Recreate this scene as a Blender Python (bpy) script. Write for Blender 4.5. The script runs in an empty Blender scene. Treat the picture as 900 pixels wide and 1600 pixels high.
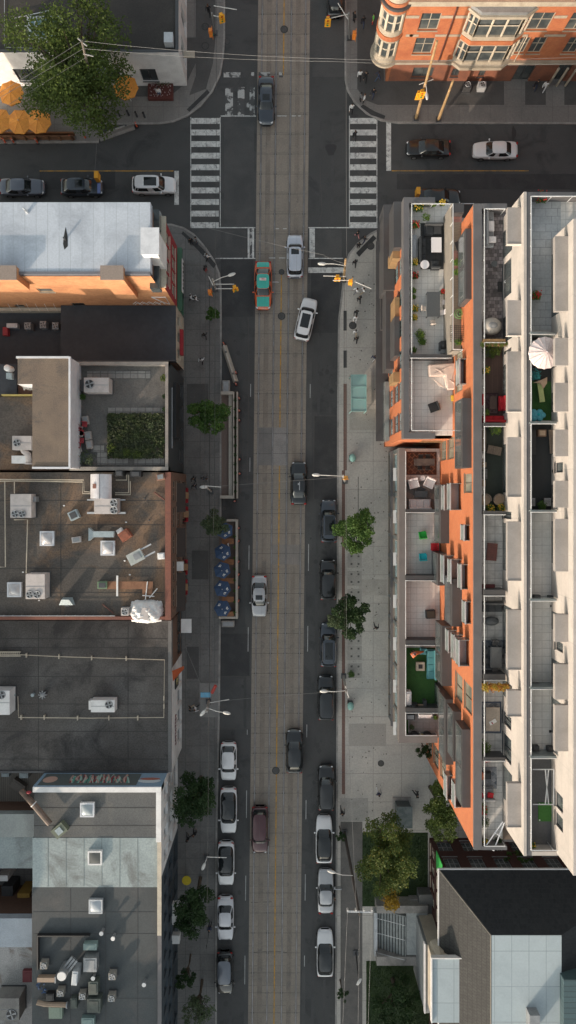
import bpy, math, random
from math import sin, cos, pi, radians
from mathutils import Vector, Matrix
random.seed(7)
S = bpy.context.scene
COL = S.collection
# ---------------------------------------------------------------- camera, sky, sun
K, HC, NX, NY = 0.07, 77.0, 450.0, 765.0      # metres per photo pixel on the ground, camera height, nadir
cd = bpy.data.cameras.new('camera'); cam = bpy.data.objects.new('camera', cd); COL.objects.link(cam)
cam.location = (0, 0, HC); cam.rotation_euler = (0, 0, 0)
cd.sensor_fit = 'HORIZONTAL'; cd.sensor_width = 36; cd.lens = 44; cd.shift_y = -35 / 900
cd.clip_start = 1; cd.clip_end = 5000
S.camera = cam
SUN_EL = 12.0; SUN_AZ = 218.0                 # azimuth measured from +Y towards +X
w = bpy.data.worlds.new('World'); S.world = w; w.use_nodes = True
nt = w.node_tree; bg = nt.nodes['Background']
sky = nt.nodes.new('ShaderNodeTexSky'); sky.sky_type = 'NISHITA'; sky.sun_disc = False
sky.sun_elevation = radians(SUN_EL); sky.sun_rotation = radians(SUN_AZ)
sky.air_density = 1.0; sky.dust_density = 2.5; sky.ozone_density = 0.6
hs = nt.nodes.new('ShaderNodeHueSaturation'); hs.inputs['Saturation'].default_value = 0.36
nt.links.new(sky.outputs[0], hs.inputs['Color']); tn = nt.nodes.new('ShaderNodeMix'); tn.data_type = 'RGBA'; tn.blend_type = 'MULTIPLY'; tn.inputs[0].default_value = 1; tn.inputs[7].default_value = (.965, 1.0, .965, 1)
nt.links.new(hs.outputs[0], tn.inputs[6]); nt.links.new(tn.outputs[2], bg.inputs[0]); bg.inputs[1].default_value = 0.15
sl = bpy.data.lights.new('sun', 'SUN'); sl.energy = 2.2; sl.angle = radians(0.6); sl.color = (1.0, 0.80, 0.62)
sun = bpy.data.objects.new('sun', sl); COL.objects.link(sun)
a = radians(SUN_AZ); e = radians(SUN_EL)
sd = Vector((sin(a) * cos(e), cos(a) * cos(e), sin(e)))
sun.rotation_euler = sd.to_track_quat('Z', 'Y').to_euler(); sun.location = sd * 200
S.view_settings.view_transform = 'Standard'; S.view_settings.look = 'None'
S.view_settings.exposure = 1.1; S.view_settings.gamma = 1.0

# ---------------------------------------------------------------- helpers
def at(px, py, z=0.0):
    s = K * (HC - z) / HC
    return Vector(((px - NX) * s, (NY - py) * s, z))
def X(px, z=0): return (px - NX) * K * (HC - z) / HC
def Y(py, z=0): return (NY - py) * K * (HC - z) / HC
def cx(y): return 444 - 0.01 * y             # centre line of the tracks in the photograph

class MB:
    def __init__(s): s.v = []; s.f = []; s.m = []; s.mi = 0
    def add(s, vs, fs, M=None):
        o = len(s.v)
        for p in vs:
            p = Vector(p)
            s.v.append(M @ p if M else p)
        for f in fs: s.f.append([o + i for i in f]); s.m.append(s.mi)
        return s
    def box(s, x0, x1, y0, y1, z0, z1, M=None):
        if x0 > x1: x0, x1 = x1, x0
        if y0 > y1: y0, y1 = y1, y0
        return s.add([(x0,y0,z0),(x1,y0,z0),(x1,y1,z0),(x0,y1,z0),(x0,y0,z1),(x1,y0,z1),(x1,y1,z1),(x0,y1,z1)],
                     [(0,3,2,1),(4,5,6,7),(0,1,5,4),(1,2,6,5),(2,3,7,6),(3,0,4,7)], M)
    def pbox(s, a, b, c, d, z0, z1):          # pixel box measured at its top
        return s.box(X(a,z1), X(c,z1), Y(d,z1), Y(b,z1), z0, z1)
    def prism(s, poly, z0, z1, M=None):
        n = len(poly)
        ar = sum(poly[i][0]*poly[(i+1)%n][1]-poly[(i+1)%n][0]*poly[i][1] for i in range(n))
        if ar < 0: poly = poly[::-1]
        vs = [(p[0],p[1],z0) for p in poly] + [(p[0],p[1],z1) for p in poly]
        fs = [list(range(n))[::-1], list(range(n,2*n))] + [(i,(i+1)%n,n+(i+1)%n,n+i) for i in range(n)]
        return s.add(vs, fs, M)
    def sheet(s, poly, z):
        n = len(poly)
        ar = sum(poly[i][0]*poly[(i+1)%n][1]-poly[(i+1)%n][0]*poly[i][1] for i in range(n))
        if ar < 0: poly = poly[::-1]
        return s.add([(p[0],p[1],z) for p in poly], [list(range(n))])
    def quad(s, *p): return s.add(p, [list(range(len(p)))])
    def cyl(s, x, y, z0, z1, r0, r1=None, n=16, M=None):
        if r1 is None: r1 = r0
        vs = [(x+r0*cos(2*pi*i/n), y+r0*sin(2*pi*i/n), z0) for i in range(n)] + [(x+r1*cos(2*pi*i/n), y+r1*sin(2*pi*i/n), z1) for i in range(n)]
        return s.add(vs, [list(range(n))[::-1], list(range(n,2*n))] + [(i,(i+1)%n,n+(i+1)%n,n+i) for i in range(n)], M)
    def tube(s, pts, r, n=8, M=None):
        pts = [Vector(p) for p in pts]; rs = r if isinstance(r, (list,tuple)) else [r]*len(pts)
        vs = []; fs = []
        for i, p in enumerate(pts):
            d = (pts[min(i+1,len(pts)-1)] - pts[max(i-1,0)]).normalized()
            u = d.orthogonal().normalized() if abs(d.z) > .9 else d.cross(Vector((0,0,1))).normalized()
            v = d.cross(u)
            for k in range(n): vs.append(p + (u*cos(2*pi*k/n) + v*sin(2*pi*k/n)) * rs[i])
        for i in range(len(pts)-1):
            for k in range(n): fs.append((i*n+k, i*n+(k+1)%n, (i+1)*n+(k+1)%n, (i+1)*n+k))
        fs.append(list(range(n))[::-1]); fs.append([(len(pts)-1)*n+k for k in range(n)])
        return s.add(vs, fs, M)
    def ball(s, c, r, n=10, m=6, M=None):
        r = r if isinstance(r,(tuple,list)) else (r,r,r)
        vs = []; fs = []
        for j in range(m+1):
            t = pi*j/m
            for i in range(n):
                p = 2*pi*i/n
                vs.append((c[0]+r[0]*sin(t)*cos(p), c[1]+r[1]*sin(t)*sin(p), c[2]+r[2]*cos(t)))
        for j in range(m):
            for i in range(n):
                fs.append((j*n+i, (j+1)*n+i, (j+1)*n+(i+1)%n, j*n+(i+1)%n))
        return s.add(vs, fs, M)
    def build(s, name, mats, parent=None, loc=None, smooth=False, bevel=0, world=False):
        """parent given and world=True: vertices are world coordinates, shifted into the parent's frame"""
        off = Vector((0,0,0))
        if parent is not None and world: off = wloc(parent)
        if parent is None and world:
            xs=[v.x for v in s.v]; ys=[v.y for v in s.v]; zs=[v.z for v in s.v]
            off = Vector(((min(xs)+max(xs))/2, (min(ys)+max(ys))/2, min(zs)))
        me = bpy.data.meshes.new(name)
        me.from_pydata([tuple(v-off) for v in s.v], [], s.f)
        mats = mats if isinstance(mats,(list,tuple)) else [mats]
        for m in mats: me.materials.append(m)
        if len(mats) > 1: me.polygons.foreach_set('material_index', s.m)
        if smooth: me.polygons.foreach_set('use_smooth', [True]*len(me.polygons))
        me.update()
        o = bpy.data.objects.new(name, me); COL.objects.link(o)
        if parent is not None: o.parent = parent
        elif world: o.location = off
        if loc is not None: o.location = loc
        if bevel:
            b = o.modifiers.new('bevel','BEVEL'); b.width = bevel; b.segments = 2; b.limit_method = 'ANGLE'
        return o
def wloc(o):
    v = Vector(o.location)
    while o.parent: o = o.parent; v += Vector(o.location)
    return v
def tag(o, label=None, cat=None, group=None, kind=None):
    if label: o['label'] = label
    if cat: o['category'] = cat
    if group: o['group'] = group
    if kind: o['kind'] = kind
    return o
def thing(name, label, cat, loc=(0,0,0), rz=0, group=None):
    o = bpy.data.objects.new(name, None); COL.objects.link(o); o.empty_display_size = .2
    o.location = loc; o.rotation_euler = (0,0,rz)
    return tag(o, label, cat, group)
def struct(name, mb, m, **k): return tag(mb.build(name, m, **k), kind='structure')
def kids(o): return KID.get(o.name, [c for c in bpy.data.objects if c.parent == o])
KID = {}
def dup(o, loc, rz=None, label=None, group=None, parent=None, swap=None):
    c = o.copy(); COL.objects.link(c); c.parent = parent
    if parent is None:
        c.location = loc
        if rz is not None: c.rotation_euler = (0,0,rz)
    if label: c['label'] = label
    if group: c['group'] = group
    for ch in [x for x in o.children]: 
        dup(ch, None, parent=c)
    return c

# ---------------------------------------------------------------- materials
MAT = {}
def _base(name):
    m = bpy.data.materials.new(name); m.use_nodes = True
    return m, m.node_tree, m.node_tree.nodes['Principled BSDF']
def mixc(nt, fac, a, b, mode='MIX'):
    n = nt.nodes.new('ShaderNodeMix'); n.data_type = 'RGBA'; n.blend_type = mode
    for i, v in ((0,fac),(6,a),(7,b)):
        if hasattr(v,'is_output') or isinstance(v, bpy.types.NodeSocket): nt.links.new(v, n.inputs[i])
        elif i == 0: n.inputs[0].default_value = v
        else: n.inputs[i].default_value = (*v, 1)
    return n.outputs[2]
def noise(nt, vec, scale, detail=4, rough=.55, dist=0):
    n = nt.nodes.new('ShaderNodeTexNoise'); n.inputs['Scale'].default_value = scale
    n.inputs['Detail'].default_value = detail; n.inputs['Roughness'].default_value = rough; n.inputs['Distortion'].default_value = dist
    if vec: nt.links.new(vec, n.inputs['Vector'])
    return n.outputs[0]
def ramp(nt, s, a, b):
    n = nt.nodes.new('ShaderNodeMapRange'); nt.links.new(s, n.inputs[0])
    n.inputs[1].default_value = a; n.inputs[2].default_value = b
    return n.outputs[0]
def coord(nt, which='Object', geo=False):
    if geo: return nt.nodes.new('ShaderNodeNewGeometry').outputs['Position']
    return nt.nodes.new('ShaderNodeTexCoord').outputs[which]
def mat(name, c, r=.7, m=0, c2=None, sc=.5, lo=.42, hi=.62, c3=None, sc3=.25, lo3=.52, grain=.12, gsc=9, bump=0, coat=0, trans=0, emit=None, alpha=1, geo=True, ior=1.5):
    if name in MAT: return MAT[name]
    M, nt, p = _base(name)
    v = coord(nt, geo=geo)
    col = None
    if c2 or c3 or grain:
        g = noise(nt, v, gsc, 3, .6)
        col = c
        if c2: col = mixc(nt, ramp(nt, noise(nt, v, sc, 5, .6, .3), lo, hi), c, c2)
        if c3: col = mixc(nt, ramp(nt, noise(nt, v, sc3, 6, .65, .8), lo3, lo3+.14), col, c3)
        if grain:
            gg = nt.nodes.new('ShaderNodeMapRange'); nt.links.new(g, gg.inputs[0]); gg.inputs[1].default_value=.3; gg.inputs[2].default_value=.7
            gg.inputs[3].default_value = 1-grain; gg.inputs[4].default_value = 1+grain
            cc = nt.nodes.new('ShaderNodeCombineColor')
            for i in range(3): nt.links.new(gg.outputs[0], cc.inputs[i])
            col = mixc(nt, 1.0, col, cc.outputs[0], 'MULTIPLY')
        if isinstance(col, bpy.types.NodeSocket): nt.links.new(col, p.inputs['Base Color'])
    if not isinstance(col, bpy.types.NodeSocket): p.inputs['Base Color'].default_value = (*c, 1)
    p.inputs['Roughness'].default_value = r; p.inputs['Metallic'].default_value = m
    p.inputs['Coat Weight'].default_value = coat; p.inputs['Coat Roughness'].default_value = .05
    p.inputs['Transmission Weight'].default_value = trans; p.inputs['IOR'].default_value = ior
    p.inputs['Alpha'].default_value = alpha
    if emit: p.inputs['Emission Color'].default_value = (*emit[:3],1); p.inputs['Emission Strength'].default_value = emit[3]
    if bump:
        b = nt.nodes.new('ShaderNodeBump'); b.inputs['Strength'].default_value = bump; b.inputs['Distance'].default_value = .03
        nt.links.new(noise(nt, v, gsc*1.7, 4, .7), b.inputs['Height']); nt.links.new(b.outputs[0], p.inputs['Normal'])
    MAT[name] = M; return M
def tiles(name, c, c2, mc, tw, th, mortar=.02, offset=0, wall=False, r=.75, stain=None, ssc=.3, bump=.3, bias=0, grain=.1, rot=0):
    if name in MAT: return MAT[name]
    M, nt, p = _base(name)
    v = coord(nt, geo=True)
    sx = nt.nodes.new('ShaderNodeSeparateXYZ'); nt.links.new(v, sx.inputs[0])
    cb = nt.nodes.new('ShaderNodeCombineXYZ')
    if wall:
        ad = nt.nodes.new('ShaderNodeMath'); ad.operation = 'ADD'
        nt.links.new(sx.outputs[0], ad.inputs[0]); nt.links.new(sx.outputs[1], ad.inputs[1])
        nt.links.new(ad.outputs[0], cb.inputs[0]); nt.links.new(sx.outputs[2], cb.inputs[1])
    else:
        nt.links.new(sx.outputs[0], cb.inputs[0]); nt.links.new(sx.outputs[1], cb.inputs[1])
    vec = cb.outputs[0]
    if rot:
        mp = nt.nodes.new('ShaderNodeMapping'); mp.inputs['Rotation'].default_value = (0,0,rot); nt.links.new(vec, mp.inputs[0]); vec = mp.outputs[0]
    b = nt.nodes.new('ShaderNodeTexBrick'); nt.links.new(vec, b.inputs['Vector'])
    b.offset = offset; b.inputs['Scale'].default_value = 1; b.inputs['Brick Width'].default_value = tw; b.inputs['Row Height'].default_value = th
    b.inputs['Mortar Size'].default_value = mortar; b.inputs['Mortar Smooth'].default_value = .2; b.inputs['Bias'].default_value = bias
    b.inputs['Color1'].default_value = (*c,1); b.inputs['Color2'].default_value = (*c2,1); b.inputs['Mortar'].default_value = (*mc,1)
    col = b.outputs[0]
    if stain: col = mixc(nt, ramp(nt, noise(nt, v, ssc, 6, .65, .5), .45, .7), col, stain)
    if grain:
        gg = nt.nodes.new('ShaderNodeMapRange'); nt.links.new(noise(nt, v, 6, 4, .65), gg.inputs[0]); gg.inputs[1].default_value=.3; gg.inputs[2].default_value=.7
        gg.inputs[3].default_value = 1-grain; gg.inputs[4].default_value = 1+grain
        cc = nt.nodes.new('ShaderNodeCombineColor')
        for i in range(3): nt.links.new(gg.outputs[0], cc.inputs[i])
        col = mixc(nt, 1.0, col, cc.outputs[0], 'MULTIPLY')
    nt.links.new(col, p.inputs['Base Color']); p.inputs['Roughness'].default_value = r
    if bump:
        bm = nt.nodes.new('ShaderNodeBump'); bm.inputs['Strength'].default_value = bump; bm.inputs['Distance'].default_value = .01; bm.invert = True
        nt.links.new(b.outputs['Fac'], bm.inputs['Height']); nt.links.new(bm.outputs[0], p.inputs['Normal'])
    MAT[name] = M; return M
def leafmat(name, c, c2, c3, sc=.9):
    if name in MAT: return MAT[name]
    M, nt, p = _base(name)
    v = coord(nt, geo=True)
    col = mixc(nt, ramp(nt, noise(nt, v, sc, 3), .38, .62), c, c2)
    col = mixc(nt, ramp(nt, noise(nt, v, 4.5, 2), .55, .72), col, c3)
    nt.links.new(col, p.inputs['Base Color']); p.inputs['Roughness'].default_value = .6
    p.inputs['Specular IOR Level'].default_value = .25
    t = nt.nodes.new('ShaderNodeBsdfTranslucent'); nt.links.new(col, t.inputs[0])
    mx = nt.nodes.new('ShaderNodeMixShader'); mx.inputs[0].default_value = .3
    nt.links.new(p.outputs[0], mx.inputs[1]); nt.links.new(t.outputs[0], mx.inputs[2])
    nt.links.new(mx.outputs[0], nt.nodes['Material Output'].inputs[0])
    MAT[name] = M; return M

asph   = mat('asphalt', (.060,.061,.061), .85, c2=(.074,.074,.074), sc=.12, c3=(.045,.046,.048), sc3=.35, grain=.22, gsc=14, bump=.3)
asph2  = mat('asphalt_old', (.080,.080,.079), .85, c2=(.060,.061,.062), sc=.3, grain=.2, gsc=12, bump=.3)
asph3  = mat('asphalt_dark', (.040,.041,.043), .85, c2=(.052,.052,.053), sc=.6, grain=.2, gsc=12)
trackc = tiles('track_concrete', (.262,.226,.188), (.238,.206,.173), (.135,.12,.105), 60, 2.17, .02, stain=(.20,.175,.15), ssc=.25, grain=.14)
trackn = mat('track_concrete_new', (.26,.245,.235), .8, c2=(.20,.19,.185), sc=.4, grain=.15)
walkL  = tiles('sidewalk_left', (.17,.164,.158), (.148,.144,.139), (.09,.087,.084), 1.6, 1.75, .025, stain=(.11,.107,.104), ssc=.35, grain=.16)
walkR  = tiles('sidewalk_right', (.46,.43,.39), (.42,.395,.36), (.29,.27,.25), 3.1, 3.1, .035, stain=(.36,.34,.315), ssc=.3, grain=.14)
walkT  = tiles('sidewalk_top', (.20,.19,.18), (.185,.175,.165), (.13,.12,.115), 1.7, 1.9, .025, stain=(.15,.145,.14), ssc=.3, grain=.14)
kerbm  = mat('kerb_concrete', (.30,.285,.27), .8, c2=(.21,.20,.19), sc=.8, grain=.15)
paint  = mat('road_paint', (.62,.62,.60), .7, c2=(.46,.46,.45), sc=1.6, c3=(.20,.20,.20), sc3=2.6, grain=.15, gsc=12)
paintw = mat('worn_paint', (.42,.42,.41), .75, c2=(.075,.075,.076), sc=1.1, lo=.47, hi=.53, grain=.2, gsc=12)
yellow = mat('yellow_paint', (.50,.27,.04), .7, c2=(.26,.17,.07), sc=1.4, grain=.15)
steel  = mat('rail_steel', (.30,.29,.29), .35, .8, c2=(.22,.20,.19), sc=.8, grain=.1)
groove = mat("rail_groove", (.075,.07,.066), .8)
brickp = tiles('brick_paving', (.20,.10,.075), (.16,.085,.07), (.12,.10,.09), .2, .1, .01, .5)
# ================================================================ GROUND, ROADS
def P(lst, z=0): return [(X(a,z), Y(b,z)) for a, b in lst]
def rot_rect(x0, y0, x1, y1): return P([(x0,y0),(x1,y0),(x1,y1),(x0,y1)])
struct('ground', MB().sheet([(-1500,-1500),(1500,-1500),(1500,1500),(-1500,1500)], -.03), mat('ground_soil',(.09,.09,.08),.9,c2=(.06,.065,.05),sc=.02))
struct('road', MB().sheet(rot_rect(-600,-900,1700,2500), 0), asph)
def band(off0, off1, y0, y1, n=8):
    ys = [y0+(y1-y0)*i/n for i in range(n+1)]
    return P([(cx(y)+off0, y) for y in ys] + [(cx(y)+off1, y) for y in ys[::-1]])
struct('tram_track_bed', MB().sheet(band(-40.5, 40.5, -900, 2400), .006), trackc)
m = MB()
for y0, y1 in ((592,613),(613,640),(668,727)): m.sheet(P([(cx(y0)-11,y0),(cx(y0)+11,y0),(cx(y1)+11,y1),(cx(y1)-11,y1)]), .0095)
struct('track_bed_patch', MB().sheet(band(-11,11,668,727,1),.0095), trackn)
struct('track_bed_patch', MB().sheet(band(-34,-12,668,727,1),.0095), mat('track_grey',(.18,.17,.163),.8,c2=(.15,.143,.138),sc=.6))
struct('track_bed_patch', MB().sheet(band(-11,33,851,882,1),.0095), mat('track_tan',(.225,.205,.19),.8,c2=(.19,.175,.16),sc=.6))
m = MB(); g = MB()
for o in (-34,-11.3,11.5,34):
    m.sheet(band(o-.75,o+.75,-900,2400,20), .018); g.sheet(band(o-1.2,o+1.2,-900,2400,20), .0135)
for o in (-22.6,22.8): struct('worn_track_strip', MB().sheet(band(o-4,o+3.5,-900,2400,20), .0085), mat('worn_concrete',(.195,.167,.14),.8,c2=(.235,.203,.17),sc=.5,c3=(.16,.142,.128),sc3=.8,grain=.18))
for a0,a1 in ((-88,-84),(-70,-66),(58,62),(76,80)): struct('tyre_track', MB().sheet(band(a0,a1,190,1640,20), .0038), mat('tyre_worn',(.050,.050,.051),.7,c2=(.060,.060,.061),sc=.7,grain=.2,gsc=12))
struct('tram_rail', m, steel); struct('rail_groove', g, groove)
m = MB()   # expansion joints and rail boxes
y = -40
while y < 1640:
    for o in (-34,-11.3,11.5,34):
        if random.random() < .55: m.sheet(band(o-2.2, o+2.2, y-1, y+1, 1), .0145)
    m.sheet(band(-40, 40, y-.25, y+.25, 1), .0125); y += 31.2
struct('track_joint', m, groove)
# asphalt patches
def patch(name, m_, z, *rs):
    for r in rs: struct(name, MB().sheet(rot_rect(*r) if len(r)==4 else P(r), z), m_)
patch('asphalt_patch', asph2, .004, (383,840,394,975), (385,975,393,1140), (381,1210,391,1600), (470,900,478,1010),(472,1350,477,1600),
      (350,184,397,356), (490,359,534,402), (479,560,487,860), (300,356,345,402), (341,1060,380.5,1140))
patch('asphalt_patch', asph3, .005, (345,404,396,495), (486,404,530,520), (345,812,372,835),(491,650,530,780),(343,990,390,1056))
patch('asphalt_patch', asph2, .0045, (355,265,385,355),(488,0,541,120),(352,360,385,402))
patch('asphalt_patch', asph3, .0052, (62,268,180,296),(620,272,900,296),(420,186,480,196))
# cracks and sealed seams
m = MB()
def seam(px, z=.0068, wd=.03):
    pts = [Vector((X(a),Y(b),0)) for a,b in px]
    for p, q in zip(pts, pts[1:]):
        d = (q-p).normalized()*wd; n = Vector((-d.y,d.x,0)); m.quad((*(p-n).xy,z),(*(q-n).xy,z),(*(q+n).xy,z),(*(p+n).xy,z))
seam([(341,1058),(365,1056),(378,1058),(392,1057)]); seam([(341,1138),(392,1139)]); seam([(491,650),(530,650)]); seam([(491,651),(490,780)])
seam([(341,1475),(376,1476),(377,1515),(342,1517)]); seam([(395,1488),(430,1486),(455,1489)]); seam([(392,1410),(425,1409)]); seam([(500,260),(503,330),(498,356)])
seam([(541,0),(541,130)]); seam([(388,495),(389,600),(386,760)]); 
struct('road_seam', m, groove)
# manholes and stains
def manhole(px, py, r, z=.012, lab='dark round manhole cover'):
    m = MB(); m.mi = 0; m.cyl(X(px), Y(py), 0, z, r*K, n=24); m.mi = 1; m.cyl(X(px), Y(py), 0, z+.004, r*K*.8, n=24)
    for k in range(3): m.box(X(px)-r*K*.6, X(px)+r*K*.6, Y(py)+(k-1)*r*K*.35-.03, Y(py)+(k-1)*r*K*.35+.03, z+.002, z+.01)
    tag(m.build('manhole_cover', [mat('iron_ring',(.05,.05,.05),.6,.4), mat('iron_cover',(.085,.083,.08),.6,.4,grain=.3)], world=True), lab, 'manhole cover')
manhole(440,494,6,.03,'round manhole cover on the yellow line between the taxi and the angled white car')
manhole(431,1204,6,.03,'round manhole cover on the tram tracks below the black car driving up the street')
manhole(440,425,4.5,.03,'small manhole cover between the taxi and the silver car by the crossing')
manhole(444,46,6,.03,'round manhole cover on the tracks near the top of the street')
manhole(551,509,6,.145,'round manhole cover on the right pavement beside the walkers')
manhole(579,385,6,.145,'round manhole cover on the right corner pavement behind the waiting people')
manhole(527,599,4.5,.012,'dark manhole cover against the right kerb above the bus shelter')
manhole(595,1192,5,.145,'round manhole cover alone on the wide concrete plaza')
manhole(355,65,4.5,.012,'dark manhole cover in the left lane at the top')
manhole(350,795,4,.012,'dark manhole cover between the two street patios')
manhole(338,1146,4,.012,'dark manhole cover by the left kerb above the first parked white car')
manhole(321,43,6,.145,'round manhole cover on the top left pavement by the traffic signal')
manhole(321,73,6,.145,'round manhole cover on the top left pavement, lower of two')
m = MB()
m.sheet([(X(517)+.55*cos(t)*(1+.3*sin(3*t)), Y(234)+.8*sin(t)*(1+.25*cos(2*t))) for t in [i*.35 for i in range(18)]], .009)
m.sheet([(X(803)+.25*cos(t), Y(208)+.7*sin(t)*(1+.3*cos(3*t))) for t in [i*.35 for i in range(18)]], .009)
struct('oil_stain', m, mat('oil',(.028,.028,.03),.6))
# oil drips in the parking lanes, gum spots on the pavements
rd=random.Random(77); m=MB()
for k in range(150):
    px_=rd.choice((rd.uniform(345,388),rd.uniform(484,526),rd.uniform(498,520))); py_=rd.uniform(430,1600); r_=rd.uniform(.05,.28)
    m.sheet([(X(px_)+r_*cos(t*.8)*rd.uniform(.7,1.2), Y(py_)+r_*1.3*sin(t*.8)*rd.uniform(.7,1.2)) for t in range(8)], .0095+k*.00001)
struct('oil_drip', m, mat('oil_drip',(.036,.036,.037),.55))
m=MB()
for k in range(420):
    left=rd.random()<.45; px_=rd.uniform(292,338) if left else rd.uniform(545,606); py_=rd.uniform(420,1290); r_=rd.uniform(.02,.09)
    m.sheet([(X(px_)+r_*cos(t*1.05), Y(py_)+r_*sin(t*1.05)) for t in range(6)], .1475+k*.00001)
struct('gum_spot', m, mat('gum_spot',(.12,.113,.105),.8))
flat_later=[(546,640,590,672),(560,905,604,930),(545,1130,603,1165),(292,600,326,640),(300,860,326,905),(292,1010,311,1060)]
# painted markings
def mark(rs, m_=paint, z=.014, name='road_marking'):
    m = MB()
    for r in rs: m.sheet(rot_rect(*r) if len(r)==4 else P(r), z)
    struct(name, m, m_)
mark([(299,184.5+18.1*i,344-.25*i,193.5+18.1*i) for i in range(10)], name='crosswalk_marking')
mark([(547,184.5+18.1*i,588,193.5+18.1*i) for i in range(10)], name='crosswalk_marking')
mark([(297.5,183,298.7,356),(344.5,183,343.5,355,) if 0 else (343.6,183,344.8,356),(545.3,181,546.5,356),(588.3,181,589.5,356)], name='crosswalk_marking')
mark([(345,180.5,400,182.3),(433,180.5,448,182),(456,180.5,462,182),(466,180.5,470,182)], z=.0205)
mark([(337,355,399,356.6),(482,355,600,356.6),(431,357,436,358),(442,357,448,358),(337,403,399,404.6),(482,403,536,404.6),(420,402.5,430,403.8),(436,402.5,446,403.8)], z=.0205)
mark([(387,357,390,403),(394,357,397,403),(483.5,357,492,402.5),(481.5,418,537,426.5)], z=.0205)
mark([(390.5,357,393.8,403)], paintw, z=.0205)
mark([(349.5,113,376,121),(392,113,397,119),(436,113,442,121),(352,136,364,181),(371.5,136,382,181),(390,136,398,181),(382.5,160,389.5,168),(404,113,422,119)], paintw, .0205, 'faded_crosswalk')
mark([(603.5,190.5,611,267)]); mark([(272.5,267,279.5,320)])
mark([(612,266.3,826,267.6),(62,266.5,271,267.9)], yellow)
mark([(424,440,436,441.5)], z=.021)
m = MB()
for y0, y1 in ((-60,118),(428,668),(728,1640)): m.sheet(band(-.9,.9,y0,y1,4), .0215)
struct('centre_line', m, yellow)
m = MB()
for y0, y1 in ((715,737),(852,890),(980,1018),(1140,1148),(1235,1278),(1368,1407),(1493,1538),(600,620)):
    m.sheet(P([(cx(y0)-46.8,y0),(cx(y0)-45.7,y0),(cx(y1)-45.7,y1),(cx(y1)-46.8,y1)]), .0135)
for y0, y1 in ((600,622),(850,892),(978,1018),(1132,1152),(1250,1280),(1366,1407),(1493,1510)):
    m.sheet(P([(cx(y0)+46.2,y0),(cx(y0)+47.3,y0),(cx(y1)+47.3,y1),(cx(y1)+46.2,y1)]), .0135)
struct('lane_line', m, mat('lane_paint',(.40,.40,.39),.7,c2=(.28,.28,.28),sc=1))
# pavements with kerbs (real step)
def pavement(name, pts, m_, kerb_pts, h=.13):
    struct(name, MB().prism(P(pts), -.02, h), m_)
    m = MB(); q = [Vector((X(a),Y(b),0)) for a,b in kerb_pts]
    nrm = []
    for i,p in enumerate(q):
        d = (q[min(i+1,len(q)-1)]-q[max(i-1,0)]).normalized(); nrm.append(Vector((d.y,-d.x,0)))
    for i in range(len(q)-1):
        a0,a1,b0,b1 = q[i],q[i+1],q[i]+nrm[i]*.2,q[i+1]+nrm[i+1]*.2
        m.add([(a0.x,a0.y,-.02),(a1.x,a1.y,-.02),(b1.x,b1.y,-.02),(b0.x,b0.y,-.02),(a0.x,a0.y,h+.006),(a1.x,a1.y,h+.006),(b1.x,b1.y,h+.006),(b0.x,b0.y,h+.006)],
              [(0,3,2,1),(4,5,6,7),(0,1,5,4),(1,2,6,5),(2,3,7,6),(3,0,4,7)])
    return struct('kerb', m, kerbm)
kL = [(341,1640),(340,1300),(343,1100),(344,900),(344,560),(343.5,450),(341,428),(333,408),(318,386),(302,368),(286,358),(268,353),(200,352)]
kL = [(336,1640),(337,1300),(341,1100),(343,900)] + kL[4:]
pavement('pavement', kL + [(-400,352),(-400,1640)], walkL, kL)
kR = [(700,341),(640,345),(606,354),(580,367),(560,382),(547,398),(540,418),(537,450),(531,500),(529.5,640),(529,900),(528.5,1100),(527,1400),(526,1640)]
pavement('pavement', kR + [(1100,1640),(1100,341)], walkR, kR)
kT = [(-60,222),(154,221),(158,193),(250,192),(270,189),(292,180),(312,165),(330,143),(342,118),(347,90),(349,60),(349,-80)]
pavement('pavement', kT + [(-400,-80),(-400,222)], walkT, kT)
kU = [(541,-80),(541,125),(545,142),(556,160),(573,176),(595,187),(622,191),(960,192)]
pavement('pavement', kU + [(960,-80)], walkT, kU)
# surfaces on the pavements
def flat(name, pts, m_, z=.137): struct(name, MB().sheet(rot_rect(*pts) if len(pts)==4 and not isinstance(pts[0],tuple) else P(pts), z), m_)
flat('asphalt_walk', [(558,-60),(558,140),(572,158),(590,165),(787,165),(787,128),(600,128),(590,-60)], mat('walk_asphalt',(.085,.082,.08),.85,c2=(.07,.068,.066),sc=.5))
flat('asphalt_walk', (820,128,852,165), MAT['walk_asphalt']); flat('asphalt_walk', (881,128,960,165), MAT['walk_asphalt'])
flat('asphalt_walk', [(306,-60),(306,120),(296,150),(322,140),(333,100),(337,60),(337,-60)], mat('walk_dark',(.09,.088,.086),.85,c2=(.075,.073,.072),sc=.5))
flat('asphalt_walk', [(180,152),(265,152),(292,130),(306,100),(306,60),(290,60),(290,130),(180,130)], MAT['walk_dark'], .138)
for a in (0,): flat('tactile_strip', [(292,172),(296,176),(328,146),(324,141)], asph3, .142)
flat('tactile_strip', [(567,164),(563,168),(580,181),(600,187),(602,182),(585,175)], asph3, .142)
flat('tactile_strip', [(286,362),(284,366),(310,392),(334,420),(338,414),(316,388)], asph3, .142)
flat('tactile_strip', [(556,396),(561,402),(588,373),(583,368)], asph3, .142)
for y0,y1 in ((486,517),(548,575),(600,735)): flat('brick_strip', (536.5,y0,542,y1), brickp if y0>590 else asph3, .142)
flat('brick_strip', (534,735,539,1240), brickp, .142); flat('paving_strip', (532,1283,566,1600), mat('brick_dark',(.135,.125,.118),.85,c2=(.11,.105,.10),sc=1), .1375)
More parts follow.
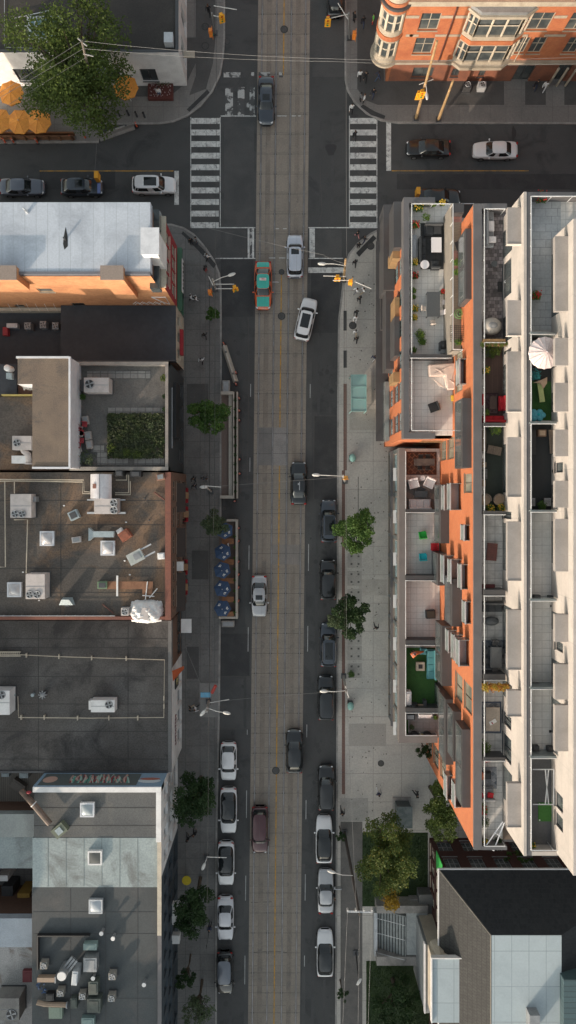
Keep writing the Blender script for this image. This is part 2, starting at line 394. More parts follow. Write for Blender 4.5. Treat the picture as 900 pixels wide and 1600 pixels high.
flat('pale_slab', (312,1067,341,1120), mat('pale_slab',(.24,.235,.225),.8,c2=(.20,.195,.19),sc=.7)); flat('pale_slab', (531,1246,575,1282), mat('pale_slab2',(.34,.325,.305),.8,c2=(.28,.27,.25),sc=.7))
sl = mat('tree_slab',(.33,.315,.29),.8,c2=(.29,.275,.255),sc=.9)
m = MB(); h = MB()
for y0 in (864,892,920,948,984,1008,1036):
    m.sheet(rot_rect(542.5,y0,565,y0+23), .142)
    for ix in (549,560):
        for iy in (y0+5,y0+17): h.sheet(rot_rect(ix-1.5,iy-1.5,ix+1.5,iy+1.5), .147)
struct('planting_slab', m, sl); struct('slab_grate', h, mat('grate',(.09,.085,.08),.7))
flat('pavement_seam', (327.2,430,328.2,1100), mat('seam',(.07,.068,.066),.8), .1385)
flat('pavement_seam', (559,745,560,870), MAT['seam'] if 'seam' in MAT else asph3, .1385)
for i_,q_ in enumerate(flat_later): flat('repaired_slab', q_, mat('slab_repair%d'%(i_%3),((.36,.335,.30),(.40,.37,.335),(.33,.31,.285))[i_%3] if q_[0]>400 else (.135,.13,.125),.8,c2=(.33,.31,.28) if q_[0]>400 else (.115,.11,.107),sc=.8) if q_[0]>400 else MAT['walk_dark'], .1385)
# lawns lower right
struct('lawn', MB().sheet(rot_rect(566,1300,668,1415), .15), mat('lawn_soil',(.035,.06,.02),.9,c2=(.025,.045,.018),sc=.8))
struct('lawn', MB().sheet(rot_rect(572,1500,690,1640), .15), MAT['lawn_soil'])
def grass(x0,y0,x1,y1,n,name='grass'):
    m = MB(); 
    for i in range(n):
        p = Vector((X(random.uniform(x0,x1)), Y(random.uniform(y0,y1)), .15)); a = random.uniform(0,pi); h=random.uniform(.06,.14); d=Vector((cos(a),sin(a),0))*.03
        t = p+Vector((random.uniform(-.05,.05),random.uniform(-.05,.05),h)); m.quad(p-d,p+d,t)
    tag(m.build(name, leafmat('grass_leaf',(.03,.055,.014),(.045,.085,.02),(.06,.10,.02),.5)), kind='stuff')
    return m
grass(566,1300,668,1415,9000); grass(572,1500,690,1610,9000)
# ================================================================ BUILDINGS
glass  = mat('window_glass',(.045,.055,.06),.08,c2=(.09,.10,.10),sc=.6,grain=0)
glassb = mat('blue_glass',(.12,.20,.23),.08,c2=(.20,.28,.30),sc=.5,grain=0)
cream  = mat('cream_paint',(.50,.44,.35),.6,c2=(.42,.37,.30),sc=1.2)
white  = mat('white_paint',(.72,.71,.70),.6,c2=(.62,.61,.60),sc=.9,grain=.06)
whitem = mat('white_metal',(.62,.63,.66),.4,.0,c2=(.54,.55,.58),sc=1.3,grain=.05)
dmetal = mat('dark_metal',(.075,.077,.082),.5,.3,grain=.08)
gmetal = mat('grey_metal',(.30,.31,.32),.45,.4,c2=(.24,.25,.26),sc=.9,grain=.08)
lmetal = mat('pale_metal',(.50,.52,.54),.4,.3,c2=(.42,.44,.46),sc=.9,grain=.08)
copingm= mat('parapet_metal',(.135,.13,.135),.5,.2,c2=(.11,.108,.112),sc=.4,grain=.06)
black  = mat('black_paint',(.02,.02,.021),.5)
silver = tiles('silver_roof',(.46,.50,.56),(.43,.47,.53),(.30,.33,.37),50,1.0,.02,rot=pi/2,stain=(.33,.36,.41),ssc=.35,r=.6,grain=.10,bump=.2)
tarb   = mat('black_membrane',(.033,.039,.048),.75,c2=(.042,.048,.057),sc=.35,grain=.12,gsc=3)
tard   = mat('dark_tar',(.070,.064,.060),.85,c2=(.13,.125,.12),sc=.16,lo=.45,hi=.75,c3=(.038,.036,.036),sc3=.22,grain=.3,gsc=7)
tarbr  = mat('brown_tar',(.098,.084,.073),.85,c2=(.058,.053,.049),sc=.22,lo=.4,hi=.7,c3=(.19,.12,.075),sc3=.13,lo3=.48,grain=.3,gsc=7)
gravel = mat('brown_gravel',(.19,.145,.11),.95,c2=(.155,.12,.095),sc=.4,c3=(.12,.10,.085),sc3=.5,grain=.3,gsc=14,bump=.4)
tarr6  = mat('roof_grey',(.105,.108,.108),.85,c2=(.085,.088,.09),sc=.3,c3=(.13,.125,.115),sc3=.2,grain=.2,gsc=8)
palegr = mat('roof_pale_green',(.30,.35,.355),.7,c2=(.24,.285,.29),sc=.35,c3=(.15,.165,.165),sc3=.25,grain=.15,gsc=6)
orangeb= tiles('orange_brick',(.47,.13,.038),(.38,.105,.032),(.30,.14,.08),.26,.085,.012,.5,wall=True,stain=(.36,.105,.04),ssc=.8,r=.85)
redb   = tiles('red_brick',(.45,.135,.042),(.37,.105,.034),(.36,.17,.10),.26,.085,.012,.5,wall=True,stain=(.30,.085,.04),ssc=.5,r=.85)
tanb   = tiles('old_brick',(.60,.27,.11),(.50,.20,.08),(.40,.25,.15),.26,.085,.012,.5,wall=True,stain=(.36,.15,.07),ssc=.45,r=.85)
darkredb=tiles('dark_red_brick',(.07,.016,.012),(.055,.015,.012),(.05,.028,.022),.26,.085,.012,.5,wall=True,r=.85)
brownb = tiles('brown_brick',(.17,.09,.06),(.14,.075,.05),(.12,.09,.07),.26,.085,.012,.5,wall=True,r=.85)
blueb  = tiles('blue_painted_brick',(.055,.07,.085),(.045,.06,.075),(.035,.045,.055),.26,.085,.012,.5,wall=True,r=.7)
redp   = mat('red_painted_brick',(.30,.03,.035),.75,c2=(.25,.025,.03),sc=1)
greenp = mat('green_paint',(.05,.13,.08),.5)
redcop = mat('red_brown_coping',(.20,.075,.05),.75,c2=(.15,.06,.045),sc=.6,grain=.15)
shingle= tiles('dark_shingle',(.022,.025,.028),(.015,.017,.02),(.022,.024,.026),.35,.3,.02,.5,r=.9,grain=.25)
shingle_lit=tiles('dark_shingle_lit',(.042,.042,.040),(.034,.034,.033),(.021,.021,.021),.3,.35,.02,.5,r=.9,grain=.25,rot=pi/2)  # paler copy of the dark shingle, sunlight on the left slope painted in
paleblue=tiles('pale_metal_roof',(.36,.42,.45),(.34,.40,.43),(.22,.26,.28),1.6,3.3,.03,r=.5,stain=(.30,.35,.38),ssc=.2,grain=.05)
wood   = mat('brown_wood',(.20,.10,.05),.7,c2=(.14,.07,.04),sc=2)

def window(parent, axis, c, s, a0, a1, z0, z1, fm, gm, depth, mull=1, bar=0, name='window'):
    """frame + pane in an opening; s = outward sign"""
    m = MB(); f = .07; i0 = c - s*depth; i1 = c - s*(depth-.08)
    def b(u0,u1,v0,v1,d0=i0,d1=i1):
        if axis=='X': m.box(min(d0,d1),max(d0,d1),u0,u1,v0,v1)
        else: m.box(u0,u1,min(d0,d1),max(d0,d1),v0,v1)
    b(a0,a1,z0,z0+f); b(a0,a1,z1-f,z1); b(a0,a0+f,z0+f,z1-f); b(a1-f,a1,z0+f,z1-f)
    for k in range(mull):
        u = a0+(a1-a0)*(k+1)/(mull+1); b(u-.035,u+.035,z0+f,z1-f)
    if bar: 
        v = z0+(z1-z0)*bar
        for k in range(mull+1):
            ua=a0+(a1-a0)*k/(mull+1)+.036; ub=a0+(a1-a0)*(k+1)/(mull+1)-.036; b(ua,ub,v-.03,v+.03)
    b(a0-.06,a1+.06,z0-.09,z0-.002,c-s*.02,c+s*.08)     # sill
    fo = m.build(name, fm, parent, world=True)
    g = MB(); d = c - s*(depth-.03)
    if axis=='X': g.quad((d,a0+.02,z0+.02),(d,a1-.02,z0+.02),(d,a1-.02,z1-.02),(d,a0+.02,z1-.02))
    else: g.quad((a0+.02,d,z0+.02),(a1-.02,d,z0+.02),(a1-.02,d,z1-.02),(a0+.02,d,z1-.02))
    g.build('pane', gm, fo, world=True)
    return fo
def facade(parent, axis, c, s, a0, a1, z0, z1, ops, wm, fm=None, gm=None, depth=.2, wins=True, mull=1, bar=0, name='wall'):
    if a0 > a1: a0, a1 = a1, a0
    ops = [(max(o[0],a0+.01),min(o[1],a1-.01),o[2],o[3]) for o in ops if o[0]<a1-.2 and o[1]>a0+.2]
    us = sorted({a0,a1,*[o[0] for o in ops],*[o[1] for o in ops]}); vs = sorted({z0,z1,*[o[2] for o in ops],*[o[3] for o in ops]})
    m = MB()
    def pt(u,v,d): return (c-s*d,u,v) if axis=='X' else (u,c-s*d,v)
    for u0,u1 in zip(us,us[1:]):
        st = None
        for v0,v1 in zip(vs,vs[1:]):
            um,vm=(u0+u1)/2,(v0+v1)/2
            hole = any(o[0]<um<o[1] and o[2]<vm<o[3] for o in ops)
            if hole:
                if st is not None: m.quad(pt(u0,st,0),pt(u1,st,0),pt(u1,v0,0),pt(u0,v0,0)); st=None
            elif st is None: st=v0
        if st is not None: m.quad(pt(u0,st,0),pt(u1,st,0),pt(u1,vs[-1],0),pt(u0,vs[-1],0))
    for o in ops:
        a,b,p,q = o[:4]
        m.quad(pt(a,p,0),pt(a,p,depth),pt(a,q,depth),pt(a,q,0)); m.quad(pt(b,p,0),pt(b,p,depth),pt(b,q,depth),pt(b,q,0))
        m.quad(pt(a,p,0),pt(b,p,0),pt(b,p,depth),pt(a,p,depth)); m.quad(pt(a,q,0),pt(b,q,0),pt(b,q,depth),pt(a,q,depth))
    w_ = m.build(name, wm, parent, world=True)
    if wins:
        for o in ops: window(parent, axis, c, s, *o[:4], fm or white, gm or glass, depth, mull, bar)
    return w_
def rows(a0, a1, n, w_, zs):
    if a0>a1: a0,a1=a1,a0
    st=(a1-a0)/n
    return [(a0+st*(i+.5)-w_/2, a0+st*(i+.5)+w_/2, z, z+h) for i in range(n) for z,h in zs]
def part(parent, name, mb, m, **k): return mb.build(name, m, parent, world=True, **k)
def mass(parent, name, px, z0, z1, m, zr=None):
    """block with a rectangular roof given in photo pixels at its roof height"""
    zr = zr or z1; a,b,c,d = px
    return part(parent, name, MB().box(X(a,zr),X(c,zr),Y(d,zr),Y(b,zr),z0,z1), m)
def building(name, label, loc): return thing(name, label, 'building', loc)

# ---- silver roofed building
b = building('brick_building','old brick building with pale silver sheet roof and red painted front with green shops below', at(120,380,0))
cF = -11.46; yb = Y(430,15.5); yt = Y(316,15.5); xl = X(-330,15.5)
part(b,'roof',MB().box(xl,X(235,15.5),yb+.3,yt,14.6,15.5),silver)
part(b,'core',MB().box(xl,X(232,15.5),yb+.32,yt-.05,-.02,14.6),brownb)
part(b,'side_block',MB().box(X(232,15.5)+.01,cF-.3,yb+.32,yt-.05,-.02,11.7),tard)
ops=[(X(u0,z),X(u1,z),z,z+h) for u0,u1,z,h in ((63,86,10.2,1.2),(115,136,5.0,1.3),(26,42,4.6,1.0))]
facade(b,'Y',yb,-1,xl,X(235,15.5),-.02,15.2,ops,tanb,cream,glass,.15,mull=0)
facade(b,'Y',yb,-1,X(235,15.5)+.003,cF,-.02,12,[],tanb,name='wall')
o=rows(yb+.6,yt-.6,4,1.1,((5.6,1.9),(9.0,1.9)))
facade(b,'X',cF,1,yb,yt,4.3,12,o,redp,cream,glass,.15,mull=0,bar=.5)
o=rows(yb+.5,yt-.5,3,2.2,((.5,2.6),))
facade(b,'X',cF+.02,1,yb,yt,-.02,4.28,o,greenp,greenp,glass,.2,mull=1)
part(b,'cornice',MB().box(cF-.28,cF+.22,yb-.1,yt+.05,12,12.25),cream); part(b,'shop_fascia',MB().box(cF,cF+.45,yb-.1,yt,3.5,4.0),greenp)
part(b,'shop_sign',MB().box(cF+.46,cF+.52,yb+1.8,yb+5.2,3.3,4.1),white)
g=MB(); yy=yb+2.1
for k in range(7): g.box(cF+.521,cF+.53,yy,yy+.28,3.5,3.9) if k%2 else g.tube([(cF+.527,yy+.14+.14*cos(t),3.7+.18*sin(t)) for t in [j*.9 for j in range(8)]],.03,5); yy+=.42
part(b,'sign_lettering',g,black)
mass(b,'hatch_house',(221,357,246,397),11.7,16.4,white); part(b,'hatch_cap',MB().box(X(220,16.4),X(249,16.4),Y(398,16.4),Y(356,16.4),16.4,16.5),whitem)
for p0,p1 in ((327,356),(398,450)):
    part(b,'roof_lantern',MB().box(X(234,13.2),X(249,13.2),Y(p1,13.2),Y(p0,13.2),11.72,13.2),glass)
for p0,p1 in ((-60,25),(158,192)):
    part(b,'chimney',MB().box(X(p0,16.2),X(p1,16.2),Y(430,16.2)-.35,Y(425,16.2)+.5,10 if p0>0 else 13,16.2),tanb); part(b,'chimney_cap',MB().box(X(p0,16.2)-.06,X(p1,16.2)+.06,Y(430,16.2)-.42,Y(425,16.2)+.55,16.2,16.28),mat('taupe_cap',(.25,.20,.17),.8))
m=MB(); m.box(xl,X(158,15.6),yb+.05,yb+.3,15.2,15.58); m.box(X(193,15.6),X(234,15.6),yb+.05,yb+.3,15.2,15.58); part(b,'parapet',m,mat('grey_flashing',(.17,.17,.19),.5,.2))
m=MB(); c_=at(102,374,15.52); m.sheet([(c_.x-.08,c_.y-.9),(c_.x+.22,c_.y-.6),(c_.x+.2,c_.y+.3),(c_.x+.02,c_.y+1.1),(c_.x-.14,c_.y+.2),(c_.x-.2,c_.y-.4)],15.515); part(b,'roof_stain',m,black)
m=MB(); m.cyl(c_.x,c_.y,15.5,15.95,.09); part(b,'vent_pipe',m,dmetal); m=MB(); q=at(43,332,15.5); m.cyl(q.x,q.y,15.5,16.0,.14,.12); m.tube([(q.x-.2,q.y+.2,16.0),(q.x,q.y,16.05)],.07); part(b,'vent_pipe',m,lmetal)
g=MB()   # painted white zigzag graffiti low on the wall
pts=[]; 
for k in range(11):
    px_=208+k*5; z=(6.9 if k%2 else 6.0); pts.append((X(px_,z),yb-.012,z))
g.tube(pts,.05,5); g.tube([(p[0]+.15,p[1],p[2]-.25) for p in pts[:9]],.04,5); part(b,'graffiti',g,white)
g=MB(); z=7.2; g.tube([(X(241,z),yb-.012,8.6),(X(262,z),yb-.012,8.6),(X(262,z),yb-.012,6.0),(X(250,z),yb-.012,7.2),(X(241,z),yb-.012,8.6)],.06,5); part(b,'painted_outline',g,white)
m=MB(); m.box(X(0,9),X(70,9),yb-.014,yb-.006,7.5,7.7)

# ---- black membrane roof
b = building('low_shop','low shop with smooth black membrane roof and off white street front', at(180,525,0))
cF=X(275,5.5); y0=Y(565,5.5)+.02; y1=yb-.02
part(b,'roof',MB().box(X(95,5.5),cF-.02,y0,y1,4.6,5.5),tarb); part(b,'core',MB().box(X(95,5.5),cF-.3,y0+.02,y1-.02,-.02,4.6),brownb)
part(b,'roof',MB().box(xl,X(95,5.5)-.01,Y(600,4),y1-.03,3.6,4.0),tarb); part(b,'core',MB().box(xl,X(95,5.5)-.02,Y(600,4)+.02,y1-.05,-.02,3.6),brownb)
facade(b,'X',cF,1,y0,y1,-.02,5.5,rows(y0+.3,y1-.3,3,1.1,((3.0,1.5),)),cream,cream,glass,.15,mull=0)
part(b,'roof_edge',MB().box(X(93,5.6),cF+.05,y0-.0,y0+.12,5.5,5.62),dmetal)
part(b,'back_parapet',MB().box(xl,X(95,5),y1-.4,y1-.06,4.0,4.9),cream)
part(b,'shop_sign',MB().box(cF+.03,cF+.35,Y(555,3),Y(515,3),2.6,3.2),mat('red_sign',(.35,.02,.03),.5))
m=MB(); 
for k in range(6): m.tube([(X(20+k*14,4.9),y1-.5,4.95),(X(20+k*14,4.9),y1-.02,6.2)],.02,5)
part(b,'cable',m,white)

# ---- garden roof building
b = building('garden_roof_building','building with green planted roof terrace, brown gravel penthouse roof and black street front', at(150,650,0))
cF=X(263,10); y0=Y(735,10); y1=Y(565,10)
deck=mat('terrace_grey',(.105,.10,.095),.85,c2=(.14,.13,.12),sc=.25,c3=(.08,.078,.075),sc3=.4,grain=.2)
part(b,'roof',MB().box(X(112,9.4),cF-.3,y0+.35,y1-.35,8.8,9.4),deck)
part(b,'core',MB().box(xl,cF-.32,y0+.02,y1-.02,-.02,8.8),brownb)
part(b,'parapet',MB().box(X(112,10),cF,y1-.34,y1,8.81,10),mat('terrace_wall',(.30,.27,.24),.8,c2=(.24,.22,.2),sc=.8))
part(b,'parapet',MB().box(X(108,10),cF,y0,y0+.34,8.81,10),MAT['terrace_wall'])
part(b,'parapet',MB().box(cF-.3,cF-.01,y0+.345,y1-.345,8.81,10.02),mat('taupe_coping',(.26,.23,.21),.7,c2=(.21,.19,.175),sc=.7))
facade(b,'X',cF,1,y0,y1,-.02,9.98,rows(y0+.6,y1-.6,4,1.6,((1,2.2),)),mat('black_cladding',(.035,.042,.046),.5),dmetal,glass,.12,mull=0)
part(b,'sign_panel',MB().box(cF+.02,cF+.3,Y(685,6),Y(600,6),4.6,7.2),black)
part(b,'light_bar',MB().box(cF+.06,cF+.12,Y(700,8.6),Y(605,8.6),8.3,8.4),lmetal)
part(b,'roof',MB().box(xl,X(51,9.2),y0+.1,Y(620,9.2),8.81,9.2),tarbr)
part(b,'penthouse',MB().box(X(50,13),X(109,13)-.02,Y(731,13),Y(558,13),8.82,12.9),whitem)
part(b,'penthouse',MB().box(X(27,13),X(50,13)-.005,Y(600,13),Y(558,13),8.82,12.9),whitem)
part(b,'penthouse_roof',MB().prism([(X(a,13),Y(c,13)) for a,c in ((27.5,560),(107,560),(107,729),(50.5,729),(50.5,600),(27.5,600))],12.9,13.0),gravel)
m=MB(); m.pbox(107,557,110,732,12.85,13.12); m.pbox(25,556.5,107,559.5,12.85,13.12); m.pbox(50,729.5,107,732.5,12.85,13.12); part(b,'roof_edging',m,whitem)
part(b,'roof',MB().box(xl,X(26,9.2),Y(617,9.2)+.02,y1-.1,8.81,9.2),tarb)
m=MB(); m.pbox(2,616,52,618,9.2,9.8); part(b,'yellow_rail',m,mat('yellow_rail',(.45,.36,.12),.6))
pv=mat('roof_paver',(.24,.23,.215),.85,c2=(.19,.18,.17),sc=1)
def pavers(lst, zz, gm=pv):
    m=MB()
    for a0,b0,a1,b1,nx,ny in lst:
        for i in range(nx):
            for j in range(ny):
                w_=(a1-a0)/nx; h_=(b1-b0)/ny; m.pbox(a0+i*w_+.4,b0+j*h_+.4,a0+(i+1)*w_-.4,b0+(j+1)*h_-.4,zz,zz+.05)
    return m
for q in ((136,580,235,591,8,1),(169,637,257,647,9,1),(152,707,200,726,5,2),(143,696,163,706,2,1),(210,716,257,726,4,1)): part(b,'paver_strip',MB().box(X(q[0],9.45),X(q[2],9.45),Y(q[3],9.45),Y(q[1],9.45),9.41,9.46),tiles('roof_pavers',(.24,.23,.215),(.19,.18,.17),(.09,.085,.08),.72,.62,.03,grain=.15))

# ---- brown roof with plant
b = building('rooftop_plant_building','wide building with stained brown tar roof full of vents and cooling units', at(130,850,0))
cF=X(267,10.2); y0=Y(969,10.2); y1=Y(737.5,10.2)
part(b,'roof',MB().box(xl,cF-.55,y0+.32,y1-.02,9.0,9.6),tarbr); part(b,'core',MB().box(xl,cF-.32,y0+.02,y1-.03,-.02,9.0),brownb)
part(b,'parapet',MB().box(cF-.55,cF-.005,y0,y1-.02,9.01,10.2),redcop); part(b,'parapet',MB().box(xl,cF-.56,y0,y0+.30,9.01,10.0),redcop)
m=MB(); m.tube([(xl,y0+.38,10.06),(X(180,10),y0+.38,10.06)],.035,6)
for k in range(14): m.tube([(X(-10+k*14,10),y0+.38,9.6),(X(-10+k*14,10),y0+.38,10.06)],.02,5)
part(b,'roof_railing',m,lmetal)
facade(b,'X',cF,1,y0,y1,-.02,9.98,rows(y0+.5,y1-.5,5,2.0,((.6,2.4),(4.3,1.8),(7.2,1.7))),brownb,mat('brown_frame',(.22,.16,.12),.7),glass,.2,mull=2,bar=.6)
for p0,p1 in ((755,800),(825,870),(895,955)):
    m=MB(); m.add([(cF,Y(p1,6.5),6.9),(cF,Y(p0,6.5),6.9),(cF+.8,Y(p0,6.5),6.2),(cF+.8,Y(p1,6.5),6.2),(cF,Y(p1,6.5),6.8),(cF,Y(p0,6.5),6.8),(cF+.8,Y(p0,6.5),6.1),(cF+.8,Y(p1,6.5),6.1)],[(0,1,2,3),(4,7,6,5),(0,3,7,4),(1,5,6,2),(3,2,6,7),(0,4,5,1)]); part(b,'awning',m,black)
part(b,'upper_sign',MB().box(cF+.03,cF+.7,Y(892,7),Y(878,7),6.6,7.0),white)
part(b,'white_canopy',MB().box(cF+.02,cF+1.1,Y(992,5),Y(970,5),3.9,4.0),white)

# ---- dark roof
b = building('dark_roof_building','long building with blackish stained roof, thin cream pipe loop and white street front', at(130,1090,0))
cF=X(268,6.8); y0=Y(1207,6.8); y1=Y(970,6.8)
part(b,'roof',MB().box(xl,cF-.35,y0+.02,y1,6.0,6.7),tard); part(b,'core',MB().box(xl,cF-.32,y0+.03,y1-.02,-.02,6.0),brownb)
part(b,'roof_edge',MB().box(cF-.34,cF,y0,y1,6.0,6.8),mat('grey_coping',(.16,.155,.15),.7,c2=(.13,.127,.125),sc=.5)); part(b,'roof_edge',MB().box(xl,cF-.35,y0-.05,y0+.15,6.5,6.82),dmetal)
facade(b,'X',cF+.012,1,y0,Y(1045,6.8),-.02,6.7,rows(y0+1,Y(1060,6.8),4,1.5,((.7,2.4),)),white,white,glass,.2,mull=0)
facade(b,'X',cF+.002,1,Y(1045,6.8),y1,-.02,5.98,rows(Y(1040,6.8),y1,2,2.2,((.6,2.4),)),brownb,dmetal,glass,.2,mull=1)
part(b,'corner_panel',MB().add([(cF+.03,Y(1060,5),6.1),(cF+.03,Y(1042,5),6.6),(cF+.9,Y(1042,5),4.6),(cF+.9,Y(1047,5),4.4)],[(0,1,2,3)]),mat('orange_red_panel',(.42,.09,.03),.6))
part(b,'round_logo_sign',MB().box(cF+.05,cF+.14,Y(1073,4),Y(1050,4),3.2,5.0),black)
g=MB(); g.tube([(cF+.15,Y(1062,4)+.45*cos(t),4.1+.45*sin(t)) for t in [j*pi/8 for j in range(17)]],.03,5); g.tube([(cF+.15,Y(1062,4)+.15*cos(t),4.1+.25*sin(t)) for t in [j*pi/8 for j in range(17)]],.03,5); part(b,'round_logo',g,mat('gold_mark',(.5,.42,.2),.5))
g=MB(); yy=Y(1163,4.6)
for k in range(9):
    g.box(cF+.06,cF+.08,yy,yy+.12,4.2,4.9); g.box(cF+.06,cF+.08,yy+.12,yy+.26,4.2+.25*(k%3),4.3+.25*(k%3)); yy+=.36
part(b,'wall_lettering',g,mat('maroon_letter',(.12,.02,.035),.6))
m=MB(); z=6.95
m.tube([at(-5,1022.5,z),at(33,1023,z),at(95,1026,z),at(257,1031,z),at(256,1121,z),at(140,1122,z),at(29,1121,z),at(28,1088,z)],.045,6)
for q in ((41,1024),(92,1026),(143,1028),(197,1029),(33,1121),(69,1121),(121,1122),(170,1122),(215,1122),(256,1091),(256,1104)): c_=at(*q,z); m.box(c_.x-.05,c_.x+.05,c_.y-.22,c_.y+.22,6.7,z+.04)
part(b,'gas_pipe',m,cream)
m=MB(); 
for k in range(12): m.pbox(-6+k*3.2,1019,-4.9+k*3.2,1025,6.9,6.98)
m.pbox(-8,1018,32,1019.6,6.85,7.0); m.pbox(-8,1024.5,32,1026,6.85,7.0); part(b,'roof_ladder',m,cream)

# ---- terrace of three roofs, bottom left
b = building('corner_row_building','row building with patchwork roof of grey, green and black sheets, part dark blue front', at(150,1420,0))
cF=X(252,10); y1=Y(1230,10)
part(b,'roof',MB().box(X(53,9.6),cF-.55,Y(1309,9.6),Y(1237,9.6),9,9.6),tarr6)
part(b,'roof',MB().box(X(51,9.6),cF-.45,Y(1386,9.6),Y(1309,9.6)-.005,9,9.62),palegr)
part(b,'roof',MB().box(X(50,9.6),cF-.45,Y(2100,9.6),Y(1386,9.6)-.005,9,9.6),mat('roof_black',(.058,.066,.070),.8,c2=(.047,.054,.058),sc=.35,c3=(.08,.08,.08),sc3=.2,grain=.15))
part(b,'core',MB().box(X(50,9.6),cF-.32,Y(2100,9.6)+.05,y1-.2,-.02,8.99),brownb)
part(b,'parapet',MB().box(X(51,10),cF,y1-.5,y1,8.5,10),white); part(b,'parapet',MB().box(cF-.5,cF-.01,Y(1316,10),y1-.51,9.01,10.0),white)
part(b,'parapet',MB().box(cF-.4,cF-.01,Y(1462,9.9),Y(1316,10)-.01,9.01,9.9),cream); part(b,'parapet',MB().box(cF-.4,cF-.01,Y(2100,9.9),Y(1462,9.9)-.01,9.01,9.8),copingm)
# mural wall facing the dark roof (faces +Y), sloping parapet look
part(b,'mural_wall',MB().box(X(51,10),cF,y1+.002,y1+.06,-.02,9.9),mat('mural_blue',(.20,.30,.40),.7))
g=MB(); g.box(X(62,9),X(215,9),y1+.061,y1+.07,7.0,9.7); part(b,'mural_ground',g,mat('mural_black',(.09,.11,.11),.7))
cols=[(.10,.30,.25),(.22,.05,.06),(.30,.42,.38),(.42,.28,.25)]
for ci,c_ in enumerate(cols):
    g=MB(); rr=random.Random(ci)
    for k in range(10):
        x0=X(112+k*9,8.5)+rr.uniform(-.2,.2); pts=[(x0,y1+.075+ci*.004,7.4+rr.uniform(0,.5)),(x0+rr.uniform(-.2,.4),y1+.075+ci*.004,8.4),(x0+rr.uniform(0,.6),y1+.075+ci*.004,9.2)]
        g.tube(pts,[.12,.16,.07],5)
    part(b,'graffiti',g,mat('mural_col%d'%ci,c_,.7))
g=MB(); g.ball((X(78,8.5),y1+.08,8.4),(.7,.02,.75),16,8); part(b,'painted_face',g,mat('mural_pink',(.45,.30,.25),.7))
g=MB(); g.ball((X(234,8.5),y1+.08,8.7),(1.1,.02,.5),16,8); part(b,'painted_dome',g,mat('mural_pale',(.50,.58,.62),.7))
g=MB(); g.ball((X(234,8.5),y1+.1,8.3),(1.0,.02,.3),16,8); part(b,'painted_flowers',g,mat('mural_red',(.32,.12,.09),.7))
facade(b,'X',cF,1,Y(1368,9.6),y1,-.02,9.98,rows(Y(1365,9.6),y1-.3,4,1.1,((4.2,1.7),(6.9,1.7)))+rows(Y(1365,9.6),y1-.3,2,2.6,((.6,2.3),)),white,white,glass,.2,mull=0,bar=.5)
facade(b,'X',cF,1,Y(2100,9.6),Y(1368,9.6)-.003,-.02,9.78,rows(Y(1700,9.6),Y(1372,9.6),11,.9,((4.2,1.7),(6.9,1.7)))+rows(Y(1700,9.6),Y(1372,9.6),6,2.4,((.6,2.3),)),blueb,blueb,glass,.2,mull=0,bar=.5)
for p0,p1,mm in ((1413,1445,'red'),(1462,1475,'w')):
    part(b,'shop_sign',MB().box(cF+.02,cF+.8,Y(p1,4),Y(p0,4),3.3,4.0),white)
    g=MB(); 
    for k in range(5): g.box(cF+.82,cF+.84,Y(p1,4)+.3+k*.35,Y(p1,4)+.5+k*.35,3.45,3.85)
    if mm=='red': part(b,'sign_lettering',g,MAT['red_sign'])
m=MB(); m.box(X(58,9.9),X(140,9.9),Y(1463,9.9),Y(1461,9.9),9.6,10); m.box(X(58,9.9),X(60,9.9),Y(1515,9.9),Y(1463,9.9)-.01,9.6,10); part(b,'low_upstand',m,black)
# neighbours behind it at the left edge
b = building('rear_shed','lean-to with pale weathered sheet roofs at the left edge behind the patchwork row', at(20,1300,0))
part(b,'roof',MB().box(xl,X(50,8)-.1,Y(1308,6.5),Y(1272,6.5),5.7,6.5),mat('weathered_sheet',(.33,.36,.35),.6,c2=(.25,.27,.265),sc=.3,grain=.12))
part(b,'roof',MB().box(xl,X(50,8)-.1,Y(1358,6.5),Y(1308,6.5)-.01,5.6,6.35),palegr)
part(b,'core',MB().box(xl,X(50,8)-.15,Y(1357,6.5),Y(1273,6.5),-.02,5.5),brownb)
b = building('rear_workshop','workshop with patched white and rusty sheet roof at the bottom left edge', at(20,1520,0))
part(b,'roof',MB().box(xl,X(49,8)-.1,Y(1480,6.2),Y(1435,6.2),5.4,6.2),mat('white_blue_sheet',(.48,.53,.58),.5,c2=(.40,.45,.50),sc=.4))
part(b,'roof',MB().box(xl,X(54,7)-.15,Y(2100,6.2),Y(1480,6.2)-.01,5.3,6.0),mat('patched_sheet',(.30,.30,.29),.8,c2=(.44,.43,.42),sc=.35,c3=(.16,.11,.08),sc3=.4,grain=.25))
part(b,'core',MB().box(xl,X(49,8)-.2,Y(2090,6.2),Y(1436,6.2),-.02,5.2),brownb)
b = building('rear_annex','flat weathered timber deck annex behind the mural wall', at(20,1240,0))
part(b,'deck',MB().box(xl,X(51,8)-.1,Y(1268,3.5),Y(1203,3.5),-.02,3.5),tiles('deck_boards',(.20,.18,.155),(.17,.155,.135),(.08,.07,.06),.22,40,.02,r=.8,rot=0))
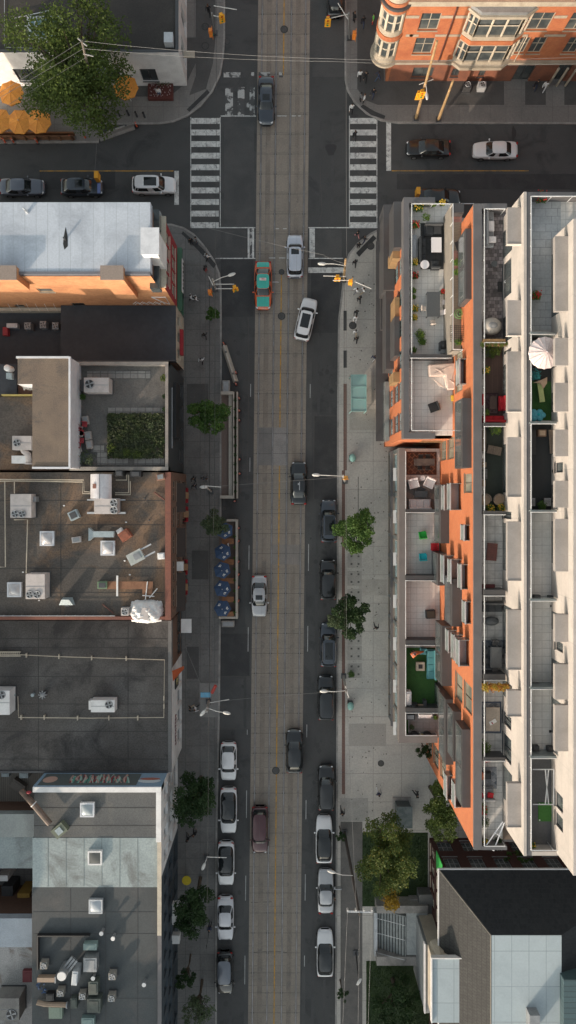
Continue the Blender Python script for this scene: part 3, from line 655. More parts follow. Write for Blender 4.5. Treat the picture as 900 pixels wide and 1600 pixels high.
# ---- top left
b = building('corner_restaurant','low corner restaurant with black flat roof and white rounded street front', at(180,60,0))
cF=X(279,6); yF=Y(82,6)
part(b,'roof',MB().box(xl,cF-.35,yF+.35,Y(-700,6),5,5.7),mat('brown_black_roof',(.036,.032,.030),.85,c2=(.048,.042,.038),sc=.3,grain=.2)); part(b,'core',MB().box(xl,cF-.3,yF+.3,Y(-700,6),-.02,5),brownb)
part(b,'parapet',MB().box(cF-.34,cF-.01,yF+.35,Y(-700,6),5.01,5.95),dmetal); part(b,'parapet',MB().box(xl,cF-.01,yF+.02,yF+.34,5.01,5.95),dmetal)
facade(b,'Y',yF,-1,xl,cF,-.02,6,[(X(218,3),X(243,3),1.0,3.2),(X(160,3),X(185,3),1.0,3.2),(X(90,3),X(125,3),1.0,3.2),(X(20,3),X(60,3),1.0,3.2)],white,dmetal,glass,.2,mull=1)
facade(b,'X',cF,1,yF,Y(-700,6),-.02,6,rows(yF+.5,yF+14,4,1.6,((1,3.2),)),white,white,glass,.25,mull=0)
mass(b,'skylight_frame',(42,25,94,62),5.7,6.1,lmetal); part(b,'skylight_pane',MB().pbox(48,30,88,57,6.1,6.13),glassb)
m=MB(); m.pbox(54,32,57,56,6.13,6.2); m.pbox(72,32,75,56,6.13,6.2); m.pbox(57.1,41,71.9,44,6.13,6.2); part(b,'skylight_bars',m,whitem)
m=MB(); m.tube([at(16,30,6),at(88,14,6)],.05,6); m.tube([at(25,40,6),at(80,41,6)],.05,6); part(b,'roof_pipe',m,lmetal)
mass(b,'exhaust_box',(256,50,270,66),5.7,6.6,lmetal)
m=MB(); m.tube([at(7,0,5.8),at(7,74,5.8),at(180,79,5.8)],.03,6); part(b,'roof_cable',m,lmetal)
m=MB(); q=at(290,88,2.4); m.box(cF+.02,cF+1.2,q.y-.3,q.y+.3,2.6,2.9); part(b,'wall_fan_box',m,cream)

# ---- Victorian brick block top right
b = building('ornate_brick_building','ornate orange brick building with corner turret, bay windows and white stone bands', at(740,80,0))
Y0=(NY-128)*K
xL=X(602); xR=X(960)+25
stone=mat('pale_stone',(.36,.315,.25),.7,c2=(.30,.26,.205),sc=1.2)
win=[]
def zx(p0,p1,z,h): return (X(p0,z+h/2),X(p1,z+h/2),z,z+h)
up=[zx(647,677,4.9,2.6),zx(656,687,8.6,2.5),zx(805,824,5.0,2.6),zx(829,850,5.0,2.6),zx(828,862,8.6,2.6),zx(884,906,5.0,2.6),zx(888,920,8.6,2.6)]
facade(b,'Y',Y0,-1,xL,xR,3.9,15.8,up,redb,stone,glass,.25,mull=1,bar=.55)
gr=[(X(797),X(824),-.01,3.0),(X(742),X(752),.9,2.4),(X(700),X(712),.9,2.4),(X(858),X(878),-.01,3.2),(X(640),X(672),.8,2.6)]
facade(b,'Y',Y0+.02,-1,xL,xR,-.02,3.55,gr,mat('brown_brick2',(.22,.085,.05),.8,c2=(.17,.07,.045),sc=1),dmetal,glass,.25,mull=1)
part(b,'core',MB().box(xL+.3,xR,Y0+.3,Y0+30,-.02,15.6),redb); part(b,'roof',MB().box(xL-.1,xR,Y0-.35,Y0+30,15.81,16.1),gmetal)
m=MB(); m.box(xL,xR,Y0-.28,Y0+.25,3.56,3.89); part(b,'stone_cornice',m,stone)
for u0,u1 in ((634,645),(680,731),(806,825),(851,884),(640,654)): part(b,'stone_band',MB().box(X(u0,7.9),X(u1,7.9),Y0-.05,Y0-.001,7.75,8.05),stone)
for u0,u1 in ((634,655),(689,735),(812,826),(866,886)): part(b,'stone_band',MB().box(X(u0,10.6),X(u1,10.6),Y0-.05,Y0-.001,10.45,10.8),stone)
part(b,'stone_band',MB().box(xL,xR,Y0-.2,Y0-.001,12.3,12.9),stone)
part(b,'drain_pipe',MB().tube([(X(699,8),Y0-.12,4),(X(699,8),Y0-.12,12.2)],.09,8),mat('rust_pipe',(.10,.035,.025),.6))
part(b,'facade_facing',MB().box(xL-.02,xL+.28,Y0,Y0+30,-.02,15.5),redb)
# turret
tx,ty=X(611,8),Y0+.85
def ring(z0,z1,r,mm,n=24,nm='turret_ring'): return part(b,nm,MB().cyl(tx,ty,z0,z1,r,n=n),mm,smooth=False)
part(b,'turret_cornice',MB().cyl(tx,ty,3.3,3.62,1.2,1.55,28).cyl(tx,ty,3.62,3.9,1.55,1.55,28),stone)
ring(3.9,5.0,1.3,stone); ring(7.3,7.7,1.3,stone); ring(7.7,8.3,1.42,redb); ring(8.3,9.0,1.33,stone); ring(11.3,11.7,1.3,stone); ring(11.7,12.3,1.45,redb); ring(12.3,12.6,1.6,dmetal); ring(12.6,13.0,1.4,redb); ring(13,16,1.3,stone)
for z0,z1 in ((5.0,7.3),(9.0,11.3)):
    part(b,'turret_glass',MB().cyl(tx,ty,z0,z1,1.18,n=24),glass)
    m=MB()
    for k in range(10):
        t=2*pi*(k+.5)/10; M=Matrix.Translation((tx,ty,0))@Matrix.Rotation(t,4,'Z'); m.box(1.12,1.32,-.12,.12,z0,z1,M)
    m.cyl(tx,ty,(z0+z1)/2-.06,(z0+z1)/2+.06,1.23,n=24)
    part(b,'turret_mullions',m,cream)
# bay
bx=X(764,7); hw=3.0; pr=.62
def baypoly(o=0): return [(bx-hw-o,Y0+.02),(bx-hw+.95-o*.4,Y0-pr-o),(bx+hw-.95+o*.4,Y0-pr-o),(bx+hw+o,Y0+.02)]
for z0,z1,o,mm,nm in ((3.3,3.6,.0,stone,'bay_cornice'),(3.6,4.0,.28,stone,'bay_cornice'),(4.0,4.7,0,stone,'bay_wall'),(7.2,7.5,.0,stone,'bay_wall'),(7.5,8.1,.12,redb,'bay_wall'),(8.1,8.7,.05,stone,'bay_wall'),(11.2,11.6,.05,stone,'bay_wall'),(11.6,11.9,.3,stone,'bay_cornice'),(11.9,12.3,.1,gmetal,'bay_roof')):
    part(b,nm,MB().prism(baypoly(o),z0,z1),mm)
for z0,z1 in ((4.7,7.2),(8.7,11.2)):
    part(b,'bay_glass',MB().prism(baypoly(-.14),z0,z1),glass)
    m=MB(); pl=baypoly(-.02)
    for (ax,ay),(cx_,cy_) in zip(pl,pl[1:]):
        n_=3 if abs(ay-cy_)<.1 else 2
        for k in range(n_+1):
            t=k/n_; x_=ax+(cx_-ax)*t; y_=ay+(cy_-ay)*t; m.cyl(x_,y_,z0,z1,.11,n=6)
        m.tube([(ax,ay,(z0+z1)/2+.3),(cx_,cy_,(z0+z1)/2+.3)],.06,5)
    part(b,'bay_mullions',m,cream)
m=MB(); m.tube([(bx+hw+.5,Y0-.15,3.9),(bx+hw+.5,Y0-.15,8)],.05,6); part(b,'conduit',m,cream)
for k in range(3): part(b,'porch_post',MB().cyl(X(866+k*14,2),Y0-.5,0.13,3.3,.12,n=10),stone)

# ---- civic building bottom right
b = building('hall','red brick hall with steep black shingle roof and pale blue flat top', at(800,1480,0))
ze,zt=7.5,11.5
x0,y0_=X(686,ze),Y(1359,ze); x1,y1_=X(767,zt),Y(1461,zt); x2=X(877,zt); x3=X(1030,ze); yb2=Y(2000,ze)
part(b,'roof_slope',MB().quad((x0,y0_,ze),(x3,y0_,ze),(x2,y1_,zt),(x1,y1_,zt)),shingle)
part(b,'roof_slope',MB().quad((x0,yb2,ze),(x0,y0_,ze),(x1,y1_,zt),(x1,yb2,zt)),shingle_lit)
part(b,'roof_slope',MB().quad((x3,y0_,ze),(x3,yb2,ze),(x2,yb2,zt),(x2,y1_,zt)),shingle)
part(b,'flat_roof',MB().box(x1,x2,yb2,y1_,zt-.2,zt+.06),paleblue)
part(b,'ridge_cap',MB().tube([(x0,y0_,ze+.02),(x1,y1_,zt+.02),(x1,yb2,zt+.02)],.07,6),mat('ridge',(.16,.15,.13),.8))
part(b,'gutter',MB().box(x0-.12,x0-.002,yb2,y0_+.12,ze-.15,ze+.03),white); part(b,'gutter',MB().box(x0,x3,y0_+.002,y0_+.12,ze-.15,ze+.03),white)
ci=x0+.5; cy_=y0_-.5
part(b,'core',MB().box(ci+.3,x3-.5,yb2,cy_-.3,-.02,ze-.02),darkredb)
facade(b,'Y',cy_,1,ci,x3-.5,-.02,ze-.05,rows(ci,x3-.5,8,1.5,((.9,2.0),(4.2,2.0))),darkredb,gmetal,glass,.2,mull=2,bar=.5)
facade(b,'X',ci,-1,yb2,cy_,-.02,ze-.05,rows(Y(1450,5),cy_,4,1.2,((1,1.8),(4.3,1.8))),darkredb,cream,glass,.2,mull=1,bar=.5)
part(b,'green_panel',MB().box(ci-.1,ci-.03,Y(1362,5),Y(1335,5),4.2,7.0),mat('green_sign',(.05,.40,.09),.5))
part(b,'wing',MB().pbox(664,1476,688,1583,-.02,6.6),mat('wing_grey',(.22,.23,.235),.7)); part(b,'wing_edging',MB().pbox(663.2,1475,665,1584,6.3,6.75),whitem)
part(b,'portico',MB().pbox(676,1500,729,1596,-.02,9.0),cream); part(b,'portico_roof',MB().pbox(674.5,1498,730,1598,9.0,9.12),paleblue)
part(b,'portico_edging',MB().pbox(674,1497,675.6,1599,8.8,9.3),white); part(b,'portico_edging',MB().pbox(675.8,1497,729,1498.6,8.8,9.3),white)
part(b,'cupola',MB().cyl(X(690,9),Y(1493,8),6.6,8.5,.8,.5,8),cream)
mass(b,'roof_vent',(828,1587,844,1620),zt,12.6,gmetal)
b2=building('teal_roof_annex','strip of dark teal ribbed roof at the bottom right edge', at(890,1570,0))
part(b2,'roof',MB().box(X(881,12.5),X(960,12.5),Y(1700,12.5),Y(1531,12.5),-.02,12.5),tiles('teal_ribs',(.055,.095,.105),(.05,.085,.095),(.03,.05,.055),20,.5,.04,r=.5))

# membrane seams and patched squares on the left roofs
def seams(parent,x0,x1,ys,z,m_,xs=(),yr=None):
    m=MB()
    for y_ in ys: m.box(X(x0,z),X(x1,z),Y(y_,z)-.03,Y(y_,z)+.03,z-.02,z+.012)
    for x_ in xs: m.box(X(x_,z)-.03,X(x_,z)+.03,Y(yr[1],z),Y(yr[0],z),z-.02,z+.016)
    part(parent,'roof_seam',m,m_)
sm=mat('seam_dark',(.045,.043,.042),.8); sm2=mat('seam_grey',(.20,.23,.23),.8)
B_=[o for o in bpy.data.objects if o.name=='dark_roof_building'][0]; seams(B_,-60,262,(998,1012,1057,1100,1143,1186),6.7,sm,(60,200),(972,1205))
B_=[o for o in bpy.data.objects if o.name=='corner_row_building'][0]; seams(B_,52,243,(1425,1459,1560),9.6,mat('seam_soft',(.05,.052,.055),.8),(110,165,215),(1388,1640)); seams(B_,53,243,(1262,1290),9.6,sm); seams(B_,52,243,(),9.62,sm2,(75,103,131,159,187,215),(1310,1385))
B_=[o for o in bpy.data.objects if o.name=='rooftop_plant_building'][0]; seams(B_,-60,256,(782,820,888,926),9.6,sm,(95,),(742,964))
# ================================================================ TERRACED APARTMENT BUILDING
ZA, ZB, ZC, ZD, ZE = 13.5, 8.0, 20.0, 24.0, 27.0
FA, FB, F2, F3 = 12.5, 7.0, 18.9, 22.9
cb = building('apartment_building','stepped orange brick and white apartment building with furnished roof terraces', at(760,800,0))
tileg = tiles('terrace_tile',(.68,.66,.63),(.63,.61,.58),(.41,.395,.375),.61,.61,.02,stain=(.56,.54,.51),ssc=.5,grain=.07)
tiled = tiles('terrace_tile_grey',(.60,.59,.57),(.54,.53,.515),(.26,.255,.25),.61,.61,.02,stain=(.31,.305,.295),ssc=.5,grain=.08)
slate = tiles('terrace_slate',(.46,.47,.475),(.38,.39,.395),(.20,.205,.21),.9,.6,.02,.5,stain=(.38,.39,.40),ssc=.35,grain=.12)
mosaic= tiles('terrace_mosaic',(.36,.31,.31),(.10,.085,.085),(.07,.06,.06),.30,.30,.015,.5,stain=(.045,.04,.04),ssc=.28,bias=-.1)
deckw = tiles('terrace_deck',(.085,.045,.035),(.07,.038,.03),(.03,.02,.018),.14,30,.012,r=.6)
deckg = tiles('terrace_grey_deck',(.15,.13,.10),(.13,.115,.09),(.07,.06,.05),40,.14,.012,r=.7,rot=.12)
turf  = mat('green_turf',(.04,.11,.025),.95,c2=(.028,.08,.02),sc=.8,grain=.3,gsc=20)
olive = mat('olive_deck',(.035,.045,.035),.8,c2=(.028,.036,.03),sc=.8)
charc = mat('charcoal_deck',(.028,.031,.033),.8,grain=.1)
greyp = mat('grey_paint_floor',(.11,.11,.112),.8,c2=(.095,.095,.098),sc=.5)
whitew= tiles('white_render',(.46,.415,.38),(.42,.38,.35),(.32,.295,.275),3.1,1.25,.018,wall=True,stain=(.36,.33,.305),ssc=.45,r=.7,grain=.06)
canop = mat('bay_top',(.31,.285,.27),.6,c2=(.26,.24,.225),sc=.5,grain=.06)
dgrey = mat('dark_grey_panel',(.062,.060,.062),.5,.2,c2=(.07,.07,.074),sc=.6,grain=.06)
tang  = mat('tan_panel',(.26,.16,.075),.6,c2=(.20,.125,.06),sc=1)
frost = mat('privacy_glass',(.22,.25,.25),.15,c2=(.16,.18,.18),sc=.8,grain=0)
railm = mat('rail_white',(.60,.61,.62),.4,.3,grain=0)
# --- block A (upper left)
XA = X(631.5,ZA); YAt = Y(309,ZA); YAb = Y(684,ZA); XC = X(741,ZC); YCt=Y(318,ZC); YCb=Y(1328,ZC)
part(cb,'core',MB().box(XA+.3,XC-.3,YAb+.3,YAt,-.02,FA-.2),brownb)
part(cb,'terrace_floor',MB().box(XA+.3,XC,YAb+.3,YAt-.1,FA-.19,FA),tileg)
def ring_parapet(parent, x0, x1, y0, y1, z0, z1, t, m_, sides):
    if 'L' in sides: part(parent,'parapet',MB().box(x0,x0+t,y0,y1,z0,z1),m_)
    if 'B' in sides: part(parent,'parapet',MB().box(x0+t+.003,x1,y0,y0+t,z0,z1),m_)
    if 'T' in sides: part(parent,'parapet',MB().box(x0+t+.003,x1,y1-t,y1,z0,z1),m_)
ring_parapet(cb, XA-.05, XC-1.8, YAb-.05, YAt+.05, FA-.3, ZA, .5, copingm, 'LBT')
o=[]
rr=random.Random(3)
yy=YAb+.8
while yy < YAt-2:
    for z,h in ((1.0,2.3),(4.6,2.0),(7.7,2.0),(10.3,1.6)):
        if rr.random()<.85: o.append((yy,yy+1.7,z,z+h))
    yy+=2.9
facade(cb,'X',XA,-1,YAb,YAt,-.02,FA-.3,o,orangeb,dmetal,glassb,.15,mull=1)
facade(cb,'Y',YAb,-1,XA+.003,XC,-.02,FA-.3,[(XA+2.4,XA+4.6,8.2,10.0),(XA+2.4,XA+4.6,4.6,6.6)],orangeb,tang,frost,.12,mull=1)
# stepped dark and tan slabs on the street side
for (p0,p1,z0,z1,d,mm) in ((325,395,9.2,12.2,.75,dgrey),(330,460,4.6,7.9,1.1,dgrey),(395,412,8.1,11.2,.7,tang),(412,440,5,7.7,.6,white),(470,500,8.2,10.9,.45,tang),(455,580,4.8,7.4,.8,dgrey),(500,560,8.2,11.0,.5,dgrey),(350,520,1.0,4.2,.9,dgrey),(585,600,8.2,11.0,.6,tang),(600,690,1.0,4.4,.5,frost)):
    part(cb,'street_bay',MB().box(XA-d,XA-.003,Y(p1,(z0+z1)/2),Y(p0,(z0+z1)/2),z0,z1),mm)
part(cb,'street_canopy',MB().box(XA-1.3,XA-.01,Y(690,3),Y(380,3),3.4,3.6),dgrey)
def rail(pts, z0, z1, m_=railm, name='railing', posts=1.4, gl=True):
    m=MB(); g=MB()
    for (ax,ay),(bx_,by_) in zip(pts,pts[1:]):
        L=math.hypot(bx_-ax,by_-ay); n=max(1,int(L/posts))
        m.tube([(ax,ay,z1),(bx_,by_,z1)],.045,6)
        for k in range(n+1):
            t=k/n; m.box(ax+(bx_-ax)*t-.02,ax+(bx_-ax)*t+.02,ay+(by_-ay)*t-.02,ay+(by_-ay)*t+.02,z0,z1)
    return part(cb,name,m,m_)
rail([(X(643,ZA),YAt-.6),(X(643,ZA),YAb+.65)],FA,ZA+.15)
rail([(X(643,ZA),YAt-.6),(X(740,ZA),YAt-.6)],FA,ZA+.15)
rail([(X(643,ZA),YAb+.65),(X(713,ZA),YAb+.65)],FA,ZA+.15)
# divider and inner low strip on block A
def divider(p0,p1,py,zf,h=1.5,t=.35,m_=dgrey,cap=True):
    part(cb,'divider',MB().box(X(p0,zf+h),X(p1,zf+h),Y(py,zf+h)-t/2,Y(py,zf+h)+t/2,zf,zf+h),m_)
    if cap: 
        m=MB(); m.tube([(X(p0,zf+h),Y(py,zf+h)-t/2-.04,zf+h),(X(p1,zf+h),Y(py,zf+h)-t/2-.04,zf+h)],.035,6); part(cb,'divider_rail',m,railm)
divider(641,706,556,FA,1.6,.3)
ND=15.8
part(cb,'inner_block',MB().box(X(706,ND),XC-.02,Y(548,ND),Y(317,ND),FA+.001,ND-.05),mat('taupe_wall',(.22,.195,.165),.7,c2=(.18,.16,.14),sc=.8))
rail([(X(708,ND+1),Y(318,ND+1)),(X(708,ND+1),Y(546,ND+1)),(XC-.1,Y(546,ND+1))],ND-.04,ND+1)
part(cb,'terrace_floor',MB().box(X(706.5,ND),XC-.03,Y(547.5,ND),Y(317.5,ND),ND-.049,ND),deckg)
part(cb,'brick_mat',MB().pbox(709,322,722,347,ND+.001,ND+.02),mat('pink_brick',(.25,.12,.10),.8,c2=(.18,.09,.08),sc=3,lo=.48,hi=.52)); part(cb,'brick_mat',MB().sheet([at(708,392,ND)[:2],at(722,390,ND)[:2],at(722,420,ND)[:2],at(709,420,ND)[:2]],ND+.02),MAT['pink_brick'])
part(cb,'dark_hatch',MB().pbox(709,318,725,332,ND+.1,ND+1.0),dgrey)
# --- block B (lower left)
XB=X(624.5,ZB); YBt=Y(700,ZB); YBb=Y(1160,ZB)
if YBt > YAb-.02: YBt = YAb-.02
part(cb,'core',MB().box(XB+.3,XC-.3,YBb+.3,YBt,-.02,FB-.2),brownb)
part(cb,'terrace_floor',MB().box(XB+.3,XC,YBb+.3,YBt,FB-.19,FB),tileg)
cop2=mat('parapet_taupe',(.16,.145,.14),.5,.1,c2=(.14,.127,.122),sc=.5,grain=.06)
ring_parapet(cb, XB-.05, X(684,ZB), YBb-.05, YBt, FB-.3, ZB, .62, cop2, 'LB')
o=rows(YBb+.2,YBt-.2,13,1.75,((.8,2.7),(4.2,2.2)))
facade(cb,'X',XB,-1,YBb,YBt,-.02,FB-.3,o,mat('curtain_wall',(.10,.12,.125),.4,.3),mat('brown_mullion',(.20,.16,.13),.6),glassb,.12,mull=0)
part(cb,'end_wall',MB().box(XB+.003,XC,YBb+.001,YBb+.29,-.02,FB-.31),cop2)
rr=random.Random(5)
for k in range(13):
    y_=YBb+.9+k*2.13
    if k%2==0: part(cb,'window_vent',MB().box(XB-.35,XB-.05,y_-.8,y_+.5,6.1,6.2),railm)
part(cb,'street_ledge',MB().box(XB-.25,XB-.003,YBb+.2,YBt-.1,3.55,3.8),copingm)
rail([(X(634,ZB+.1),YBt-.3),(X(634,ZB+.1),YBb+.7)],FB,ZB+.1); rail([(X(634,ZB+.1),YBb+.7),(X(683,ZB+.1),YBb+.7)],FB,ZB+.1)
for py in (798,903,1004,1110): divider(634,684,py,FB,1.5,.25 if py<900 else .45)
part(cb,'turf_floor',MB().pbox(634,1012,684,1109,FB+.001,FB+.03),turf); part(cb,'turf_floor',MB().pbox(632,1120,638,1152,FB+.001,FB+.03),turf)
part(cb,'deck_floor',MB().pbox(639,1115,684,1152,FB+.001,FB+.03),tiles('deck_tile2',(.27,.265,.26),(.25,.245,.24),(.19,.185,.18),.61,.61,.02))
# --- orange wall C
bays=[ # (py0, py1, ztop, depth, height, kind)
 (357,467,19.2,.5,2.6,'d'),(622,731,19.2,.75,2.7,'d'),(757,849,11.2,.8,3.0,'d'),(755,797,15.8,1.0,1.2,'b'),(758,797,13.0,.9,1.2,'b'),
 (865,915,10.2,.85,2.9,'d'),(868,912,13.2,1.0,1.3,'b'),(1225,1262,15.8,.6,1.2,'b'),(560,600,17.5,.6,1.2,'b'),(820,845,18.6,.5,1.2,'b'),(940,975,19,.5,1.1,'b'),(1212,1250,12.6,.6,1.2,'b'),(874,912,16.0,1.0,1.2,'b'),(882,921,18.0,.6,1.2,'b'),(905,979,16.0,.85,3.0,'d'),
 (978,1072,12.2,.9,3.0,'d'),(985,1020,14.2,.8,1.2,'b'),(992,1032,16.4,.8,1.2,'b'),(1000,1041,18.5,.9,1.2,'b'),
 (1080,1125,10.0,.5,3.0,'d'),(1093,1195,12.8,.7,3.0,'d'),(1112,1190,15.8,.7,2.4,'d'),(1140,1262,18.9,.7,2.4,'d')]
o=[]
blocked=[(Y(p1,zt)-.3,Y(p0,zt)+.3,zt-h-.3,zt+.3) for p0,p1,zt,d,h,k in bays]
rr=random.Random(11); yy=YCb+1.0
def clear(a0,a1,z0,z1): return not any(a0<q[1] and a1>q[0] and z0<q[3] and z1>q[2] for q in blocked)
while yy < YCt-2.4:
    w_=rr.choice((1.6,2.0,2.3))
    for fl,z in enumerate((1.0,4.3,7.6,10.8,13.9,17.0)):
        wz=w_
        if yy>Y(550,14) and z-.3<ND: continue
        base = -1 if yy<YBb-.5 else (FB+.3 if yy<YBt else FA+.3)
        if z-.3<base or rr.random()<.06: continue
        if clear(yy,yy+wz,z,z+2.0): o.append((yy,yy+wz,z,z+2.25))
    yy+=w_+rr.choice((.7,1.1,1.5))
print('orange windows',len(o)); rr.shuffle(o); o=o[:98]
facade(cb,'X',XC,-1,YCb,YCt,-.02,ZC-.25,o,orangeb,mat('taupe_frame',(.16,.13,.10),.6),mat('greyish_glass',(.13,.14,.12),.1,c2=(.24,.23,.18),sc=.4,grain=0),.12,mull=1)  # windows in greyish glass with paler patches
o2=[]
for p0,p1,zt,d,h,k in bays:
    y0,y1=Y(p1,zt),Y(p0,zt)
    if k=='d':
        bo=part(cb,'bay',MB().box(XC-d,XC-.004,y0,y1,zt-h,zt),dgrey)
        g=MB(); n=max(1,int((y1-y0)/2.2)); z=zt-h+.3
        while z<zt-1.2:
            for i in range(n):
                a=y0+(y1-y0)*i/n+.15; c_=y0+(y1-y0)*(i+1)/n-.15; g.quad((XC-d-.012,a,z),(XC-d-.012,c_,z),(XC-d-.012,c_,min(z+1.9,zt-.3)),(XC-d-.012,a,min(z+1.9,zt-.3)))
            z+=2.9
        if g.v: g.build('bay_glass',glass,bo,world=True)
    else:
        bo=part(cb,'balcony',MB().box(XC-d,XC-.004,y0,y1,zt-h,zt-h+.18),lmetal)
        m=MB(); m.box(XC-d,XC-d+.05,y0,y1,zt-h+.18,zt); m.box(XC-d,XC-.004,y0,y0+.05,zt-h+.18,zt); m.box(XC-d,XC-.004,y1-.05,y1,zt-h+.18,zt); m.build('balustrade',frost,bo,world=True)
        m=MB(); m.box(XC-d-.02,XC-d+.08,y0-.02,y1+.02,zt+.001,zt+.06); m.build('handrail',lmetal,bo,world=True)
part(cb,'core',MB().box(XC+.3,X(1100,ZC)+10,YCb+.2,YCt-.2,-.02,F2-.2),brownb)
part(cb,'end_wall',MB().box(XC+.01,X(1100,ZC)+10,YCt-.19,YCt,-.02,F2-.21),orangeb); part(cb,'end_wall',MB().box(XC+.01,X(1100,ZC)+10,YCb,YCb+.19,-.02,F2-.21),dgrey)
part(cb,'parapet',MB().box(XC-.03,XC+.62,YCb,YCt,ZC-.25,ZC),copingm)
# --- terrace level 2
XD=X(818,ZD)
YDt=Y(300,ZD); YDb=Y(1337,ZD)
part(cb,'terrace_floor',MB().box(XC+.63,XD-.01,YCb,YCt,F2-.19,F2),tiled)
part(cb,'parapet',MB().box(XC+.63,XD,YCt-.4,YCt,F2+.002,ZC+.02),copingm); part(cb,'parapet',MB().box(XC+.63,XD,YCb,YCb+.3,F2+.002,ZC+.02),copingm)
rail([(X(757,ZC+.2),YCt-.5),(X(757,ZC+.2),YCb+.4),(XD-.2,YCb+.4)],F2,ZC+.2,posts=2); rail([(X(757,ZC+.2),YCt-.5),(XD-.2,YCt-.5)],F2,ZC+.2)
def floor2(p0,p1,m_,zf=F2,a0=756,a1=799): part(cb,'terrace_surface',MB().box(X(a0,zf),X(a1,zf),Y(p1,zf),Y(p0,zf),zf+.001,zf+.03),m_)
floor2(325,530,mosaic); floor2(536,660,deckw); floor2(668,797,olive)
for py,mm in ((532,tang),(663,None),(801,None),(926,None),(1058,None),(1186,None)): divider(756,790,py,F2,1.4,.25 if py not in (926,1058) else .45, mm or dgrey)
# white wall D with projecting bays
YD2b=YCb-.3
ops=[]
def gapw(lst): return [(Y(p1,21.5),Y(p0,21.5),F2+.15,F2+2.2) for p0,p1 in lst]
facade(cb,'X',XD,-1,YDb,YDt,F2-.2,ZD-.2,gapw([(398,455),(540,546),(800,812),(1125,1145),(1160,1200)]),whitew,dmetal,glass,.15,mull=1)
for p0,p1 in ((324,381),(469,524),(549,643),(683,776),(815,907),(953,1046),(1079,1119),(1224,1292)):
    z1=ZD-.5; z0=ZD-.9
    bo=part(cb,'wall_canopy',MB().box(XD-1.05,XD-.004,Y(p1,z1),Y(p0,z1),z0,z1),canop)
    MB().box(XD-1.08,XD-.006,Y(p1,z1)-.03,Y(p1,z1)-.002,z0,z1+.05).build('canopy_edge',whitew,bo,world=True)
    o_=MB().quad((XD-.012,Y(p1,z1)+.3,F2+.1),(XD-.012,Y(p0,z1)-.3,F2+.1),(XD-.012,Y(p0,z1)-.3,F2+2.4),(XD-.012,Y(p1,z1)+.3,F2+2.4)); part(cb,'terrace_door',o_,glass)
part(cb,'core',MB().box(XD+.16,X(1100,ZC)+10,YDb+.1,YDt-.1,F2-.19,F3-.2),whitew)
part(cb,'parapet',MB().box(XD,XD+.22,YDb,YDt,ZD-.2,ZD+.05),whitew); part(cb,'parapet',MB().box(XD+.221,XD+.62,YDb,YDt,F3+.002,ZD),copingm)
part(cb,'terrace_floor',MB().box(XD+.1,X(1100,ZC)+10,YDb+.12,YDt-.12,F3-.19,F3),tileg)
part(cb,'parapet',MB().box(XD+.623,X(1100,ZC)+10,YDt-.3,YDt,F3+.002,ZD),copingm); part(cb,'parapet',MB().box(XD+.623,X(1100,ZC)+10,YDb,YDb+.3,F3+.002,ZD),whitew)
rail([(X(830,ZD+.2),YDt-.4),(X(830,ZD+.2),YDb+.5),(X(900,ZD+.2),YDb+.5)],F3,ZD+.2,posts=1.2); rail([(X(830,ZD+.2),YDt-.4),(X(960,ZD+.2),YDt-.4)],F3,ZD+.2)
floor2(305,516,slate,F3,829,876); floor2(524,596,charc,F3,829,876); floor2(596,657,turf,F3,829,876); floor2(664,796,charc,F3,829,876); floor2(1186,1320,greyp,F3,829,876)
for py in (520,660,798,937,1075,1183): divider(829,870,py,F3,1.4,.12,frost)
XE=X(895,ZE)
facade(cb,'X',XE,-1,YDb+.2,YDt-.2-3,F3,ZE-.1,[(Y(p1,25),Y(p0,25),F3+.9,F3+2.3) for p0,p1 in ((722,738),(868,880),(1005,1020),(1245,1270),(1278,1300))],whitew,dmetal,glass,.15,mull=0)
for p0,p1 in ((369,486),(528,571),(598,643),(671,713),(751,793),(811,893),(960,1003),(1038,1093),(1102,1174)):
    z1=ZE-.8; z0=ZE-1.2
    bo=part(cb,'wall_canopy',MB().box(XE-.95,XE-.004,Y(p1,z1),Y(p0,z1),z0,z1),canop)
    part(cb,'terrace_door',MB().quad((XE-.012,Y(p1,z1)+.3,F3+.1),(XE-.012,Y(p0,z1)-.3,F3+.1),(XE-.012,Y(p0,z1)-.3,F3+2.2),(XE-.012,Y(p1,z1)+.3,F3+2.2)),glass)
part(cb,'core',MB().box(XE+.16,XE+14,YDb+.3,YDt-3.4,F3+.001,ZE-.12),whitew)
part(cb,'parapet',MB().box(XE,XE+.3,YDb+.2,YDt-3.2,ZE-.1,ZE+.1),whitew); part(cb,'roof',MB().box(XE+.301,XE+14,YDb+.2,YDt-3.2,ZE-.1,ZE),copingm)
# ================================================================ OFF-FRAME BLOCKS (unseen, added to shade the plaza and left roofs)
b = building('plaza_shade_block','unseen brick block added beyond the bottom edge to shade the plaza', at(150,1900,0))  # added out of view to keep the sun off the plaza
part(b,'wall',MB().box(X(-300),X(278),Y(2300),Y(1700),-.02,15),brownb); part(b,'roof',MB().box(X(-300)+.3,X(278)-.3,Y(2300)+.3,Y(1700)-.3,15.002,15.2),tarr6)

for i,(p0,p1,h) in enumerate(((860,1165,17),(1200,1640,16))):  # both added out of view as sun blockers, gap leaves a streak
    b = building('roof_shade_block',('northern','southern')[i]+' unseen brick block added beyond the left edge to shade the left roofs', at(-150,(p0+p1)/2,0))
    part(b,'wall',MB().box(X(-460),X(-150),Y(p1),Y(p0),-.02,h),brownb); part(b,'roof',MB().box(X(-460)+.3,X(-150)-.3,Y(p1)+.3,Y(p0)-.3,h+.002,h+.2),tarr6)
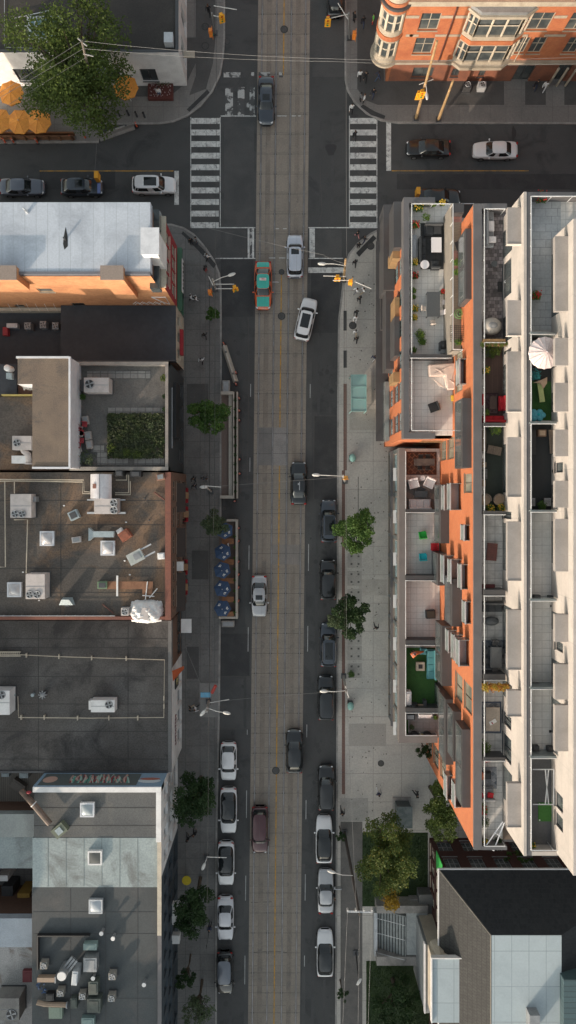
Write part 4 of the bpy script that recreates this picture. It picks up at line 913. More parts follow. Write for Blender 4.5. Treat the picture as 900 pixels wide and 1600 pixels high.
# ================================================================ CARS
def paintm(name, c, met=.35, r=.32, coat=.8): return mat('car_'+name, c, r, met, coat=1.0, grain=.03, gsc=3, geo=False)
CP = {'navy':paintm('navy',(.035,.048,.07)), 'slate':paintm('slate',(.11,.125,.155)), 'greyblue':paintm('greyblue',(.042,.053,.07)), 'white':paintm('white',(.72,.72,.73),.05),
      'pearl':paintm('pearl',(.58,.58,.61),.2), 'silver':paintm('silver',(.42,.42,.43),.5), 'black':paintm('black',(.007,.008,.009),.1), 'charcoal':paintm('charcoal',(.016,.019,.022)),
      'maroon':paintm('maroon',(.06,.012,.018),.4), 'teal':paintm('teal',(.03,.42,.34),.05), 'orange':paintm('orange',(.55,.09,.02),.05), 'bluewhite':paintm('bluewhite',(.50,.53,.60),.3)}
cglass = mat('car_glass',(.012,.015,.017),.06,grain=0,coat=.5); tyre = mat('tyre',(.02,.02,.02),.8,grain=0); rim = mat('wheel_rim',(.35,.35,.36),.35,.8,grain=0)
lampm = mat('headlamp',(.62,.64,.66),.15,grain=0); tailm = mat('tail_lamp',(.30,.012,.012),.25,grain=0); trimm = mat('car_trim',(.02,.02,.022),.6,grain=0)
PROF = {'sedan':dict(H=1.46,ws=(.26,.40),rg=(.70,.85),deck=.98,n=3.6,wt=.70), 'suv':dict(H=1.70,ws=(.235,.355),rg=(.90,.965),deck=1.0,n=4.2,wt=.76), 'cross':dict(H=1.60,ws=(.24,.38),rg=(.80,.95),deck=1.0,n=3.8,wt=.72), 'old':dict(H=1.42,ws=(.29,.41),rg=(.71,.82),deck=.96,n=5,wt=.74)}
def sgp(v,e): return math.copysign(abs(v)**e, v)
def make_car(label, px, py, hdg, col, kind='sedan', L=4.8, W=1.84, roof=None, sunroof=None, rails=False, group='vehicles on the street', hood=None, z=0):
    P_ = PROF[kind]; H=P_['H']; zb=.93 if kind in('sedan','old') else 1.02
    t = thing('car', label, 'car', (*at(px,py,.9)[:2], z), radians(hdg), group)
    N=26; sec=[]
    def top(f):   # f: 0 front .. 1 rear
        if f < .04: return .62+f*3.2
        if f < P_['ws'][0]: return .75+(zb-.02-.75)*((f-.04)/(P_['ws'][0]-.04))**.6
        if f < P_['rg'][1]: return zb
        return zb*P_['deck']-(.20 if kind!='suv' else .1)*((f-P_['rg'][1])/(1.001-P_['rg'][1]))**2.2
    vs=[];fs=[]
    for i in range(N+1):
        f=i/N; f=.5-.5*cos(pi*f); x=L/2-f*L; q=abs(2*f-1); n=P_['n'] if f>.5 else P_['n']*.78
        w_=(W/2)*max(.0,1-q**(n*1.5))**(1/n)*.42+(W/2)*.58*(1 if q<.93 else (1-((q-.93)/.07)**2*.12))
        if f<.5: w_*=1-.05*(1-f*2)
        tp=top(f); nose=min(1,f/.03,(1-f)/.03); zt=.45+(tp-.45)*(.55+.45*nose)
        pr=[(.80,.20),(.97,.34),(1,.55),(.985,(zt+.55)/2),(.955,zt-.05),(.88,zt),(.70,zt+.018),(.40,zt+.04),(0,zt+.05)]
        row=[(x,-w_*a,z_) for a,z_ in pr]+[(x,w_*a,z_) for a,z_ in pr[-2::-1]]
        vs+=row
    M_=len(row)
    for i in range(N):
        for j in range(M_-1): fs.append((i*M_+j,i*M_+j+1,(i+1)*M_+j+1,(i+1)*M_+j))
        fs.append((i*M_+M_-1,i*M_,(i+1)*M_,(i+1)*M_+M_-1))
    fs.append(list(range(M_))); fs.append(list(range(N*M_,N*M_+M_))[::-1])
    cm=CP[col]; body=MB().add(vs,fs).build('body',cm,t,smooth=True)
    # cabin
    xb0=L/2-P_['ws'][0]*L; xb1=L/2-P_['rg'][1]*L; xt0=L/2-P_['ws'][1]*L; xt1=L/2-P_['rg'][0]*L
    wb=W/2*.90; wt=W/2*P_['wt']; nn=5.0
    def S_(th,u,o=0):
        c_,s_=sgp(cos(th),2/nn),sgp(sin(th),2/nn)
        cb_=(xb0+xb1)/2; ab=(xb0-xb1)/2; ct=(xt0+xt1)/2; at_=(xt0-xt1)/2
        uu=u; bul=.05*sin(pi*u)
        x=(cb_+ab*c_)*(1-uu)+(ct+at_*c_)*uu; y=(wb*(1-uu)+wt*uu+bul*.6)*s_
        x+=bul*c_; return Vector((x+o*c_,y+o*s_,zb-.03+(H-.09-(zb-.03))*u+o*.5))
    def grid(fn,na,nb):
        v=[fn(i/na,j/nb) for i in range(na+1) for j in range(nb+1)]
        return v,[(i*(nb+1)+j,(i+1)*(nb+1)+j,(i+1)*(nb+1)+j+1,i*(nb+1)+j+1) for i in range(na) for j in range(nb)]
    m=MB(); v,f_=grid(lambda a_,b_:S_(2*pi*a_,b_),48,3); m.add(v,f_)
    rm=CP.get(roof,cglass) if roof else cm
    m.build('cabin',CP['black'] if roof=='glass' else cm,t,smooth=True)
    ct=(xt0+xt1)/2; at_=(xt0-xt1)/2
    def R_(th,s_): 
        p=S_(th,1.0); return Vector((ct+(p.x-ct)*s_, p.y*s_, H-.09+.09*(1-s_**2.2)))
    m=MB(); v,f_=grid(lambda a_,b_:R_(2*pi*a_,1-b_*.999),48,8); m.add(v,f_); m.build('roof_panel',rm,t,smooth=True)
    def gl(name,t0,t1,u0=.10,u1=.93,na=10):
        m=MB(); v,f_=grid(lambda a_,b_:S_(radians(t0+(t1-t0)*a_),u0+(u1-u0)*b_,.012),na,3); m.add(v,f_); return m.build(name,cglass,t,smooth=True)
    gl('windscreen',-42,42,.05,.97,16); gl('rear_window',180-40,180+40,.12,.94,16)
    for s_ in (1,-1):
        gl('side_window',s_*53,s_*84); gl('side_window',s_*90,s_*(126 if kind!='suv' else 112))
        if kind=='suv': gl('side_window',s_*116,s_*130)
    if sunroof:
        a0,a1,wd=sunroof; xs0=xt0-(xt0-xt1)*a0; xs1=xt0-(xt0-xt1)*a1
        def Q(a_,b_):
            x=xs0+(xs1-xs0)*a_; y=wt*wd*(2*b_-1); r_=max(abs((x-ct)/at_),abs(y/wt)); r_=(abs((x-ct)/at_)**nn+abs(y/wt)**nn)**(1/nn)
            return Vector((x,y,H-.09+.09*(1-min(1,r_)**2.2)+.008))
        m=MB(); v,f_=grid(Q,8,6); m.add(v,f_); m.build('sunroof',cglass,t,smooth=True)
    for s_ in (1,-1):
        m=MB(); m.ball((xb0-.42,s_*(W/2+.09),zb+.06),(.09,.12,.075),10,6); m.box(xb0-.46,xb0-.38,s_*(W/2-.08),s_*(W/2+.03),zb,zb+.05); m.build('wing_mirror',cm,t,smooth=True)
        m=MB(); m.ball((L/2-.30,s_*(W/2-.33),.70),(.24,.17,.065),10,6,Matrix.Identity(4)); m.build('headlight',lampm,t,smooth=True)
        m=MB(); m.ball((-L/2+.12,s_*(W/2-.24),.80),(.12,.17,.085),10,6); m.build('taillight',tailm,t,smooth=True)
        for xw in (L*.31,-L*.29):
            Mx=Matrix.Translation((xw,s_*(W/2-.10),.33))@Matrix.Rotation(pi/2,4,'X')
            wo=MB().cyl(0,0,-.115,.115,.33,n=20,M=Mx).build('wheel',tyre,t); MB().cyl(0,0,-.12,.12,.21,n=10,M=Mx).build('rim',rim,wo)
        if rails:
            m=MB(); m.tube([S_(radians(s_*60),1)+Vector((0,0,.03)),S_(radians(s_*75),1)+Vector((0,0,.08)),S_(radians(s_*105),1)+Vector((0,0,.08)),S_(radians(s_*122),1)+Vector((0,0,.03))],.025,5); m.build('roof_rail',rim if col!='black' else trimm,t)
    m=MB(); m.box(L/2-.03,L/2+.005,-.42,.42,.34,.56); m.build('grille',trimm,t)
    return t
G1='vehicles driving on the street'; G2='cars parked along the kerb'; G3='cars on the cross street'
make_car('dark grey blue sedan at the left edge of the cross street',33,291,0,'slate','sedan',4.9,group=G3)
make_car('dark blue grey car under the hanging yellow traffic signal on the cross street',127,291,0,'greyblue','cross',4.55,sunroof=(.15,.55,.62),group=G3)
make_car('white car with dark sunroof waiting behind the left stop line',240,288,0,'white','suv',4.75,sunroof=(.1,.62,.66),group=G3)
make_car('black sedan on the cross street next to the right stop line',670,230,180,'black','sedan',4.85,group=G3)
make_car('white sedan on the cross street behind the black sedan',775,233,180,'white','sedan',4.85,group=G3)
make_car('black car half hidden behind the top edge of the terraced building',686,307,0,'black','sedan',4.8,group=G3)
make_car('dark blue grey saloon crossing the faded markings near the top of the street',416,155,-90,'greyblue','sedan',5.2,group=G1,sunroof=(.1,.5,.6))
make_car('silver white car stopped at the crosswalk next to the taxi',461,399,90,'bluewhite','suv',4.65,sunroof=(.08,.32,.6),rails=True,group=G1)
make_car('white car steering diagonally between lanes, black sunroof',478,498,77,'white','suv',4.65,sunroof=(.12,.72,.66),rails=True,group=G1)
make_car('dark grey sedan driving past the right street lamp, grey marks on roof',467,755,90,'charcoal','sedan',4.7,group=G1)
make_car('silver sedan with small sunroof driving beside the blue parasols',405,932,-90,'silver','sedan',4.5,1.78,sunroof=(.12,.5,.6),group=G1)
make_car('black car driving alone near the manhole on the tram tracks',460,1175,90,'charcoal','cross',4.7,group=G1)
make_car('maroon car driving down the tram tracks',406,1298,-90,'maroon','suv',5.1,group=G1)
make_car('blue grey car with long glass roof parked beside the upper round kerb tree',514,814,90,'greyblue','suv',4.65,sunroof=(.05,.85,.68),rails=True,group=G2)
make_car('black car with a blue reflection in its windscreen parked between the two kerb trees',513,906,90,'black','suv',4.4,group=G2)
make_car('blue grey car with silver roof rails parked beneath the lower kerb tree',513.5,1008,90,'greyblue','suv',4.75,rails=True,group=G2,sunroof=(.1,.8,.6))
make_car('black car parked under the arm of the lower right street lamp',509.5,1091,90,'charcoal','suv',4.85,group=G2)
make_car('black car parked right before the white car with long glass roof',510,1232,90,'black','suv',4.85,group=G2)
make_car('white car with long dark glass roof, uppermost white car at the right kerb',506.5,1313,90,'white','cross',5.1,roof='glass',group=G2)
make_car('old silver saloon with its driver door open at the right kerb',509,1395,90,'silver','old',4.8,1.76,group=G2)
make_car('white car with black roof, lowest car parked at the right kerb',508,1491,90,'white','cross',5.0,roof='glass',group=G2)
make_car('white hatchback with plain white roof, first of the left kerb row',357,1191,-90,'white','cross',4.15,1.8,group=G2)
make_car('white car with full black glass roof, second of the left kerb row',357,1268,-90,'white','cross',4.95,roof='glass',group=G2)
make_car('white coupe with black roof, third of the left kerb row',353,1351,-90,'white','cross',4.75,roof='glass',group=G2)
make_car('white sedan with white roof beside the dark left tree',352,1437,-90,'pearl','sedan',4.75,group=G2)
make_car('black car with silver grey hood, last of the left kerb row',351,1522,-90,'black','suv',4.6,roof='slate',group=G2)
make_car('dark car cut by the top edge of the photo near the signal',524,-10,90,'black','suv',4.8,group=G1)
# open door of the old saloon
car_old=[o for o in bpy.data.objects if o.get('label','').startswith('old silver')][0]
m=MB(); m.box(.35,.42,-1.72,-.88,.35,.95); m.build('open_door',CP['silver'],car_old); 
# taxi
tx_=make_car('teal and orange taxi with a roof sign driving down the tracks',411,445,-90,'orange','sedan',5.2,1.92,group=G1); tx_.name='taxi'; tx_['category']='taxi'
for ch in tx_.children:
    if ch.name.startswith('roof_panel'): ch.data.materials[0]=CP['teal']
def patch_top(name, f0, f1, wd, mm, zz):
    m=MB(); Lx=5.2
    vs=[];nn_=8
    for i in range(nn_+1):
        f=f0+(f1-f0)*i/nn_; x=Lx/2-f*Lx
        for j in range(5):
            y=wd*(j/2-1); vs.append((x,y,zz(f)+.05*(1-(abs(y)/.95)**2)+.012))
    fs=[(i*5+j,(i+1)*5+j,(i+1)*5+j+1,i*5+j+1) for i in range(nn_) for j in range(4)]
    m.add(vs,fs); m.build(name,mm,tx_,smooth=True)
patch_top('bonnet',.05,.25,.66,CP['teal'],lambda f:.752+(.91-.75)*max(0,(f-.04)/.22)**.6)
patch_top('boot_lid',.865,.975,.66,CP['teal'],lambda f:.93*.98-.20*max(0,((f-.85)/.151))**2.2)
m=MB(); m.box(-.55,-.30,-.36,.36,1.45,1.60); sg=m.build('roof_sign',mat('sign_white',(.7,.68,.66),.5),tx_)
g=MB()
def letters(g,s,x,y,h,w_,z,dx=(0,-1)):
    """tiny block capitals laid flat, reading along -y (towards the car's right)"""
    F={'T':[(0,1,1,1),(.5,0,.5,1)],'A':[(0,0,.5,1),(.5,1,1,0),(.25,.45,.75,.45)],'X':[(0,0,1,1),(0,1,1,0)],'I':[(.5,0,.5,1)]}
    for i,c_ in enumerate(s):
        for (x0,y0,x1,y1) in F[c_]:
            g.tube([(x+y0*h,y-(i*1.35+x0)*w_,z),(x+y1*h,y-(i*1.35+x1)*w_,z)],.018,4)
letters(g,'TAXI',-.52,.28,.17,.10,1.602); g.build('sign_lettering',mat('red_letter',(.5,.03,.02),.5),sg)
dk=[o for o in bpy.data.objects if o.get('label','').startswith('dark grey sedan driving')][0]
m=MB(); m.box(-.75,.15,-.10,-.02,1.462,1.475); m.box(-.2,.0,-.02,.12,1.463,1.472); m.build('roof_marking',CP['silver'],dk)

# ================================================================ TREES
lfA=leafmat('leaf_green',(.045,.10,.022),(.075,.14,.03),(.12,.19,.045)); lfD=leafmat('leaf_dark',(.018,.042,.013),(.028,.058,.017),(.05,.085,.025))
lfY=leafmat('leaf_yellowing',(.05,.085,.018),(.09,.12,.025),(.19,.15,.02),.6); lfB=leafmat('leaf_olive',(.055,.085,.018),(.08,.115,.022),(.13,.15,.03)); lfO=leafmat('leaf_grey_green',(.07,.10,.05),(.09,.12,.06),(.12,.15,.07)); lfG=leafmat('leaf_gold',(.35,.20,.015),(.25,.17,.02),(.40,.25,.03))
bark=mat('bark',(.10,.075,.055),.9,c2=(.07,.055,.04),sc=3,geo=False)
def leaves(n, clumps, size, rr, flat_=.5):
    m=MB(); tot=sum(c[3]**2 for c in clumps)
    for (cx_,cy_,cz_,r) in clumps:
        k=int(n*r*r/tot)
        for i in range(k):
            d=Vector((rr.gauss(0,1),rr.gauss(0,1),rr.gauss(0,1))).normalized(); d.z*=.75
            q=rr.random()**.35*(1+.16*sin(5*math.atan2(d.y,d.x)+cx_*3))*r
            p=Vector((cx_,cy_,cz_))+d*q
            nrm=(Vector((rr.gauss(0,1),rr.gauss(0,1),rr.gauss(0,1)))*flat_+Vector((0,0,1))).normalized()
            u=nrm.orthogonal().normalized(); u.rotate(Matrix.Rotation(rr.uniform(0,6.28),3,nrm)); v=nrm.cross(u); s=size*rr.uniform(.6,1.3)
            m.v+= [p-u*s*.5, p+v*s*.28, p+u*s*.5, p-v*s*.28]; o=len(m.v)-4; m.f.append([o,o+1,o+2,o+3]); m.m.append(0)
    return m
def tree(label, px, py, zc, R, lm, n, nclump=20, size=.21, group='street trees', el=(1,1), name='street_tree', seed=0, hz=.8, zg=.13, extra=None):
    rr=random.Random(seed or int(px*7+py)); c=at(px,py,zc)
    t=thing(name,label,'tree',(c.x,c.y,zg),0,group); h=zc-zg
    cl=[(0,0,h,R*.42)]
    for i in range(nclump):
        a=2*pi*i*.618+rr.uniform(-.3,.3); q=R*rr.uniform(.3,.93)
        cl.append((q*cos(a)*el[0],q*sin(a)*el[1],h+R*hz*rr.uniform(-.5,.55),R*rr.uniform(.17,.36)))
    leaves(n,cl,size,rr).build('crown',lm,t)
    m=MB(); m.tube([(0,0,0),(.04,.02,h*.4),(-.03,.03,h*.8),(0,0,h)],[.16*R/2+.03,.12*R/2+.02,.09*R/2,.04],8)
    for q in cl[1:]:
        m.tube([(0,0,h*.45),(q[0]*.5,q[1]*.5,h*.5+(q[2]-h*.5)*.6),(q[0],q[1],q[2])],[.07*R/2,.045*R/2,.015],5)
    m.build('trunk',bark,t)
    if extra:
        for (ex,ey,ez,er,mm,en) in extra:
            p=at(ex,ey,ez)-Vector((c.x,c.y,zg)); leaves(en,[(p.x,p.y,p.z,er)],size,rr).build('gold_branch',mm,t)
    return t
tree('round green tree behind the wooden patio deck',326,650,5,2.05,lfA,5200)
tree('small pale olive tree next to the blue parasols',333,820,4.2,1.4,lfO,2600,size=.17)
tree('round dense tree beside the upper parked blue grey car',557,828,5,2.1,lfA,6500)
tree('darker tree over the parked cars, lower of the two at the right kerb',548,962,5,2.0,lfD,5600,el=(.95,1.1),extra=[(523,970,4.5,.8,lfO,700)])
tree('broad dark tree in front of the white windowed building',303,1252,6,2.6,lfD,7000,group='street trees on the shaded pavement')
tree('tall dark tree in front of the dark blue building',302,1422,6,2.3,lfD,6000,el=(.85,1.25),group='street trees on the shaded pavement')
tree('sparse olive tree at the bottom of the left pavement',308,1578,4.5,1.7,lfO,1500,group='street trees on the shaded pavement')
tree('small dark tree at the bottom left corner of the pavement',290,1530,4,1.0,lfD,900,group='street trees on the shaded pavement')
tree('huge feathery tree shading the orange parasols',112,105,9.5,5.9,lfB,21000,nclump=46,size=.26,group='large garden trees',name='large_tree',el=(1.0,1.12),zg=0)
tree('big tree turning yellow on the lawn by the stairs',603,1340,6,3.4,lfY,12500,nclump=24,group='large garden trees',name='large_tree',el=(.85,1.1),extra=[(598,1385,6,.9,lfY,500),(612,1412,5.4,.8,lfG,650),(610,1400,5.4,.9,lfG,250)])
tree('green tree squeezed between orange brick wall and the plaza',690,1268,6,2.3,lfB,6500,nclump=18,group='large garden trees',name='large_tree',el=(.75,1.4),hz=.5)
tree('low dark tree on the lower lawn by the stairs',622,1570,4,2.6,lfD,6000,nclump=16,group='large garden trees',name='large_tree',zg=.15)
tree('small green tree in the gap behind the terraced building',810,1345,4,1.5,lfA,2200,group='large garden trees',name='large_tree',el=(2.2,.5))
tree('young street shrub tree in a square planter by the left signal',331,490,1.9,.95,lfA,1900,size=.15,nclump=9,name='planter_tree',group='planters on the pavement')
tree('thin shrub by the wires at the right kerb bottom',534,1555,2.5,.7,lfD,500,size=.15,nclump=6,name='kerb_shrub',group='small kerb shrubs')
tree('thin shrub by the right kerb above the silver saloon',533,1308,2.5,.6,lfD,450,size=.15,nclump=6,name='kerb_shrub',group='small kerb shrubs')
tree('dark bush beneath the end of the lower terraces',664,1172,3,.9,lfD,900,size=.15,nclump=7,name='corner_bush',group='small kerb shrubs')
# ================================================================ POLES, SIGNALS, LAMPS, WIRES
polem=mat('grey_pole',(.20,.20,.20),.6,grain=.1); woodp=mat('pole_timber',(.36,.24,.12),.8,c2=(.28,.18,.09),sc=2); concp=mat('pole_concrete',(.34,.32,.29),.8,grain=.1)
sigy=mat('signal_yellow',(.72,.33,.02),.5,grain=.05); sigo=mat('signal_orange',(.65,.20,.03),.5); lampw=mat('lamp_housing',(.50,.49,.47),.4,grain=0)
wirem=mat('cable_rubber',(.045,.045,.045),.7,grain=0); wirel=mat('cable_steel',(.20,.195,.19),.6,.1,grain=0)
def pole(label,base,top,z,r=.14,m_=polem,lamps=(),sigs=(),arms=(),extra=None,name='street_light_pole',group='poles along the street',foot=True):
    b0=at(*base,.13); t=thing(name,label,'pole',b0,0,group); tp=at(*top,z)
    part(t,'shaft',MB().tube([b0,tp],[r,r*.65],10),m_)
    if foot: part(t,'foot',MB().box(b0.x-.28,b0.x+.28,b0.y-.28,b0.y+.28,.131,.25),dmetal)
    for (fx,fy,hx,hy,zh) in lamps:
        f=at(fx,fy,zh-.3); h=at(hx,hy,zh); mid=(f+h)/2+Vector((0,0,.25))
        part(t,'lamp_arm',MB().tube([f,mid,h],.04,6),lampw)
        d=(h-f); d.z=0; d.normalize(); M=Matrix.Translation(h)@Matrix.Rotation(math.atan2(d.y,d.x),4,'Z')
        part(t,'lamp_head',MB().ball((0,0,0),(.42,.17,.1),12,6,M),lampw,smooth=True)
    for (sx,sy,zs,rot,mm) in sigs:
        c_=at(sx,sy,zs); M=Matrix.Translation(c_)@Matrix.Rotation(radians(rot),4,'Z')
        m=MB(); m.box(-.17,.17,-.16,.16,-.5,.5,M)
        so=part(t,'signal_head',m,mm)
        m=MB(); m.box(-.3,.3,-.165,-.20,-.62,.62,M); m.build('backplate',mm,so,world=True)
        for k,cc in enumerate(((.3,.02,.01),(.3,.15,.01),(.01,.2,.08))):
            m=MB(); m.ball((0,-.21,.32-.32*k),(.11,.06,.11),8,5,M); m.build('lens',mat('lens%d'%k,cc,.3,grain=0),so,world=True)
    for (x0,y0,z0,x1,y1,z1) in arms: part(t,'arm',MB().tube([at(x0,y0,z0),at(x1,y1,z1)],.045,6),lampw)
    if extra: extra(t)
    return t
pole('right corner pole with curved lamp, yellow signals and timber top','537,438' and (537,438),(540,405),8.5,.15,woodp,lamps=((540,415,503,412,8.3),),sigs=((527,434,6,0,sigy),(547,441,6,90,sigy)),arms=((540,432,6,505,431,6),(545,436,6.2,580,451,6.2),(520,438,6,556,438,6)),group='signal poles at the crossing')
pole('left corner signal pole with lamp opposite the taxi',(337,452),(332,436),7.5,.12,concp,lamps=((333,440,362,429,7.4),),sigs=((367,450,5.5,20,sigy),(328,457,5.5,90,sigo)),arms=((335,444,5.6,366,444,5.6),(337,451,5.6,366,451,5.6),(326,432,7,333,446,7)),group='signal poles at the crossing')
pole('top left signal pole with one large yellow signal over the lane',(336,52),(331,20),6.5,.11,polem,sigs=((346,27,5.5,20,sigy),(329,51,5,90,sigo)),arms=((332,24,5.6,346,27,5.6),(334,9,6,370,15,6)),group='signal poles at the crossing')
pole('top right signal pole with yellow signal hanging over the street',(546,60),(545,20),7.5,.12,polem,sigs=((512,33,6,0,sigy),(553,55,5,90,sigo)),arms=((544,22,6.3,510,30,6.3),(544,30,7,528,5,7)),group='signal poles at the crossing')
pole('street lamp with long arm above the dark grey sedan',(539,752),(536,743),8.2,.14,concp,lamps=((537,744,494,742,8.2),),sigs=((540,746,6.6,0,sigy),))
pole('street lamp with arm over the black parked car',(537,1056),(541,1082),8.2,.13,concp,lamps=((540,1079,506,1080,8.1),),arms=((540,1072,7,545,1090,7),))
def banner(t): 
    m=MB(); a_=at(321,1086,5); m.box(a_.x-.5,a_.x+.5,a_.y-.25,a_.y+.25,4.9,5.0); part(t,'blue_banner',m,mat('banner_blue',(.10,.28,.42),.6)); 
    m=MB(); m.tube([at(331,1083,5),at(337,1071,5.2)],.16,6); part(t,'red_banner',m,mat('banner_red',(.35,.04,.03),.6))
pole('twin lamp pole with blue and red banners on the pale slab',(326,1096),(323,1112),8,.16,concp,lamps=((323,1106,354,1114,8),(323,1106,317,1114,8)),arms=((328,1098,6,358,1093,6),),extra=banner)
pole('left lamp with twin white arms by the patio end, holds the upper span wire',(330,768),(322,761),7,.1,concp,lamps=((323,761,318,761,7),),arms=((320,759,7,345,761,7),))
pole('tall timber pole with yellow signals in front of the ornate brick building',(650,185),(683,64),13.5,.17,woodp,sigs=((654,148,5.5,0,sigy),(659,146,5.9,0,sigy)),lamps=((664,128,667,150,7),),arms=((655,132,6.5,677,124,6.5),),group='poles on the cross street')
pole('shorter timber pole in front of the ornate brick building, right of the signals',(685,187),(708,126),7.6,.17,woodp,group='poles on the cross street')
def trafo(t):
    c_=at(160,114,9); part(t,'transformer',MB().cyl(c_.x,c_.y,8.2,9.4,.42,n=16),lmetal)
    part(t,'crossarm',MB().tube([at(122,60,14.2),at(136,72,14.2)],.07,5),polem); part(t,'crossarm',MB().tube([at(130,84,12.6),at(146,88,12.6)],.06,5),polem)
pole('utility pole with grey transformer rising through the huge feathery tree',(158,192),(128,64),14.4,.17,mat('grey_timber',(.13,.11,.09),.9),lamps=((154,130,146,165,8),),extra=trafo,group='poles on the cross street')
def xarm(t):
    part(t,'crossarm',MB().tube([at(542,1424,13.8),at(582,1425,13.8)],.09,6),lmetal)
    for px_ in (543,556,568,581):
        c_=at(px_,1421,14); part(t,'insulator',MB().cyl(c_.x,c_.y,13.85,14.2,.08,n=8),lampw)
pole('dark utility pole with pale crossarm between kerb and lawn',(538,1300),(562,1430),14,.17,mat('dark_timber',(.06,.05,.045),.9),lamps=((551,1368,518,1362,9),),extra=xarm)
pole('slim dark pole with small white lamp near the bottom right wires',(556,1488),(561,1534),6.5,.07,black,lamps=((561,1530,561,1534,6.6),))
pole('thin lamp post over the third white car of the left row',(323,1339),(323,1341),7,.06,polem,lamps=((323,1341,318,1354,7),),arms=((323,1339,7,354,1340,7),))
def wire(label,pts,r=.03,m_=wirem,group='overhead wires',sag=.0):
    r*=.4
    w=[at(*p) for p in pts]; out=[]
    for a_,b_ in zip(w,w[1:]):
        for k in range(8):
            t=k/8; q=a_.lerp(b_,t); q.z-=sag*4*t*(1-t); out.append(q)
    out.append(w[-1]); tag(MB().tube(out,r,5).build('overhead_wire',m_,world=True),label,'wire',group)
wire('dark cable running the full length of the left pavement, nearer the kerb',[(338,-30,9),(336.5,400,9),(334,800,9),(326,1105,9),(321,1640,9)],.045,sag=.5)
wire('dark cable running along the left pavement, farther from the kerb',[(322,-30,8.5),(321,400,8.5),(319,800,8.5)],.03,sag=.4)
wire('cable following the right kerb for the length of the street',[(541,-30,9),(542,430,8.5),(541,750,8.5),(542,1082,8.5),(557,1424,13)],.035,wirel,sag=.4)
wire('thin wire over the right kerb, next to the cable following it',[(538,440,7.5),(537.5,745,7.5),(539,1078,7.5)],.02,sag=.3)
wire('upper pale wire crossing the top of the photo above the intersection',[(128,64,14.3),(520,92,13.6),(930,88,14)],.035,wirel,sag=.4)
wire('lower pale wire crossing the top of the photo above the intersection',[(132,76,13.8),(520,96,13.2),(930,99,13.4)],.035,wirel,sag=.4)
wire('wire from the transformer pole to the corner restaurant roof',[(137,87,12.6),(190,88,8)],.025,wirel)
for i,(a_,b_) in enumerate((((128,64,14.3),(-40,170,14)),((132,75,13.8),(-40,176,13.4)),((137,88,12.6),(-40,196,12)))):
    wire(('upper','middle','lower')[i]+' of three pale wires from the transformer pole to the left edge',[a_,b_],.035,wirel)
wire('span wire from the left corner across the taxi to the curved lamp',[(310,352,7),(505,398,7.3),(540,412,7.5)],.03,wirel,sag=.3)
wire('span wire crossing the street above the dark grey sedan',[(325,761,6.8),(540,745,6.8)],.03,wirel,sag=.3)
wire('span wire crossing the street above the black parked car',[(330,1097,6.8),(540,1080,6.8)],.03,wirel,sag=.3)
wire('thin wire from the white canopy down to the twin lamp pole',[(279,985,4.5),(312,1065,6.5),(323,1105,7)],.025,wirel)
for i,(a_,b_) in enumerate(((543,534),(562,559),(581,574))): wire(('left','middle','right')[i]+' of the three wires from the pale crossarm to the bottom edge',[(a_,1424,14),(b_,1640,13.5)],.035,wirel)
wire('wire from the transformer pole down over the hanging signal',[(158,125,8.5),(148,270,6.5)],.025,wirel)
for o_,nm in ((-22.6,'left'),(22.8,'right')): wire('thin tram contact wire above the %s track'%nm,[(cx(y_)+o_*1.0-(450-cx(y_))*0+(cx(y_)+o_-450)*.08,y_ if 0 else (y_-765)*1.08+765,5.8) for y_ in (-60,360,760,1090,1560)],.012,group='tram contact wires')
# hanging signal over the cross street
t=thing('hanging_signal','yellow signal hanging over the dark blue grey car on the cross street','traffic signal',at(152,278,5.5),0); c_=at(152,276,5.5)
part(t,'signal_head',MB().box(c_.x-.2,c_.x+.2,c_.y-.35,c_.y+.35,5,6),sigy); part(t,'blue_sign',MB().box(c_.x-.05,c_.x+.25,c_.y-1.6,c_.y-.6,5.2,5.3),mat('sign_blue',(.12,.16,.35),.5))
t=thing('corner_signal','yellow signal peeking above the top edge of the terraced building','traffic signal',at(654,300,5),0); part(t,'signal_head',MB().pbox(651,292,657,303,4.8,5.8),sigy); part(t,'post',MB().cyl(at(655,300,4)[0],at(655,300,4)[1]-.1,.1,4.79,.07),polem)

# ================================================================ STREET FURNITURE
def furn(name,label,cat,px,py,z,rz=0,group=None): return thing(name,label,cat,at(px,py,z),radians(rz),group)
tealg=mat('shelter_glass',(.22,.40,.39),.15,grain=0,alpha=.6)
t=furn('bus_shelter','teal glass bus shelter on the right pavement near the manhole','bus shelter',557,619,.13)
m=MB(); m.box(-.82,.82,-1.9,1.9,2.45,2.5); m.build('roof_glass',tealg,t)
m=MB()
for x_ in (-.82,.76): m.box(x_,x_+.06,-1.95,1.95,2.40,2.56)
for y_ in (-1.95,-.65,.65,1.9): m.box(-.755,.755,y_,y_+.05,2.40,2.56)
m.build('roof_frame',mat('shelter_frame',(.25,.42,.40),.4,.2),t)
for x_,y_ in ((-.79,-1.9),(-.79,1.9),(.79,-1.9),(.79,1.9)): MB().cyl(x_,y_,0,2.4,.05,n=8).build('post',MAT['shelter_frame'],t)
MB().box(.76,.80,-1.8,1.8,.3,2.2).build('back_glass',tealg,t); MB().box(.3,.7,-1.2,1.2,.45,.5).build('bench',lmetal,t)
bing=mat('bin_green',(.25,.45,.40),.5)
for px_,py_,lab in ((549.5,716,'pale green litter bin near the wide concrete plaza below the bus shelter'),(546.5,1099,'pale green litter bin beside the lower right lamp pole')):
    t=furn('litter_bin',lab,'litter bin',px_,py_,.13,0,'pale green litter bins'); MB().box(-.3,.3,-.35,.35,0,1.0).build('bin_body',dmetal,t,bevel=.05); MB().ball((0,0,1.0),(.38,.45,.28),14,6).build('hood',bing,t,smooth=True)
